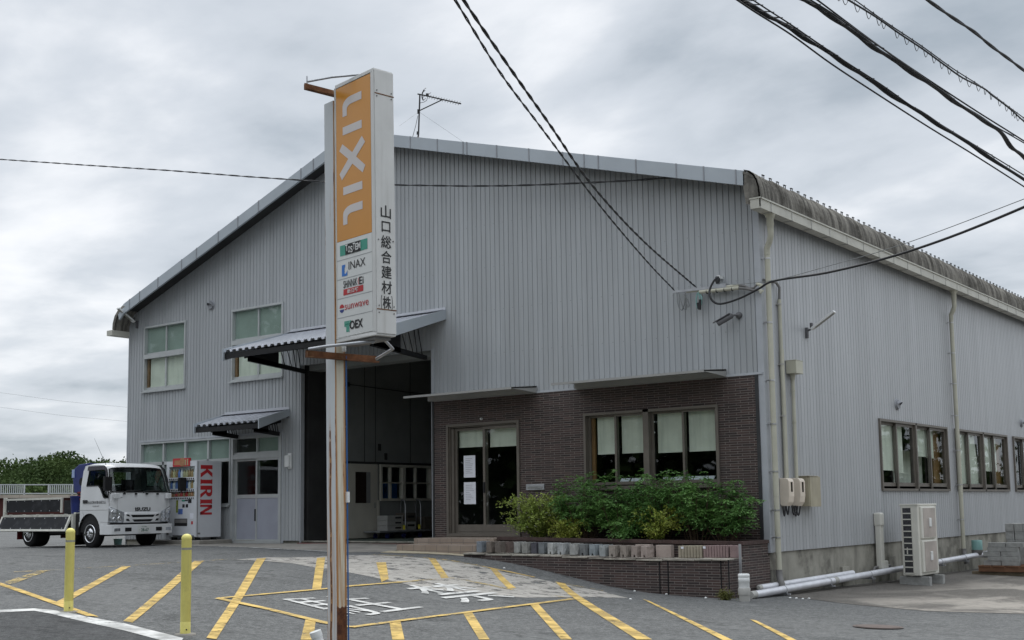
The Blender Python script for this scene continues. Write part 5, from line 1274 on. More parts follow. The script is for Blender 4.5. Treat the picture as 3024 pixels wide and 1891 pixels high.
bollard(202, 1808, 14.5, 1.00, 'yellow bollard nearer the truck, the left of the two')
bollard(547, 1875, 12.65, 1.045, 'yellow bollard nearer the rusty sign post, the right of the two')
p = DT(934, 1900, 11.6); b = MB(); dirp = unit(-RT * .40 + UP * .9); a0 = DT(946, 1912, 11.6); a1 = DT(931, 1866, 11.6)
b.cyl(a0 - (a1 - a0) * 1.6, a1, .052, n=18); b.cyl(a1 - unit(a1 - a0) * .05, a1 + unit(a1 - a0) * .004, .057, n=18)
tag(b.build('pipe_stub', 'pvc_white', org=a0), 'white plastic pipe end leaning by the foot of the rusty sign post', 'pipe')

# ================================================================== TRUCK
TX, TY, TZ = -14.95, -2.10, -.232
trk = thing('flatbed_truck', 'small white flatbed truck with a blue crane and its side gate dropped', 'truck', (TX, TY, TZ))
def tp(x, y, z): return (TX + x, TY + y, TZ + z)
HW = .85
PRF = [(-.05, .54), (-.015, .62), (-.005, .80), (-.015, 1.0), (-.04, 1.2), (-.06, 1.29), (-.13, 1.47), (-.20, 1.67), (-.27, 1.86), (-.33, 1.925), (-.44, 1.965), (-.70, 1.985), (-1.0, 1.985), (-1.18, 1.965), (-1.27, 1.90), (-1.30, 1.80), (-1.31, 1.45), (-1.32, 1.0), (-1.32, .60)]
def hw(z): return HW - (.085 * max(0, min(1, (z - 1.25) / .7)) ** 1.2) - .01 * max(0, (.8 - z))
def skinpt(i, f):
    x, z = PRF[i]; front = max(0, 1 - abs(x) / .5) if i < 11 else 0
    dxx = -.11 * abs(f) ** 4 * min(1, front * 1.4); dz = -.05 * abs(f) ** 5 if 8 <= i <= 14 else 0
    if i > 13: dxx = .07 * abs(f) ** 6
    return tp(x + dxx, f * hw(z), z + dz)
fs_ = [-1, -.97, -.92, -.85, -.7, -.5, -.25, 0, .25, .5, .7, .85, .92, .97, 1]; nf = len(fs_)
def skin(rows, cols, off=0):
    return [skinpt(i, fs_[j]) for i in rows for j in cols]
b = MB(); vs = [skinpt(i, f) for i in range(len(PRF)) for f in fs_]; fcs = []
for i in range(len(PRF) - 1):
    for j in range(nf - 1):
        if 5 <= i <= 7 and 2 <= j <= nf - 4: continue
        if i == 15 and 4 <= j <= nf - 6: continue
        fcs.append((i * nf + j, i * nf + j + 1, (i + 1) * nf + j + 1, (i + 1) * nf + j))
b.add(vs, fcs, 0, True)
ARC = [(-.86 + .43 * math.cos(t), .36 + .44 * math.sin(t)) for t in np.linspace(R(165), R(8), 12)]
WIN = [(-1.02, 1.44), (-.57, 1.44), (-.47, 1.38), (-.31, 1.17), (-.27, 1.15), (-.13, 1.15), (-.135, 1.32), (-.285, 1.80), (-.345, 1.855), (-.98, 1.855)]
def side_outline():
    o = []
    for i in range(len(PRF)): p = skinpt(i, 1); o.append((p[0] - TX, p[2] - TZ))
    return o + [(-1.28, .60)] + ARC + [(-.42, .36), (-.14, .36), (-.13, .54)]
def holed(bb, outline, holes, place, m=0):
    bm = bmesh.new(); es = []
    for lp in [outline] + holes:
        v = [bm.verts.new((p[0], p[1], 0)) for p in lp]
        es += [bm.edges.new((v[k], v[(k + 1) % len(v)])) for k in range(len(v))]
    bmesh.ops.triangle_fill(bm, use_beauty=True, use_dissolve=False, edges=es)
    bm.verts.index_update(); bb.add([place(v.co.x, v.co.y) for v in bm.verts], [[v.index for v in f.verts] for f in bm.faces], m); bm.free()
for s in (-1, 1): holed(b, side_outline(), [WIN], lambda x, z, s=s: tp(x, s * hw(z), z))
cab_ = b.build('cab', 'truck_white', trk)
b = MB(); rows, cols = range(5, 9), range(2, nf - 2); off = lambda p: (p[0] + .004, p[1], p[2] + .002)
b.add([off(skinpt(i, fs_[j])) for i in rows for j in cols], [(i * len(cols) + j, i * len(cols) + j + 1, (i + 1) * len(cols) + j + 1, (i + 1) * len(cols) + j) for i in range(3) for j in range(len(cols) - 1)], 0, True)
ws = b.build('windscreen', 'truck_glass', trk)
b = MB(); edge = [skinpt(5, fs_[j]) for j in cols] + [skinpt(i, fs_[nf - 3]) for i in (6, 7)] + [skinpt(8, fs_[j]) for j in reversed(cols)] + [skinpt(i, fs_[2]) for i in (7, 6)]
b.tube([(p[0] + .006, p[1], p[2]) for p in edge + edge[:2]], .016, 6, caps=False); b.build('windscreen_seal', 'truck_black', ws)
b = MB()
for y0_, y1_ in ((-.50, -.02), (.02, .55)): b.tube([tp(-.02, y0_, 1.265), tp(.0, y0_ + .04, 1.30), tp(-.055, y1_, 1.325)], .011, 6)
for y0_ in (-.50, -.18, .12, .42): b.box(TX - .03, TX + .0, TY + y0_ - .025, TY + y0_ + .025, TZ + 1.225, TZ + 1.262)
b.build('wiper', 'truck_black', ws)
for s in (-1, 1):
    b = MB(); b.add([tp(x, s * (hw(z) - .012), z) for x, z in WIN], [tuple(range(len(WIN)))]); dw = b.build('door_window', 'truck_glass', trk)
    b = MB(); b.tube([tp(x, s * (hw(z) + .001), z) for x, z in WIN + WIN[:2]], .013, 6, caps=False); b.build('window_seal', 'truck_black', dw)
    b = MB(); b.add([tp(x, s * (hw(z) + .028), z) for x, z in ((-1.03, 1.80), (-1.03, 1.90), (-.36, 1.90), (-.27, 1.84), (-.17, 1.50), (-.205, 1.50), (-.31, 1.78), (-.36, 1.81))], [tuple(range(8))]); b.add([tp(x, s * (hw(z) + .0), z) for x, z in ((-1.03, 1.91), (-.36, 1.91))] + [tp(x, s * (hw(1.9) + .028), 1.90) for x in (-.36, -1.03)], [(0, 1, 2, 3)]); b.build('rain_visor', 'visor_smoke', dw)
# interior
b = MB(); b.box(TX - 1.22, TX - .95, TY - .68, TY + .68, TZ + .75, TZ + 1.35); b.box(TX - 1.2, TX - .55, TY - .68, TY + .68, TZ + .70, TZ + .85); b.box(TX - .42, TX - .12, TY - .76, TY + .76, TZ + .8, TZ + 1.24); b.box(TX - 1.16, TX - 1.06, TY - .55, TY - .25, TZ + 1.35, TZ + 1.6); b.box(TX - 1.16, TX - 1.06, TY + .2, TY + .5, TZ + 1.35, TZ + 1.6)
b.tube([tp(-.42 + .17 * math.sin(t) * .35, -.38 + .19 * math.cos(t), 1.30 + .19 * math.sin(t) * .8) for t in np.linspace(0, 6.283, 16)], .014, 6); b.build('seat', 'truck_black', trk)
# panel gaps on the cab side
b = MB()
for s in (-1,):
    def gap(pts): b.tube([tp(x, s * (hw(z) - .001), z) for x, z in pts], .0045, 4)
    gap([(-1.12, 1.95), (-1.12, .80), (-1.05, .72)]); gap([(-1.31, .875), (-.13, .875)]); gap([(-.075, 1.30), (-.10, .60), (-.10, .44)]); gap([(-.42, .60), (-.12, .585)])
b.build('panel_gap', 'dark_pipe', cab_)
b = MB()
for i in range(3): b.tube([tp(-.018 - .00, y, z) for y, z in ((-.68, 1.20 - .0 * i), (-.68, .86))], .003, 4) if i == 0 else None
b.tube([tp(.0, .68, 1.20), tp(.0, .68, .86)], .003, 4); b.build('panel_gap', 'dark_pipe', cab_)
b = MB(); b.box(TX - 1.12, TX - .95, TY - hw(1.1) - .014, TY - hw(1.1) + .0, TZ + 1.035, TZ + 1.115); b.build('door_handle', 'black_plastic', cab_, bevel=.006)
b = MB(); b.box(TX - .28, TX - .18, TY - HW - .02, TY - HW + .02, TZ + .455, TZ + .535); b.build('side_marker_lamp', 'lamp_clear', cab_, bevel=.006)
text('社会式株材建合総口山', .07, tp(-.58, -hw(1.06) - .006, 1.055), (1, 0, 0), (0, 0, 1), 'ink_black', 'lettering', cab_, bold=.01, fit=(.72, .072))
text('TEL083-0027', .04, tp(-.60, -hw(.96) - .006, .965), (1, 0, 0), (0, 0, 1), 'ink_black', 'lettering', cab_, fit=(.27, .034))
# front: surface that follows the cab nose
def nose(y, z, off=.004):
    f = max(-1, min(1, y / hw(z)))
    for (x0_, z0_), (x1_, z1_) in zip(PRF, PRF[1:]):
        if z0_ <= z <= z1_: x = x0_ + (x1_ - x0_) * (z - z0_) / (z1_ - z0_); break
    else: x = -.05
    return tp(x - .11 * abs(f) ** 4 + off, y, z)
def npatch(name, corners, mat, parent, off=.004, nu=10, nv=4, thick=.02):
    (a, c, d, e) = [np.array(q, float) for q in corners]; q = MB(); g = []
    for dd in (off, off - thick):
        for i in range(nu + 1):
            for j in range(nv + 1):
                s, t = i / nu, j / nv; p = (a * (1 - s) + c * s) * (1 - t) + (e * (1 - s) + d * s) * t; g.append(nose(p[0], p[1], dd))
    k = (nu + 1) * (nv + 1); I = lambda i, j, l=0: l * k + i * (nv + 1) + j
    q.add(g, [(I(i, j), I(i + 1, j), I(i + 1, j + 1), I(i, j + 1)) for i in range(nu) for j in range(nv)] + [(I(i, j), I(i + 1, j), I(i + 1, j, 1), I(i, j, 1)) for j in (0, nv) for i in range(nu)] + [(I(i, j), I(i, j + 1), I(i, j + 1, 1), I(i, j, 1)) for i in (0, nu) for j in range(nv)], 0, True)
    return q.build(name, mat, parent)
gr = npatch('grille', ((-.50, .575), (.50, .575), (.50, .815), (-.50, .815)), 'truck_white', trk, .022)
npatch('grille_slot', ((-.285, .70), (.285, .70), (.33, .755), (-.33, .755)), 'truck_black', gr, .025); npatch('grille_slot', ((-.22, .595), (.22, .595), (.285, .65), (-.285, .65)), 'truck_black', gr, .025)
for s in (-1, 1):
    npatch('grille_slot', ((s * .345, .715), (s * .44, .735), (s * .45, .775), (s * .385, .765)), 'truck_black', gr, .025, 4, 3); npatch('grille_slot', ((s * .345, .61), (s * .44, .62), (s * .45, .665), (s * .385, .665)), 'truck_black', gr, .025, 4, 3)
    hl = npatch('headlight', ((s * .50, .575), (s * .838, .575), (s * .842, .955), (s * .50, .815)), 'lamp_clear', trk, .018, 12, 6)
    q = MB()
    for y, z, r_ in ((.60, .67, .062), (.72, .66, .05), (.60, .77, .03), (.76, .82, .05)): p = np.array(nose(s * y, z, .012)); q = MB(); q.lathe([(r_, 0), (r_ * .95, .012), (r_ * .4, .006), (.004, .003)], p, 16, ax=(1, s * .15, 0)); q.build('reflector', 'chrome', hl)
    npatch('lamp_divider', ((s * .665, .575), (s * .68, .575), (s * .68, .88), (s * .665, .87)), 'dark_pipe', hl, .021, 2, 4); npatch('indicator', ((s * .69, .80), (s * .835, .82), (s * .835, .93), (s * .69, .875)), 'bottle_white', hl, .021, 4, 3)
npatch('grille_gap', ((-.80, .535), (.80, .535), (.80, .572), (-.80, .572)), 'truck_black', trk, .015)
text('ISUZU', .1, np.array(nose(0, .885, .012)), (0, 1, 0), (0, 0, 1), 'ink_black', 'badge', cab_, bold=.04, fit=(.42, .085))
text('ELF', .05, np.array(nose(-.60, 1.16, .010)), (0, 1, 0), (0, 0, 1), 'galvanised', 'badge', cab_, bold=.03, fit=(.17, .03))
b = MB(); bw = [(-.30, -.885), (-.05, -.875), (.0, -.83), (.035, -.70), (.055, -.4), (.06, 0), (.055, .4), (.035, .70), (.0, .83), (-.05, .875), (-.30, .885)]
b.prism([tp(x, y, .31) for x, y in bw] + [tp(x - .10, y * .985, .31) for x, y in bw[::-1]], (0, 0, .225)); bm_ = b.build('bumper', 'truck_white', trk, bevel=.03, seg=3)
for s in (-1, 1):
    for y, w_, h0, h1, mt in ((.70, .075, .385, .455, 'lamp_clear'), (.42, .085, .375, .465, 'truck_black')):
        xx = float(np.interp(y, (0, .4, .7, .83), (.06, .055, .035, .0))); b = MB(); b.box(TX + xx - .05, TX + xx + .008, TY + s * y - w_, TY + s * y + w_, TZ + h0, TZ + h1); b.build('fog_lamp' if mt == 'lamp_clear' else 'bumper_vent', mt, bm_, bevel=.008)
b = MB(); b.box(TX + .062, TX + .068, TY - .165, TY + .165, TZ + .345, TZ + .51); npl = b.build('number_plate', 'plate_white', trk)
text('28-67', .1, tp(.0695, .02, .405), (0, 1, 0), (0, 0, 1), 'plate_green', 'lettering', npl, bold=.02, fit=(.21, .075)); text('山口400', .05, tp(.0695, .0, .480), (0, 1, 0), (0, 0, 1), 'plate_green', 'lettering', npl, fit=(.14, .035)); text('つ', .04, tp(.0695, -.135, .405), (0, 1, 0), (0, 0, 1), 'plate_green', 'lettering', npl, fit=(.022, .022))
for s in (-1, 1):
    b = MB(); xx = .10 if s < 0 else .10; b.tube([tp(-.10, s * .80, 1.28), tp(.03, s * .90, 1.245), tp(xx, s * 1.02, 1.30), tp(xx, s * 1.03, 1.64)], .012, 6); b.prism([tp(xx - .04, s * 1.03 - .09, 1.31), tp(xx - .04, s * 1.03 + .09, 1.31), tp(xx - .04, s * 1.03 + .095, 1.63), tp(xx - .04, s * 1.03 - .095, 1.63)], (.085, 0, 0)); b.build('wing_mirror', 'truck_black', trk, bevel=.02)
    b = MB(); b.box(TX - .05, TX + .035, TY + s * .72 - .06, TY + s * .72 + .06, TZ + 1.13, TZ + 1.26); b.build('mirror_mount', 'truck_white', trk, bevel=.015)
b = MB(); b.box(TX - .28, TX - .265, TY - .05, TY - .01, TZ + 1.80, TZ + 1.85); b.build('sticker', 'pvc_white', ws)
b = MB(); b.tube([tp(-.35, -.78, 1.92), tp(-.72, -.86, 2.55)], [.006, .002], 5); b.build('radio_aerial', 'dark_steel', trk)
# running gear
b = MB(); b.box(TX - 1.32, TX - .14, TY - .62, TY + .62, TZ + .28, TZ + .62); b.box(TX - 1.30, TX - .45, TY - .80, TY + .80, TZ + .62, TZ + .80); b.box(TX - 4.45, TX - .3, TY - .42, TY - .30, TZ + .46, TZ + .70); b.box(TX - 4.45, TX - .3, TY + .30, TY + .42, TZ + .46, TZ + .70)
for x in (-.86, -3.46): b.cyl(tp(x, -.7, .33), tp(x, .7, .33), .07, n=10)
b.box(TX - 2.6, TX - 1.6, TY - .80, TY + .80, TZ + .32, TZ + .66); b.box(TX - 4.3, TX - 2.9, TY - .7, TY + .7, TZ + .5, TZ + .72); b.box(TX - 1.42, TX - 1.30, TY - .84, TY - .5, TZ + .3, TZ + .8); b.build('chassis', 'truck_black', trk)
def wheel(x, y0_, y1_, out, r_):
    prof = [(r_ * .60, 0), (r_ * .86, .0), (r_ * .97, .025), (r_, .06), (r_, abs(y1_ - y0_) - .06), (r_ * .97, abs(y1_ - y0_) - .025), (r_ * .86, abs(y1_ - y0_)), (r_ * .60, abs(y1_ - y0_))]
    b = MB(); b.lathe(prof, tp(x, y0_, .33), 32, ax=(0, 1, 0)); ty = b.build('wheel', 'black_rubber', trk)
    yy = y0_ if out < 0 else y1_; c = np.array(tp(x, yy, .33)); ax = np.array((0, out, 0.)); b = MB()
    b.lathe([(r_ * .63, -.03), (r_ * .64, .012), (r_ * .60, .016), (r_ * .55, -.02), (r_ * .46, -.05)], c, 32, ax=ax); b.lathe([(r_ * .50, -.05), (r_ * .36, .0), (r_ * .24, .02), (r_ * .12, .03), (.004, .03)], c, 32, ax=ax); rm = b.build('rim', 'chrome', ty)
    b = MB()
    for k in range(6): t = k * math.pi / 3; b.cyl(c + ax * .0 + np.array((math.cos(t), 0, math.sin(t))) * r_ * .40, c + ax * -.012 + np.array((math.cos(t), 0, math.sin(t))) * r_ * .40 + ax * .014, r_ * .085, n=10)
    b.build('rim_hole', 'truck_black', rm); b = MB()
    for k in range(6): t = (k + .5) * math.pi / 3; b.cyl(c + np.array((math.cos(t), 0, math.sin(t))) * r_ * .20, c + ax * .045 + np.array((math.cos(t), 0, math.sin(t))) * r_ * .20, .014, n=8)
    b.build('wheel_nut', 'chrome', rm)
for s in (-1, 1):
    y0_, y1_ = (-.82, -.62) if s < 0 else (.62, .82); wheel(-.86, y0_, y1_, s, .335)
    y0_, y1_ = (-.82, -.40) if s < 0 else (.40, .82); wheel(-3.46, y0_, y1_, s, .325)
    b = MB(); b.box(TX - 3.98, TX - 3.965, TY + s * .60 - .22, TY + s * .60 + .22, TZ + .18, TZ + .52); b.build('mud_flap', 'flap_red', trk)
    b = MB(); b.prism([tp(-.86 + .40 * math.cos(t), s * .60, .36 + .41 * math.sin(t)) for t in np.linspace(0, math.pi, 14)], (0, s * .21, 0)); b.build('wheel_arch', 'truck_black', trk)
# load bed
BX0, BX1 = -4.52, -1.50
bed = MB(); bed.box(TX + BX0, TX + BX1, TY - .84, TY + .84, TZ + .72, TZ + .77); bd = bed.build('load_bed', 'bed_panel', trk)
b = MB(); b.box(TX + BX0, TX + BX1, TY - .875, TY - .84, TZ + .70, TZ + .785)
for x in np.linspace(BX0 + .3, BX1 - .3, 5): b.box(TX + x - .03, TX + x + .03, TY - .885, TY - .83, TZ + .775, TZ + .80)
b.build('hinge_rail', 'bed_rim', bd)
def gate(name, p0, dirv, lenv, hgt, par):
    # p0 hinge corner, dirv unit up the gate, lenv vector along the gate
    p0, dirv, lenv = (np.array(q, float) for q in (p0, dirv, lenv)); nn_ = np.cross(unit(lenv), dirv); L = unit(lenv); ln = np.linalg.norm(lenv)
    b = MB(); b.obox(p0 + lenv / 2 + dirv * hgt / 2, L * (ln / 2 - .03), dirv * (hgt / 2 - .02), nn_ * .010); g_ = b.build(name, 'bed_panel', par)
    b = MB(); b.obox(p0 + lenv / 2 + dirv * (hgt - .02), L * ln / 2, dirv * .024, nn_ * .02)
    for t in (.012, .988): b.obox(p0 + lenv * t + dirv * hgt / 2, L * .03, dirv * hgt / 2, nn_ * .018)
    b.build('gate_rim', 'bed_rim', g_); b = MB()
    for t in np.linspace(.06, .94, 7):
        for h in (.14, .82): b.obox(p0 + lenv * t + dirv * hgt * h, L * .012, dirv * .012, nn_ * .015)
    b.build('gate_bolt', 'galvanised', g_)
gate('dropped_gate', tp(BX0 - .05, -.885, .745), unit(np.array((0, -.40, -.92))), (BX1 - BX0 + .02, 0, 0), .385, trk)
gate('side_gate', tp(BX0, -.835, .83), (0, 0, 1), (BX1 - BX0 - .50, 0, 0), .36, trk)
for q in ((BX0 - .03, BX0 + .03, -.88, -.80, .70, 1.22), (BX0 - .02, BX0 + .02, -.80, .84, .72, .79), (BX1 - .04, BX1 + .05, -.82, .87, .70, .83), (BX1 - .02, BX1 + .05, -.90, -.82, .42, .80), (BX0, BX1, .80, .84, .77, 1.15)):
    b = MB(); b.box(TX + q[0], TX + q[1], TY + q[2], TY + q[3], TZ + q[4], TZ + q[5]); b.build('bed_post' if q[4] < .75 else 'far_gate', 'bed_rim' if q[4] < .75 else 'bed_panel', trk)
b = MB(); b.prism([tp(BX1 + .05, -.86, .72), tp(BX1 - .1, -.86, .45), tp(BX1 + .04, -.86, .45)], (0, .04, 0)); b.build('step_bracket', 'galvanised', trk)
# folded loading crane behind the cab
crn = MB(); crn.prism([tp(-1.98, -.55, 1.30), tp(-2.04, -.55, 1.62), tp(-2.00, -.55, 1.88), tp(-1.80, -.55, 1.98), tp(-1.42, -.55, 2.0), tp(-1.40, -.55, 1.55), tp(-1.70, -.55, 1.30)], (0, .42, 0)); cr_ = crn.build('crane_head', 'crane_blue', trk, bevel=.02)
b = MB(); b.box(TX - 2.06, TX - 1.96, TY - .57, TY - .16, TZ + 1.66, TZ + 1.86); b.build('head_plate', 'crane_pale', cr_, bevel=.01)
b = MB(); b.cyl(tp(-1.62, -.585, 1.56), tp(-1.62, -.10, 1.56), .10, n=16); b.prism([tp(-1.95, -.50, 1.30), tp(-1.62, -.50, 1.02), tp(-1.42, -.50, 1.02), tp(-1.42, -.50, 1.40)], (0, .3, 0)); b.build('winch_drum', 'truck_black', cr_)
b = MB(); b.box(TX - 1.55, TX - 1.36, TY - .12, TY + .62, TZ + 1.80, TZ + 1.97); b.box(TX - 1.56, TX - 1.35, TY - .4, TY - .06, TZ + .8, TZ + 1.9); b.build('crane_boom', 'crane_blue', trk, bevel=.01)
b = MB()
for z in (1.12, 1.20, 1.28): b.box(TX - 1.60, TX - 1.40, TY - .70, TY - .48, TZ + z, TZ + z + .04)
b.build('control_valve', 'flap_red', cr_)
b = MB(); b.lathe([(.13, .79), (.145, 1.0), (.155, 1.17), (.165, 1.18), (.165, 1.22)], tp(-1.66, -.66, 0), 20); b.build('outrigger_box', 'crane_blue', trk)

# ================================================================== VENDING MACHINE
VX0, VX1, VY0, VY1, VZ0, VZ1 = -15.62, -14.45, -.95, -.20, -.04, 1.80
vm = thing('vending_machine', 'white drinks vending machine with red lettering on its side behind the truck', 'vending machine', ((VX0 + VX1) / 2, -.6, -.10))
b = MB(); b.box(VX0, VX1, VY0 + .09, VY1, VZ0, VZ1); b.build('body', 'vend_white', vm, bevel=.012)
xv = lambda u: VX0 + (u - 490) / 91 * 1.17
zv = lambda v: -.04 + (1588 - v) / 224 * 1.81
b = MB(); wx0, wx1, wz0, wz1 = xv(498), xv(575), zv(1470), zv(1376)
b.box(VX0, VX1, VY0, VY0 + .085, VZ0 + .02, wz0); b.box(VX0, VX1, VY0, VY0 + .085, wz1, VZ1); b.box(VX0, wx0, VY0, VY0 + .085, wz0, wz1); b.box(wx1, VX1, VY0, VY0 + .085, wz0, wz1)
vd = b.build('door', 'vend_white', vm)
b = MB(); b.box(wx0, wx1, VY0 + .10, VY0 + .13, wz0, wz1); b.build('display_back', 'vend_back', vd); pane(vd, fr, wx0, wx1, wz0, wz1, VY0 + .006)
rv = random.Random(3); rows = ((1408, 1376, ('amber', 'bottle_blue', 'pale_yellow', 'bottle_white', 'amber', 'pale_yellow')), (1442, 1412, ('bottle_blue', 'bottle_white', 'bottle_white', 'amber', 'bottle_blue')), (1466, 1447, ('bottle_orange', 'amber', 'bottle_orange', 'bottle_orange', 'vend_red')))
for vb_, vt_, mats in rows:
    z0 = zv(vb_); hgt = (zv(vt_) - z0) * .86; n = 10
    for i in range(n):
        x = wx0 + (wx1 - wx0) * (i + .5) / n; q = MB(); rr_ = .042; hh = hgt * rv.uniform(.8, 1.0)
        q.lathe([(rr_, 0), (rr_, hh * .62), (rr_ * .45, hh * .82), (rr_ * .4, hh)], (x, VY0 + .055, z0), 10); q.build('drink_sample', mats[(i * 7 // 3) % len(mats)], vd)
    q = MB(); q.box(wx0, wx1, VY0 - .004, VY0 + .09, z0 - .075, z0 - .005); sh_ = q.build('shelf', 'vend_white', vd); q = MB()
    for i in range(14): x = wx0 + (wx1 - wx0) * (i + .5) / 14; q.cyl((x, VY0 - .009, z0 - .045), (x, VY0 - .003, z0 - .045), .022, n=8)
    q.build('button', 'ink_black', sh_)
def vrect(u0, u1, v0, v1, mat, name='panel', d=.004): q = MB(); q.box(xv(u0), xv(u1), VY0 - d, VY0 + .01, zv(v1), zv(v0)); return q.build(name, mat, vd)
vrect(517, 555, 1532, 1554, 'ink_black', 'delivery_flap'); vrect(517, 554, 1534, 1545, 'dark_pipe', 'delivery_lip', .008); vrect(538, 556, 1476, 1480, 'ink_black', 'price_display'); vrect(557, 567, 1474, 1486, 'ink_black', 'coin_panel'); vrect(540, 547, 1489, 1499, 'ink_black', 'note_slot'); vrect(550, 557, 1489, 1499, 'ink_black', 'coin_slot'); vrect(539, 547, 1476, 1481, 'sign_green', 'price_display', .005)
vrect(528, 541, 1503, 1519, 'bottle_blue', 'sticker'); vrect(563, 573, 1516, 1533, 'paper', 'sticker'); vrect(567, 572, 1540, 1549, 'vend_red', 'lock_plate'); vrect(521, 527, 1477, 1514, 'leaf_privet', 'sticker'); vrect(493, 500, 1574, 1580, 'dark_pipe', 'recycling_mark'); vrect(512, 575, 1582, 1585, 'ink_black', 'vent_slot')
q = MB(); q.box(xv(512), xv(561), VY0 - .03, VY0 + .03, zv(1376), zv(1351)); ad = q.build('topper_sign', 'vend_red', vm); q = MB(); yq = VY0 - .032
for a, c, d, e, in ((515, 535, 1357, 1371),): q.add([(xv(a), yq, zv(e)), (xv(c), yq, zv(e)), (xv(c + 2), yq, zv(d)), (xv(a + 3), yq, zv(d))], [(0, 1, 2, 3)])
q.lathe([(.11, 0), (.10, .002)], (xv(541), yq, zv(1363)), 16, ax=(0, -1, 0)); q.build('topper_picture', 'bottle_orange', ad)
q = MB(); q.box(xv(549), xv(552), yq - .002, yq, zv(1373), zv(1356)); q.box(xv(555), xv(558), yq - .002, yq, zv(1373), zv(1354)); q.build('topper_picture', 'pale_yellow', ad)
yk = lambda u: VY0 + (u - 581) / 72 * .75
zk = lambda v: -.04 + (1587 - v) / 223.5 * 1.83
rz0, rz1, ry0, ry1 = zk(1521), zk(1375), yk(592), yk(626)
def KL(polys):
    q = MB()
    for pl in polys: q.add([(VX1 + .004, ry0 + (ry1 - ry0) * h, rz1 - (rz1 - rz0) * a) for a, h in pl], [tuple(range(len(pl)))])
    return q
def shift(poly, a0, w_): return [(a0 + w_ * x, y) for x, y in poly]
Ipoly = [(0, 0), (.0, .06), (.12, .10), (.12, .90), (.0, .94), (.0, 1), (1, 1), (1, .94), (.88, .90), (.88, .10), (1, .06), (1, 0)]
Kst = [(.0, 0), (.0, 1), (.36, 1), (.33, .93), (.33, .07), (.36, 0)]
Kup = [(.33, .46), (.33, .60), (.66, 1), (1.02, 1), (.62, .56), (.50, .40)]
Kdn = [(.42, .42), (.62, .56), (1.06, 0), (.70, 0)]
Rst = [(.0, 0), (.0, 1), (.36, 1), (.36, .0)]
Rt = [(.36, 1), (.62, 1), (.82, .96), (.94, .84), (.94, .66), (.84, .52), (.66, .45), (.36, .43), (.36, .56), (.54, .57), (.60, .64), (.62, .74), (.58, .84), (.50, .88), (.36, .88)]
Rl = [(.40, .45), (.66, .45), (1.06, .04), (1.06, 0), (.74, 0)]
Nst1 = [(0, 0), (0, 1), (.24, 1), (.22, 0)]; Nst2 = [(.78, 0), (.78, 1), (1, 1), (1, 0)]; Nd = [(0, 1), (.36, 1), (1, .0), (.74, 0), (.20, .74)]
KL([shift(Kst, 0, .24), shift(Kup, 0, .24), shift(Kdn, 0, .24), shift(Ipoly, .285, .10), shift(Rst, .415, .23), shift(Rt, .415, .23), shift(Rl, .415, .23), shift(Ipoly, .685, .10), shift(Nst1, .80, .20), shift(Nst2, .80, .20), shift(Nd, .80, .20)]).build('lettering', 'vend_red', vm)
b = MB(); b.box(VX1, VX1 + .003, yk(581) + .03, yk(581) + .045, VZ0 + .02, VZ1 - .02); b.build('panel_gap', 'dark_pipe', vm)
b = MB(); b.box(VX1 + .001, VX1 + .004, yk(586), yk(593), zk(1578), zk(1573)); b.build('recycling_mark', 'dark_pipe', vm)
b = MB()
for x in (VX0 + .08, VX1 - .2):
    for y in (VY0 + .12, VY1 - .15): b = MB(); b.box(x, x + .1, y, y + .1, -.105, VZ0); b.build('foot', 'dark_steel', vm)
b = MB(); b.box(VX0 - .35, VX1 + .28, VY0 - .12, -.08, -.30, -.105); tag(b.build('machine_plinth', 'apron_concrete', org=(VX0, VY0, -.2), bevel=.02), 'low concrete plinth under the vending machine', 'plinth')
b = MB(); b.box(VX0 - .28, VX0 - .06, -.75, -.35, -.22, .12); tag(b.build('waste_box', 'vend_white', org=(VX0, -.5, -.2), bevel=.012), 'low white box beside the vending machine behind the truck wheel', 'box')
b = MB(); p = FY(348, 1606, -1.0); b.lathe([(.09, 0), (.11, .15), (.115, .16)], (p[0], p[1], g1(p[0], p[1])), 16); tag(b.build('bucket', 'teal_cap', org=p), 'pale plastic bucket on the ground seen under the truck', 'bucket')

# ================================================================== THINGS ON THE WALLS
p = FY(2183, 932, 0); sc_ = thing('security_camera', 'dark grey bullet security camera on the front wall under the cable bracket', 'security camera', p)
b = MB(); b.lathe([(.062, 0), (.062, .03), (.045, .05), (.01, .055)], p, 18, ax=(0, -1, 0)); b.tube([p + np.array((0, -.05, 0)), p + np.array((-.04, -.10, -.0)), p + np.array((-.10, -.14, -.03))], .018, 8); b.build('mount', 'camera_grey', sc_)
ca, cb_ = p + np.array((-.08, -.13, -.01)), p + np.array((-.30, -.26, -.15)); dd = unit(cb_ - ca)
b = MB(); b.cyl(ca, cb_, .050, n=18); b.cyl(ca - dd * .02, ca, .03, .05, n=18); sd_ = unit(np.cross(dd, (0, 0, 1))); up_ = np.cross(sd_, dd); b.obox((ca + cb_) / 2 + dd * .04 + up_ * .055, dd * .17, sd_ * .058, up_ * .006); bo = b.build('housing', 'camera_grey', sc_)
b = MB(); b.cyl(cb_ - dd * .002, cb_ + dd * .003, .042, n=18); b.build('lens', 'ink_black', bo)
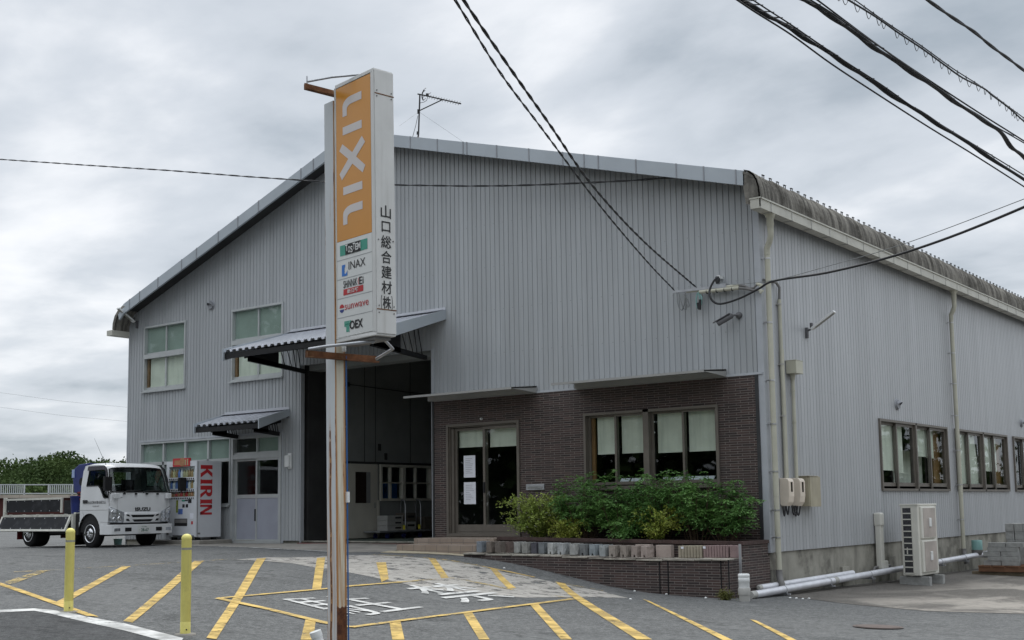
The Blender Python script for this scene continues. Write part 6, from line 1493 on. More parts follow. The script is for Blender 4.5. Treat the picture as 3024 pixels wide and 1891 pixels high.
def lamp(name, base, out, label, L=.55):
    base, out = np.array(base, float), np.array(out, float); t_ = thing(name, label, 'wall lamp', base, 'slim lamps on the walls'); hd = unit(out + np.array((0, 0, .62))); sd_ = unit(np.cross(out, (0, 0, 1))); up_ = np.cross(sd_, hd) * -1; a = base + out * .12 + np.array((0, 0, .02))
    b = MB(); b.obox(base + out * .025 - np.array((0, 0, .04)), out * .025, sd_ * .03, (0, 0, .10)); b.tube([base + out * .04, base + out * .13 + np.array((0, 0, .03))], .02, 8); b.obox(a + np.array((0, 0, .06)), out * .02, sd_ * .03, (0, 0, .06)); b.build('wall_bracket', 'camera_grey', t_)
    b = MB(); b.obox(a + hd * L / 2, hd * L / 2, sd_ * .055, up_ * .022); h = b.build('lamp_head', 'pvc_white', t_, bevel=.008); b = MB(); dn = up_ if up_[2] < 0 else -up_
    b.obox(a + hd * L * .55 + dn * .023, hd * L * .40, sd_ * .04, dn * .003); b.build('diffuser', 'reflector_tape', h)
lamp('wall_lamp', RX(2379, 978, 0), (1, 0, 0), 'slim white lamp on the side wall between the two downpipes'); lamp('wall_lamp', FY(407, 955, 0), (0, -1, 0), 'slim white lamp under the far left eave of the front', .6)
p = FY(856, 1360, 0); wb = thing('wall_bell_box', 'white box fixed to the siding beside the double door', 'wall box', p); b = MB(); b.box(p[0] - .075, p[0] + .075, -.11, -.0, p[2] - .16, p[2] + .12); b.box(p[0] - .02, p[0] + .09, -.06, 0, p[2] - .2, p[2] + .17); b.build('cover', 'pvc_white', wb, bevel=.02)
b = MB(); b.tube([(p[0] - .04, -.03, p[2] - .15), (p[0] - .05, -.02, p[2] - .2)], .006, 5); b.build('lead', 'cable_grey', wb)
# two notices taped inside the entrance glass
for (u0, v0, u1, v1), lab in (((1369.5, 1346.5, 1404, 1410), 'white notice sheet on the entrance glass, the upper of two'), ((1370, 1425, 1405.5, 1489), 'white notice sheet on the entrance glass, the lower of two')):
    a, c = FY(u0, v0, .055), FY(u1, v1, .055); b = MB(); b.box(a[0], c[0], .053, .056, c[2], a[2]); nt_ = tag(b.build('notice_sheet', 'paper', org=a), lab, 'notice', 'notices on the entrance door'); q = MB(); rq = random.Random(int(v0))
    for k in range(9): zz = a[2] - .06 - k * (a[2] - c[2] - .12) / 9; q.box(a[0] + .05, c[0] - .05 - rq.uniform(0, .12), .0505, .0525, zz - .008, zz)
    q.build('printed_lines', 'paper_ink', nt_)
# catalogues on the office window sill
for i in range(9):
    u = 1826 + i * 31; 
    if 1893 < u < 1935: continue
    a = FY(u, 1428, .30); b = MB(); b.prism([(a[0], .28, .96), (a[0] + .20, .28, .96), (a[0] + .24, .36, 1.10), (a[0] + .04, .36, 1.10)], (0, .015, 0)); tag(b.build('catalogue', 'paper', org=a), 'white catalogue leaning inside the office window, %s from the left' % ordn[i], 'catalogue', 'catalogues on the office sill')

# ---- cable bracket and conduits at the corner
p0, p1 = FY(1988, 863, -.12), FY(2140, 846, -.12); cbk = thing('cable_bracket', 'steel cable bracket with cream conduits near the front corner of the warehouse', 'cable bracket', p0)
b = MB(); b.obox((p0 + p1) / 2, (p1 - p0) / 2, (0, .025, 0), (0, 0, .022)); b.box(p0[0] + .75, p0[0] + .80, -.12, 0, p0[2] - .06, p0[2] + .0); b.box(p1[0] - .10, p1[0] + .03, -.14, 0, p1[2] - .03, p1[2] + .05); b.build('bar', 'galvanised', cbk)
b = MB(); q0, q1 = FY(2028, 862, -.10), FY(2182, 843, -.10); r0_, r1_ = FY(2066, 863, -.13), FY(2182, 851, -.13); b.cyl(q0, q1, .026, n=10); b.cyl(r0_, r1_, .034, n=12); tA = FY(2236, 841, -.08); tB = FY(2258, 862, -.08)
b.tube([FY(2234, 838, -.09), FY(2250, 843, -.09), np.array((.03, -.10, FY(2258, 848, -.09)[2]))], .03, 10); b.tube([FY(2238, 855, -.09), FY(2252, 860, -.09), np.array((.03, -.10, FY(2260, 864, -.09)[2]))], .028, 10); b.build('conduit', 'pipe_plastic', cbk)
b = MB(); b.tube([q1, FY(2200, 845, -.1), FY(2212, 852, -.1), FY(2226, 851, -.1), FY(2236, 840, -.09)], .022, 8); b.tube([r1_, FY(2205, 853, -.12), FY(2226, 858, -.1), FY(2238, 856, -.09)], .026, 8); b.build('flexible_duct', 'dark_pipe', cbk)
b = MB()
for u in (2088, 2096, 2117, 2140, 2163): a = FY(u, 865 - (u - 2066) * .11, -.13); b.lathe([(.040, -.006), (.040, .006)], a, 12, ax=unit(r1_ - r0_))
b.lathe([(.030, 0), (.045, .05), (.05, .09), (.03, .13)], FY(2119, 838, -.12), 12); b.build('cable_tie', 'dark_steel', cbk); b = MB(); b.cyl(FY(2110, 829, -.14), FY(2121, 820, -.10), .028, .034, n=12); b.box(*(lambda a: (a[0] - .03, a[0] + .04, -.12, 0, a[2] - .03, a[2] + .03))(FY(2125, 820, -.06))); b.build('plug', 'pvc_white', cbk)
cl = thing('cable_loop', 'grey and green loops of slack cable hanging from the left end of the bracket', 'cable', p0 + np.array((.15, 0, -.2)), 'slack cables at the bracket'); b = MB()
for pts in (((1999, 862), (2000, 890), (2006, 912), (2014, 917), (2021, 900), (2025, 872)), ((2002, 860), (2008, 880), (2018, 912), (2026, 915), (2027, 890), (2024, 865)), ((2020, 870), (2030, 885), (2036, 903), (2032, 909), (2026, 892))): b.tube([FY(u, v, -.13 - .02 * k) for k, (u, v) in enumerate(pts)], .010, 6)
b.build('loop', 'cable_grey', cl)
cj = thing('cable_splice', 'black cable splice hanging in green leads under the bracket', 'cable splice', FY(2063, 900, -.13), 'slack cables at the bracket'); b = MB()
for pts in (((2060, 866), (2056, 880), (2057, 900), (2060, 912)), ((2066, 866), (2073, 878), (2071, 898), (2066, 912)), ((2062, 862), (2068, 885), (2064, 906))): b.tube([FY(u, v, -.13) for u, v in pts], .012, 6)
b.build('lead', 'teal_cap', cj); b = MB(); b.cyl(FY(2068, 885, -.14), FY(2066, 915, -.14), .028, n=10); b.cyl(FY(2060, 895, -.15), FY(2063, 912, -.15), .022, n=10); b.build('sleeve', 'cable_black', cj)
# electrical boxes, conduits and meters on the side wall
cd = thing('wall_conduit', 'cream conduit beside the corner downpipe leading down to the meters', 'conduit', RX(2296, 900, .04), 'conduits on the side wall'); a, c = RX(2300, 885, .05), RX(2323, 1412, .05); c[1] = a[1] = (a[1] + c[1]) / 2
b = MB(); b.cyl(a, c, .034, n=14); b.cyl(a + np.array((0, .07, -.9)), c + np.array((0, .07, 0)), .018, n=10); pz = b.build('pipe', 'pipe_plastic', cd); b = MB()
for k in (.03, .37, .66): q = lerp(a, c, k); b.lathe([(.042, 0), (.042, .025)], q, 14); b.box(0, .05, q[1] - .06, q[1] + .09, q[2], q[2] + .02)
b.build('clip', 'pvc_grey', cd); b = MB(); b.tube([a + np.array((0, 0, -.02)), a + np.array((.01, -.01, .10)), a + np.array((.02, -.02, .22)), a + np.array((.0, -.10, .30)), np.array((.03, .05, a[2] + .28))], .026, 8); b.build('flexible_duct', 'dark_pipe', cd)
bx = thing('junction_box', 'cream junction box high on the side wall with a conduit below it', 'junction box', RX(2350, 1080, .1), 'conduits on the side wall'); a = RX(2349, 1064, .20); c = RX(2364, 1101, .20); b = MB(); b.box(.01, .21, a[1], a[1] + .30, c[2] - .02, a[2]); b.box(.0, .215, a[1] - .008, a[1] + .31, a[2], a[2] + .012); b.build('box', 'pipe_plastic', bx, bevel=.008); e = RX(2357, 1412, .05); yy_ = a[1] + .16
b = MB(); b.cyl((.06, yy_, c[2]), (.06, yy_, c[2] - .12), .06, .04, n=14); b.cyl((.06, yy_, c[2] - .1), (.06, yy_, e[2]), .034, n=14)
for z in (c[2] - .34, e[2] + 1.0): b.lathe([(.042, 0), (.042, .022)], (.06, yy_, z), 14)
b.build('pipe', 'pipe_plastic', bx)
xd = .185
for i, (u0, u1, lab) in enumerate(((2329.5, 2345.5, 'rounded cream electricity meter next to the downpipe'), (2362.5, 2378.5, 'rounded cream electricity meter next to the beige cabinet'))):
    a, c = RX(u0, 1412, xd), RX(u1, 1493, xd); mt = thing('electricity_meter', lab, 'meter', (0, a[1], .53), 'meters on the side wall'); z0, z1 = c[2] - .01, a[2] + .0; yw = .21
    prof = [(.0, z0 + .03), (.0, z1), (.13, z1), (.165, z1 - .02), (xd, z1 - .06), (xd, z0 + .18), (.165, z0 + .07), (.12, z0), (.03, z0)]
    b = MB(); b.prism([(x, a[1], z) for x, z in prof], (0, yw, 0)); bo = b.build('case', 'meter_cream', mt, bevel=.014); b = MB(); b.box(xd + .0, xd + .003, a[1] + .07, a[1] + .14, z0 + .25, z1 - .07); b.build('window', 'meter_window', bo)
a = RX(2389, 1408, .20); c = RX(2424.5, 1495, .20); mb = thing('meter_cabinet', 'weathered beige cabinet on the side wall right of the two meters', 'cabinet', (0, a[1], .53)); b = MB(); b.box(.0, .19, a[1], c[1], c[2], a[2]); b.build('cabinet_body', 'meter_box', mb, bevel=.006); b = MB(); b.box(.19, .205, a[1] + .02, c[1] + .005, c[2] - .008, a[2] + .004); b.box(.0, .215, a[1] - .02, c[1] - .1, a[2] + .004, a[2] + .018); b.build('cabinet_door', 'meter_box', mb, bevel=.004)
ml = thing('meter_cables', 'black cable loops hanging under the electricity meters', 'cables', (.08, .6, .45)); b = MB()
for y, w_, d_ in ((.44, .10, .17), (.62, .12, .15), (.85, .16, .16), (.93, .15, .18), (1.0, .14, .17), (1.05, .18, .17)): b.tube([(.07 + .02 * math.sin(y * 30), y - w_ / 2 + w_ * k / 8, .53 - d_ * math.sin(math.pi * k / 8)) for k in range(9)], .014, 6)
b.build('loop', 'cable_black', ml)

# ================================================================== SIDE YARD
sp = thing('drain_pipe', 'long silver wrapped pipe on brackets along the side wall', 'pipe', (.2, -1.2, -.9)); A_, B_ = np.array((.22, -1.22, -.905)), np.array((.22, 13.0, -.71)); b = MB(); b.cyl(A_, B_, .062, n=20); b.cyl((.09, -.62, -.825), (.09, 3.4, -.785), .052, n=18); b.build('pipe_run', 'silver_pipe', sp)
b = MB(); b.cyl(A_ + np.array((0, -.05, 0)), A_ + np.array((0, .12, .002)), .064, n=20); b.lathe([(.052, 0), (.052, .06), (.03, .075)], (.09, -.62, -.825), 16, ax=(0, -1, 0)); b.lathe([(.066, 0), (.066, .16)], lerp(A_, B_, .235), 18, ax=B_ - A_); b.build('joint', 'pvc_grey', sp)
b = MB()
for k in (.085, .22, .36, .66, .78, .90): q = lerp(A_, B_, k); b.lathe([(.067, 0), (.067, .025)], q, 18, ax=B_ - A_); b.box(.0, q[0] + .12, q[1], q[1] + .03, q[2] - .095, q[2] - .065); b.box(q[0] + .04, q[0] + .06, q[1], q[1] + .03, q[2] - .09, q[2])
b.build('bracket', 'galvanised', sp)
p = GH(2199, 1776); p[2] = g1(p[0], p[1]); ps = thing('pipe_riser', 'white capped plastic drain riser at the planter corner', 'drain riser', p); b = MB(); b.lathe([(.082, -.05), (.086, .10)], p, 24); b.lathe([(.094, .10), (.097, .12), (.097, .20), (.092, .21)], p, 24); b.build('base', 'pvc_grey', ps)
b = MB(); b.lathe([(.086, .205), (.086, .30), (.090, .305), (.090, .37), (.087, .372), (.092, .378), (.092, .42), (.080, .43), (.004, .43)], p, 24); b.build('cap', 'pvc_white', ps)
q = GH(2190, 1768); b = MB(); b.box(q[0] - .022, q[0] + .022, q[1] - .004, q[1] + .004, q[2] - .05, q[2] + .88); b.box(q[0] - .022, q[0] - .016, q[1], q[1] + .04, q[2] - .05, q[2] + .88); tag(b.build('marker_post', 'galvanised', org=q), 'thin grey steel post standing behind the white drain riser', 'post')
# air conditioner
AX0, AX1, AY0, AY1, AZ0, AZ1 = .55, .90, 4.89, 6.03, -.905, .53
ac = thing('air_conditioner', 'tall beige air conditioner outdoor unit with two covered fans', 'air conditioner', ((AX0 + AX1) / 2, (AY0 + AY1) / 2, AZ0)); b = MB(); b.box(AX0, AX1, AY0, AY1, AZ0, AZ1 - .03); sh_ = b.build('casing', 'ac_shell', ac, bevel=.02, seg=3); b = MB(); b.box(AX0 - .012, AX1 + .012, AY0 - .012, AY1 + .012, AZ1 - .035, AZ1); b.build('lid', 'ac_shell', ac, bevel=.008)
n = 11; gz0, gz1 = AZ0 + .05, AZ1 - .07; b = MB(); b.box(AX0 + .04, AX1 - .13, AY0 - .003, AY0 + .004, gz0, gz1); gp = b.build('coil', 'ac_fin', ac); b = MB()
for k in range(n + 1): z = gz0 + (gz1 - gz0) * k / n; b.box(AX0 + .03, AX1 - .12, AY0 - .012, AY0 + .0, z - .011, z + .011)
b.box(AX0 + .02, AX0 + .045, AY0 - .012, AY0, gz0, gz1); b.box(AX1 - .135, AX1 - .11, AY0 - .012, AY0, gz0, gz1); b.box(AX0 + .1, AX0 + .12, AY0 - .012, AY0, gz0 + .38, gz0 + .51); b.build('grille', 'ac_shell', gp)
for z0, z1 in ((AZ0 + .06, AZ0 + .70), (AZ0 + .735, AZ1 - .06)):
    y0_, y1_ = AY0 + .10, AY1 - .20; b = MB(); b.box(AX1 - .005, AX1 + .045, y0_, y1_, z0, z1); fc_ = b.build('fan_guard', 'ac_shell', ac, bevel=.02, seg=3); b = MB(); b.box(AX1 + .046, AX1 + .052, y0_ + .09, y1_ - .03, z0 + .03, z1 - .03); b.build('fan_cover', 'ac_cover', fc_); b = MB(); m_ = (y0_ + y1_) / 2 + .03; b.box(AX1 + .05, AX1 + .075, m_ - .06, m_ + .06, (z0 + z1) / 2 - .09, (z0 + z1) / 2 + .09); b.build('fan_boss', 'pvc_white', fc_, bevel=.02, seg=3)
for y, lab in ((AY0 + .12, 'long concrete footing under the near side of the air conditioner'), (AY1 - .22, 'long concrete footing under the far side of the air conditioner')):
    b = MB(); b.box(AX0 - .10, AX1 + .16, y - .07, y + .07, -1.12, AZ0 - .02); b.box(AX0 + .02, AX0 + .1, y - .03, y + .03, AZ0 - .021, AZ0 + .0); b.box(AX1 - .1, AX1 - .02, y - .03, y + .03, AZ0 - .021, AZ0); tag(b.build('footing_block', 'concrete_block', org=(AX0, y, -1.1), bevel=.008), lab, 'footing', 'footings of the air conditioner')
dc = thing('pipe_duct', 'beige pipe cover running from the wall to the air conditioner', 'pipe duct', (.1, 4.1, -.5)); ya = RX(2602, 1560, .12)[1]; b = MB(); b.box(.02, .14, ya - .09, ya + .09, -.78, .17); b.box(.03, .15, ya, AY0 + .3, -.80, -.62); b.build('cover', 'ac_shell', dc, bevel=.02); b = MB(); b.box(.0, .16, ya - .10, ya + .10, .08, .36); b.build('elbow', 'ac_shell', dc, bevel=.04, seg=3)
b = MB(); b.tube([(.05, ya + .6, -.74), (.05, ya - .25, -.74), (.05, ya - .36, -.80), (.05, ya - .38, -1.05)], .026, 8); tag(b.build('small_drain_pipe', 'dark_pipe', org=(.05, ya, -.8)), 'thin dark drain pipe bending down beside the pipe cover', 'pipe')
p = np.array((.22, 10.95, -.66)); tv = thing('vent_cap', 'teal capped riser on the silver pipe beyond the second downpipe', 'vent cap', p); b = MB(); b.lathe([(.09, -.08), (.13, .0), (.13, .05)], p, 20); b.build('collar', 'dark_pipe', tv); b = MB(); b.lathe([(.125, .05), (.125, .27), (.118, .28), (.004, .285)], p, 20); b.build('cap', 'teal_cap', tv)
# pallet and stacked blocks
pz0 = g1(1.3, 10) + .005; pa = thing('pallet', 'reddish wooden pallet on two old timbers carrying the concrete blocks', 'pallet', (1.4, 10.3, pz0)); b = MB(); b.box(.55, 2.9, 9.35, 9.50, pz0, pz0 + .09); b.box(.55, 2.9, 10.9, 11.05, pz0, pz0 + .09); b.build('timber', 'old_wood', pa, bevel=.01)
b = MB(); b.box(.72, 2.9, 9.3, 9.42, pz0 + .09, pz0 + .20); b.box(.72, 2.9, 10.95, 11.07, pz0 + .09, pz0 + .20)
for k in range(7): b.box(.72 + k * .31, .72 + k * .31 + .26, 9.28, 11.1, pz0 + .20, pz0 + .225)
b.build('deck', 'pallet_wood', pa)
zt_ = pz0 + .226
blk = MB(); blk.box(0, .188, 0, .388, 0, .186); blk2 = MB(); blk2.box(0, .388, 0, .10, 0, .188)
proto = blk.build('concrete_block', 'concrete_block', org=(0, 0, 0), bevel=.006, seg=1); proto2 = blk2.build('concrete_block', 'concrete_block', org=(0, 0, 0), bevel=.006, seg=1); used = [0, 0]
def put(pr_, k, loc, rz, lab, grp):
    o = pr_ if not used[k] else pr_.copy()
    if used[k]: COL.objects.link(o)
    used[k] = 1; o.location = loc; o.rotation_euler.z = rz; tag(o, lab, 'concrete block', grp)
rq = random.Random(8)
for c in range(5):
    for i in range(4):
        for j in range(2): put(proto, 0, (1.16 + i * .193 + rq.uniform(-.008, .008), 10.05 + j * .395 + rq.uniform(-.008, .008), zt_ + c * .188), 0, 'grey block in the tall stack, %s course up, %s from the wall, %s row' % (ordn[c], ordn[i], ('near', 'far')[j]), 'concrete blocks on the pallet')
for i in range(2): put(proto, 0, (1.60 + i * .195, 10.1, zt_ + 5 * .188), .02, 'loose grey block lying on top of the tall stack, %s from the wall' % ordn[i], 'concrete blocks on the pallet')
for c in range(5):
    for i in range(2): put(proto2, 1, (.80 + i * .40 + (.1 if c % 2 else 0) * (i == 0) + (.12 if c == 4 else 0), 9.42 + rq.uniform(-.01, .01), zt_ + c * .104), 0, 'thin block in the low front stack, %s course up, %s from the wall' % (ordn[c], ordn[i]), 'thin blocks in front of the tall stack')
proto2.scale.z = 1
for o in list(COL.objects):
    if o.name.startswith('concrete_block') and o.data == proto2.data: o.scale = (1, 1.6, .55)
for i in range(3): put(proto, 0, (1.75 + i * .2, 9.40, zt_ + 0), .05 * i, 'grey block at the right front of the pallet, %s from the low stack' % ordn[i], 'concrete blocks on the pallet')

# ================================================================== INSIDE THE DOORWAY
tz = RX(1180, 1567, -11.4)[2]; ty0, ty1 = RX(1117, 1567, -11.45)[1], RX(1270, 1567, -11.45)[1]; tr_ = thing('platform_trolley', 'low platform trolley with hooped handles inside the dark doorway', 'trolley', (-11.6, (ty0 + ty1) / 2, -.15)); b = MB(); b.box(-11.95, -11.4, ty0, ty1, tz - .04, tz); b.build('platform', 'galvanised', tr_, bevel=.01)
b = MB()
for yy in (RX(1193, 1500, -11.5)[1], RX(1238, 1500, -11.5)[1]): b.tube([(-11.45, yy, tz), (-11.45, yy, tz + .62), (-11.50, yy + .02, tz + .74), (-11.62, yy + .05, tz + .76), (-11.85, yy + .3, tz + .76), (-11.93, yy + .35, tz + .66), (-11.93, yy + .35, tz)], .02, 8)
b.build('handle', 'galvanised', tr_); b = MB()
for yy in (ty0 + .35, ty0 + .95, ty1 - .35): b.cyl((-11.5, yy, -.09), (-11.46, yy, -.09), .06, n=12); b.cyl((-11.9, yy, -.09), (-11.86, yy, -.09), .06, n=12)
b.build('castor', 'trolley_blue', tr_); b = MB()
for yy in (RX(1193, 1500, -11.45)[1], RX(1238, 1500, -11.45)[1]): b.cyl((-11.45, yy, tz + .02), (-11.45, yy, tz + .13), .035, n=10)
b.build('handle_socket', 'tape_yellow', tr_)
y0_, y1_ = RX(1144, 1540, -11.5)[1], RX(1190, 1540, -11.5)[1]
for k in range(3):
    b = MB(); b.box(-11.85, -11.5, y0_, y1_, tz + .002 + k * .125, tz + .002 + k * .125 + .12); o = tag(b.build('carton', 'cardboard', org=(-11.6, y0_, tz), bevel=.004), 'white carton on the trolley, %s of its stack of three' % ('bottom', 'middle', 'topmost')[k], 'carton', 'cartons on the trolley'); b = MB(); b.box(-11.4985, -11.497, (y0_ + y1_) / 2, (y0_ + y1_) / 2 + .22, tz + .045 + k * .125, tz + .085 + k * .125); b.build('print', 'ink_black', o)
y0_, y1_ = RX(1198, 1540, -11.55)[1], RX(1228, 1540, -11.55)[1]
for k, mt in enumerate(('cardboard', 'cardboard_brown')):
    b = MB(); b.box(-11.9, -11.55, y0_, y1_, tz + .002 + k * .22, tz + .002 + k * .22 + .21); o = tag(b.build('carton', mt, org=(-11.6, y0_, tz), bevel=.004), ('pale carton at the bottom between the trolley handles', 'dark carton on the pale one between the trolley handles')[k], 'carton', 'cartons on the trolley'); b = MB(); b.box(-11.5485, -11.547, (y0_ + y1_) / 2 - .12, (y0_ + y1_) / 2 + .14, tz + .09 + k * .22, tz + .14 + k * .22); b.build('print', 'ink_black', o)
b = MB(); a = RX(1240, 1545, -11.8)[1]; b.box(-11.9, -11.62, a, a + .45, tz, tz + .33); tag(b.build('carton', 'cardboard_brown', org=(-11.7, a, tz), bevel=.004), 'dark carton at the far end of the trolley by the brick wall', 'carton', 'cartons on the trolley')

# ================================================================== AERIAL AND CABLES
pt = lambda u, v, dt=0: DT(u, v, 26.55 + dt)
tvb = pt(1234, 411); tv_ = thing('tv_aerial', 'television aerial on a thin mast above the roof ridge', 'aerial', tvb); b = MB(); b.tube([tvb, pt(1236, 395), pt(1240, 278)], .017, 8); b.tube([pt(1237, 328), pt(1306, 295)], .013, 6); b.cyl(pt(1234, 398), pt(1234.4, 389), .03, n=10); b.build('mast', 'dark_steel', tv_)
b = MB(); b.tube([pt(1233, 278), pt(1262, 284), pt(1362, 307)], .016, 8)
for u in np.linspace(1270, 1356, 12): v = 278 + (u - 1233) * .225; b.tube([pt(u - 3.2, v + 5, -.1), pt(u + 3.2, v - 5, .1)], .006, 5)
b.tube([pt(1252, 266), pt(1248, 274), pt(1246, 281), pt(1247, 290), pt(1250, 297)], .014, 6)
for u, v in ((1251, 266), (1249, 273), (1249, 288), (1250, 297), (1262, 282), (1265, 280)): b.tube([pt(u, v, -.1), pt(u + 7, v - 6, .15)], .007, 5)
b.build('boom', 'dark_steel', tv_); b = MB(); b.obox(pt(1262, 281), RT * .03, UP * .03, FW * .03); b.obox(pt(1236, 330), RT * .025, UP * .045, FW * .03); b.build('junction', 'ink_black', tv_)
b = MB(); b.tube([pt(1263, 286), pt(1260, 297), pt(1252, 302), pt(1242, 304), pt(1238, 310), pt(1237, 325)], .006, 5); b.tube([pt(1234, 342), pt(1228, 370), pt(1218, 407)], .006, 5); b.build('coaxial_lead', 'cable_black', tv_)
b = MB(); b.tube([pt(1236, 331), pt(1180, 372, -1)], .0025, 4); b.tube([pt(1238, 331), pt(1370, 421, .5)], .0025, 4); b.build('guy_wire', 'cable_grey', tv_)
b = MB(); tb_ = pt(1234, 413); b.lathe([(.11, -.10), (.10, -.02), (.06, .03), (.02, .06)], tb_, 14); b.build('mast_base', 'rust', tv_)

def twisted(name, pts, r, label, mat='cable_black', group=None, cat='cable', tw=0.35, amp=None):
    """two insulated wires twisted round each other along pts"""
    pts = [np.array(p) for p in pts]; d = [0]
    for a, c in zip(pts, pts[1:]): d.append(d[-1] + np.linalg.norm(c - a))
    n = max(40, int(d[-1] / tw * 5)); n = min(n, 420); samp = []
    for k in range(n + 1):
        s = d[-1] * k / n; i = max(0, min(len(pts) - 2, int(np.searchsorted(d, s)) - 1)); t = (s - d[i]) / max(1e-9, d[i + 1] - d[i]); samp.append((lerp(pts[i], pts[i + 1], t), s))
    b = MB(); amp = amp or r
    for ph in (0, math.pi):
        b.tube([p + RT * amp * math.cos(2 * math.pi * s / tw + ph) + UP * amp * math.sin(2 * math.pi * s / tw + ph) for p, s in samp], r, 5)
    return tag(b.build(name, mat, org=pts[0]), label, cat, group)
def inv(pix, t0, t1):
    """spread distances along an image line for a straight run in space"""
    L = [0]
    for a, c in zip(pix, pix[1:]): L.append(L[-1] + math.hypot(c[0] - a[0], c[1] - a[1]))
    return [(u, v, 1 / (1 / t0 + (1 / t1 - 1 / t0) * s / L[-1])) for (u, v), s in zip(pix, L)]
g_ = 'overhead cables'
twisted('service_cable', through(inv([(1205, -215), (1344, 0), (1476, 213), (1601, 381), (1776, 613), (1913, 775), (1991, 857)], 9.5, 21.6), 48), .0072, 'twisted black service cable reaching the left end of the wall bracket', group=g_, tw=.6, amp=.008)
twisted('service_cable', through(inv([(1225, -230), (1369, 0), (1501, 194), (1620, 363), (1751, 550), (1901, 713), (2055, 848)], 9.0, 21.4), 48), .009, 'twisted black service cable reaching the middle of the wall bracket', group=g_, tw=.6, amp=.009)
twisted('telephone_wire', [FY(u, v, y) for u, v, y in ((-330, 447, -1.2), (0, 471, -1.0), (250, 488, -.85), (500, 504, -.8), (730, 522, -.75), (969, 538, -.7), (1179, 547, -.65), (1376, 550, -.6), (1500, 549, -.55), (1626, 545, -.5), (1760, 539, -.48), (1876, 533, -.42), (2001, 523, -.37))], .010, 'thin black wire crossing the whole front of the warehouse below the roof', group=g_, tw=1.1, amp=.012)
th_ = thing('fibre_cable', 'thick black cable sweeping from the right to a plug on the wall bracket', 'cable', DT(2277, 830, 20.2), g_); b = MB()
b.tube(through([(3200, 530, 13.5), (3024, 612, 14.5), (2805, 701, 16.2), (2623, 761, 17.6), (2441, 806, 19.0), (2290, 829, 20.2), (2241, 853, 20.7), (2188, 880, 21.0), (2135, 897, 21.2), (2109, 893, 21.3), (2096, 874, 21.35), (2097, 853, 21.4), (2109, 829, 21.4), (2118, 822, 21.5)], 90), .019, 8); b.build('cable_run', 'cable_black', th_)
b = MB(); b.tube(through(inv([(3200, 516), (3024, 588), (2677, 718), (2450, 785), (2295, 826), (2165, 842)], 13.4, 21.3), 50), .0055, 5); b.build('messenger_wire', 'cable_grey', th_)
ul = lambda x, y: (2100 + x * .3969, y * .3968)
def bundle(label, main, mess, r, t0, t1, extra=(), hang=14, rm=.006, coil=False):
    def ex(ps):
        ps = [ul(*p) for p in ps]; a, c = ps[0], ps[1]; e, f = ps[-2], ps[-1]; k = 2.2
        return [(a[0] - (c[0] - a[0]) * 1.2, a[1] - (c[1] - a[1]) * 1.2)] + ps + [(f[0] + (f[0] - e[0]) * k, f[1] + (f[1] - e[1]) * k)]
    pm = through(inv(ex(main), t0, t1), 60); t_ = thing('cable_bundle', label, 'cables', pm[0], g_); b = MB()
    for k, (ox, oy) in enumerate(((0, 0), (.9, .5), (-.6, .8)) if r > .008 else ((0, 0),)): b.tube([p + RT * r * ox + UP * r * oy * math.sin(i * .9 + k) for i, p in enumerate(pm)], r, 7)
    b.build('main_cable', 'cable_black', t_); pms = None
    for kk, e in enumerate([mess] + list(extra)):
        pw = through(inv(ex(e), t0, t1), 60); pms = pms or pw; b = MB(); b.tube(pw, rm if kk == 0 else rm * 1.2, 5); b.build('messenger_wire' if kk == 0 else 'thin_cable', 'cable_black', t_)
    b = MB(); N = len(pm)
    for k in range(hang):
        i = 2 + int((N - 5) * k / hang); a, c, d = pms[i], pm[min(i, N - 1)], pm[max(0, i - 1)]
        # nearest spot of the main cable below the hanger
        j = min(range(N), key=lambda q: np.linalg.norm(pm[q] - a)); j2 = max(0, j - 1)
        b.tube([pm[j] - UP * r, a + UP * .012, lerp(pm[j], pm[j2], .5) - UP * r], .003, 4)
        if coil and j + 1 < N: b.tube([lerp(pm[j], pm[j + 1], q) - UP * (.05 * math.sin(math.pi * q)) for q in np.linspace(0, 1, 7)], .0028, 4)
    b.build('hanger', 'cable_black', t_)
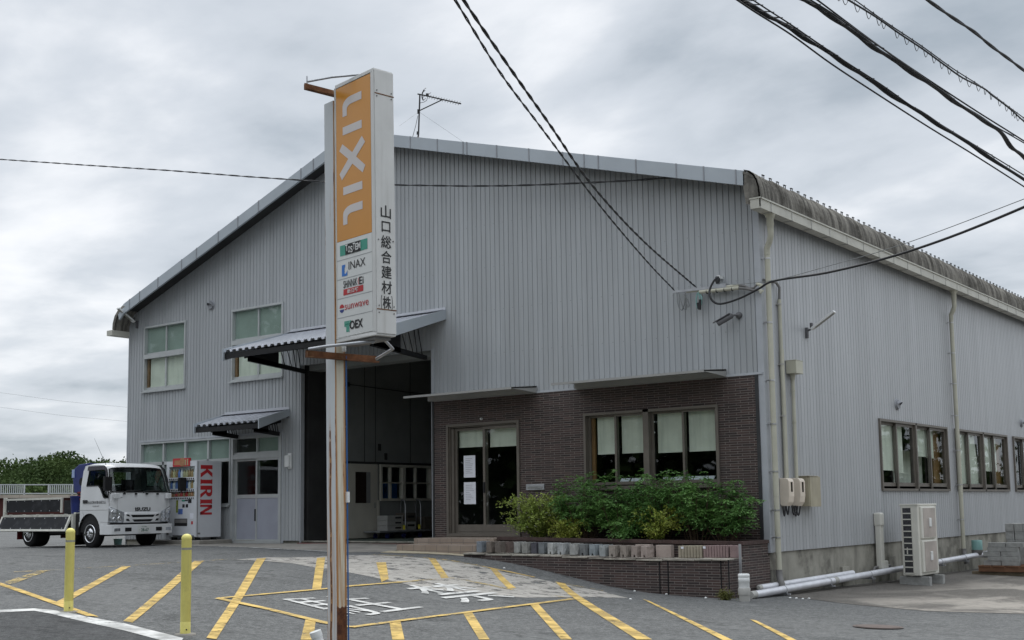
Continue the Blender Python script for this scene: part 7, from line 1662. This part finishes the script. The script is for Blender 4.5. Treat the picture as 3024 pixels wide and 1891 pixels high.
bundle('thick sagging cable bundle with triangular hangers, lowest at the upper right', [(215, 0), (480, 150), (740, 310), (1000, 475), (1300, 680), (1600, 870), (1900, 1060), (2328, 1340)], [(310, 0), (440, 85), (595, 185), (740, 285), (1000, 460), (1265, 630), (1480, 782), (1700, 922), (1980, 1092), (2328, 1305)], .0125, 8.6, 14, [[(205, 8), (330, 92), (600, 262), (900, 480), (1250, 710), (1600, 935), (1950, 1150), (2328, 1390)]], 22)
bundle('thick black cable bundle with two fine wires above it, second lowest at the upper right', [(690, 0), (900, 125), (1130, 295), (1320, 425), (1550, 575), (1760, 720), (1950, 850), (2130, 965), (2230, 1090), (2328, 1175)], [(740, 0), (900, 100), (1140, 268), (1560, 565), (1960, 848), (2328, 1065)], .0135, 8.4, 13.5, [[(790, 0), (1330, 400), (1900, 780), (2328, 1050)]], 10)
bundle('thin cable with many small coil hangers, third lowest at the upper right', [(1020, 0), (1230, 130), (1400, 250), (1580, 370), (1730, 480), (1870, 580), (2030, 660), (2090, 710), (2210, 800), (2328, 905)], [(1068, 0), (1310, 172), (1570, 346), (1800, 512), (2020, 652), (2200, 785), (2328, 880)], .0075, 8.4, 13, (), 26, .005, True)
twisted('service_cable', through(inv([ul(1450, -110), ul(1610, 0), ul(1780, 120), ul(1960, 240), ul(2080, 340), ul(2230, 450), ul(2328, 525), ul(2600, 720)], 7.6, 11), 40), .0085, 'single twisted cable in the very top right corner of the sky', group=g_, tw=.9, amp=.005)
for k, (va_, vb_) in enumerate(((1160, 1203), (1203, 1245))):
    b = MB(); b.tube(through([(-200, va_ - 22, 150), (0, va_, 150), (190, (va_ + vb_) / 2 + 4, 150), (372, vb_, 150), (600, vb_ + 26, 150)], 30), .012, 4); tag(b.build('distant_power_line', 'cable_grey', org=DT(0, va_, 150)), 'faint distant power line left of the warehouse, %s of two' % ('upper', 'lower')[k], 'power line', 'distant power lines')
# a few white pebbles along the kerb of the ramp
for i, (u, v) in enumerate(((1489, 1680), (1862, 1772), (1874, 1748), (1968, 1757), (2084, 1768), (2333, 1768), (2352, 1769), (2371, 1771), (2389, 1770))):
    p = GH(u, v); rq = random.Random(i); b = MB(); b.lathe([(.008, 0), (.022, .004), (.024, .014), (.012, .024), (.002, .026)], p, 8); tag(b.build('pebble', 'pvc_white', org=p), 'small white pebble on the asphalt near the planter, %s from the left' % ordn[i], 'pebble', 'white pebbles')
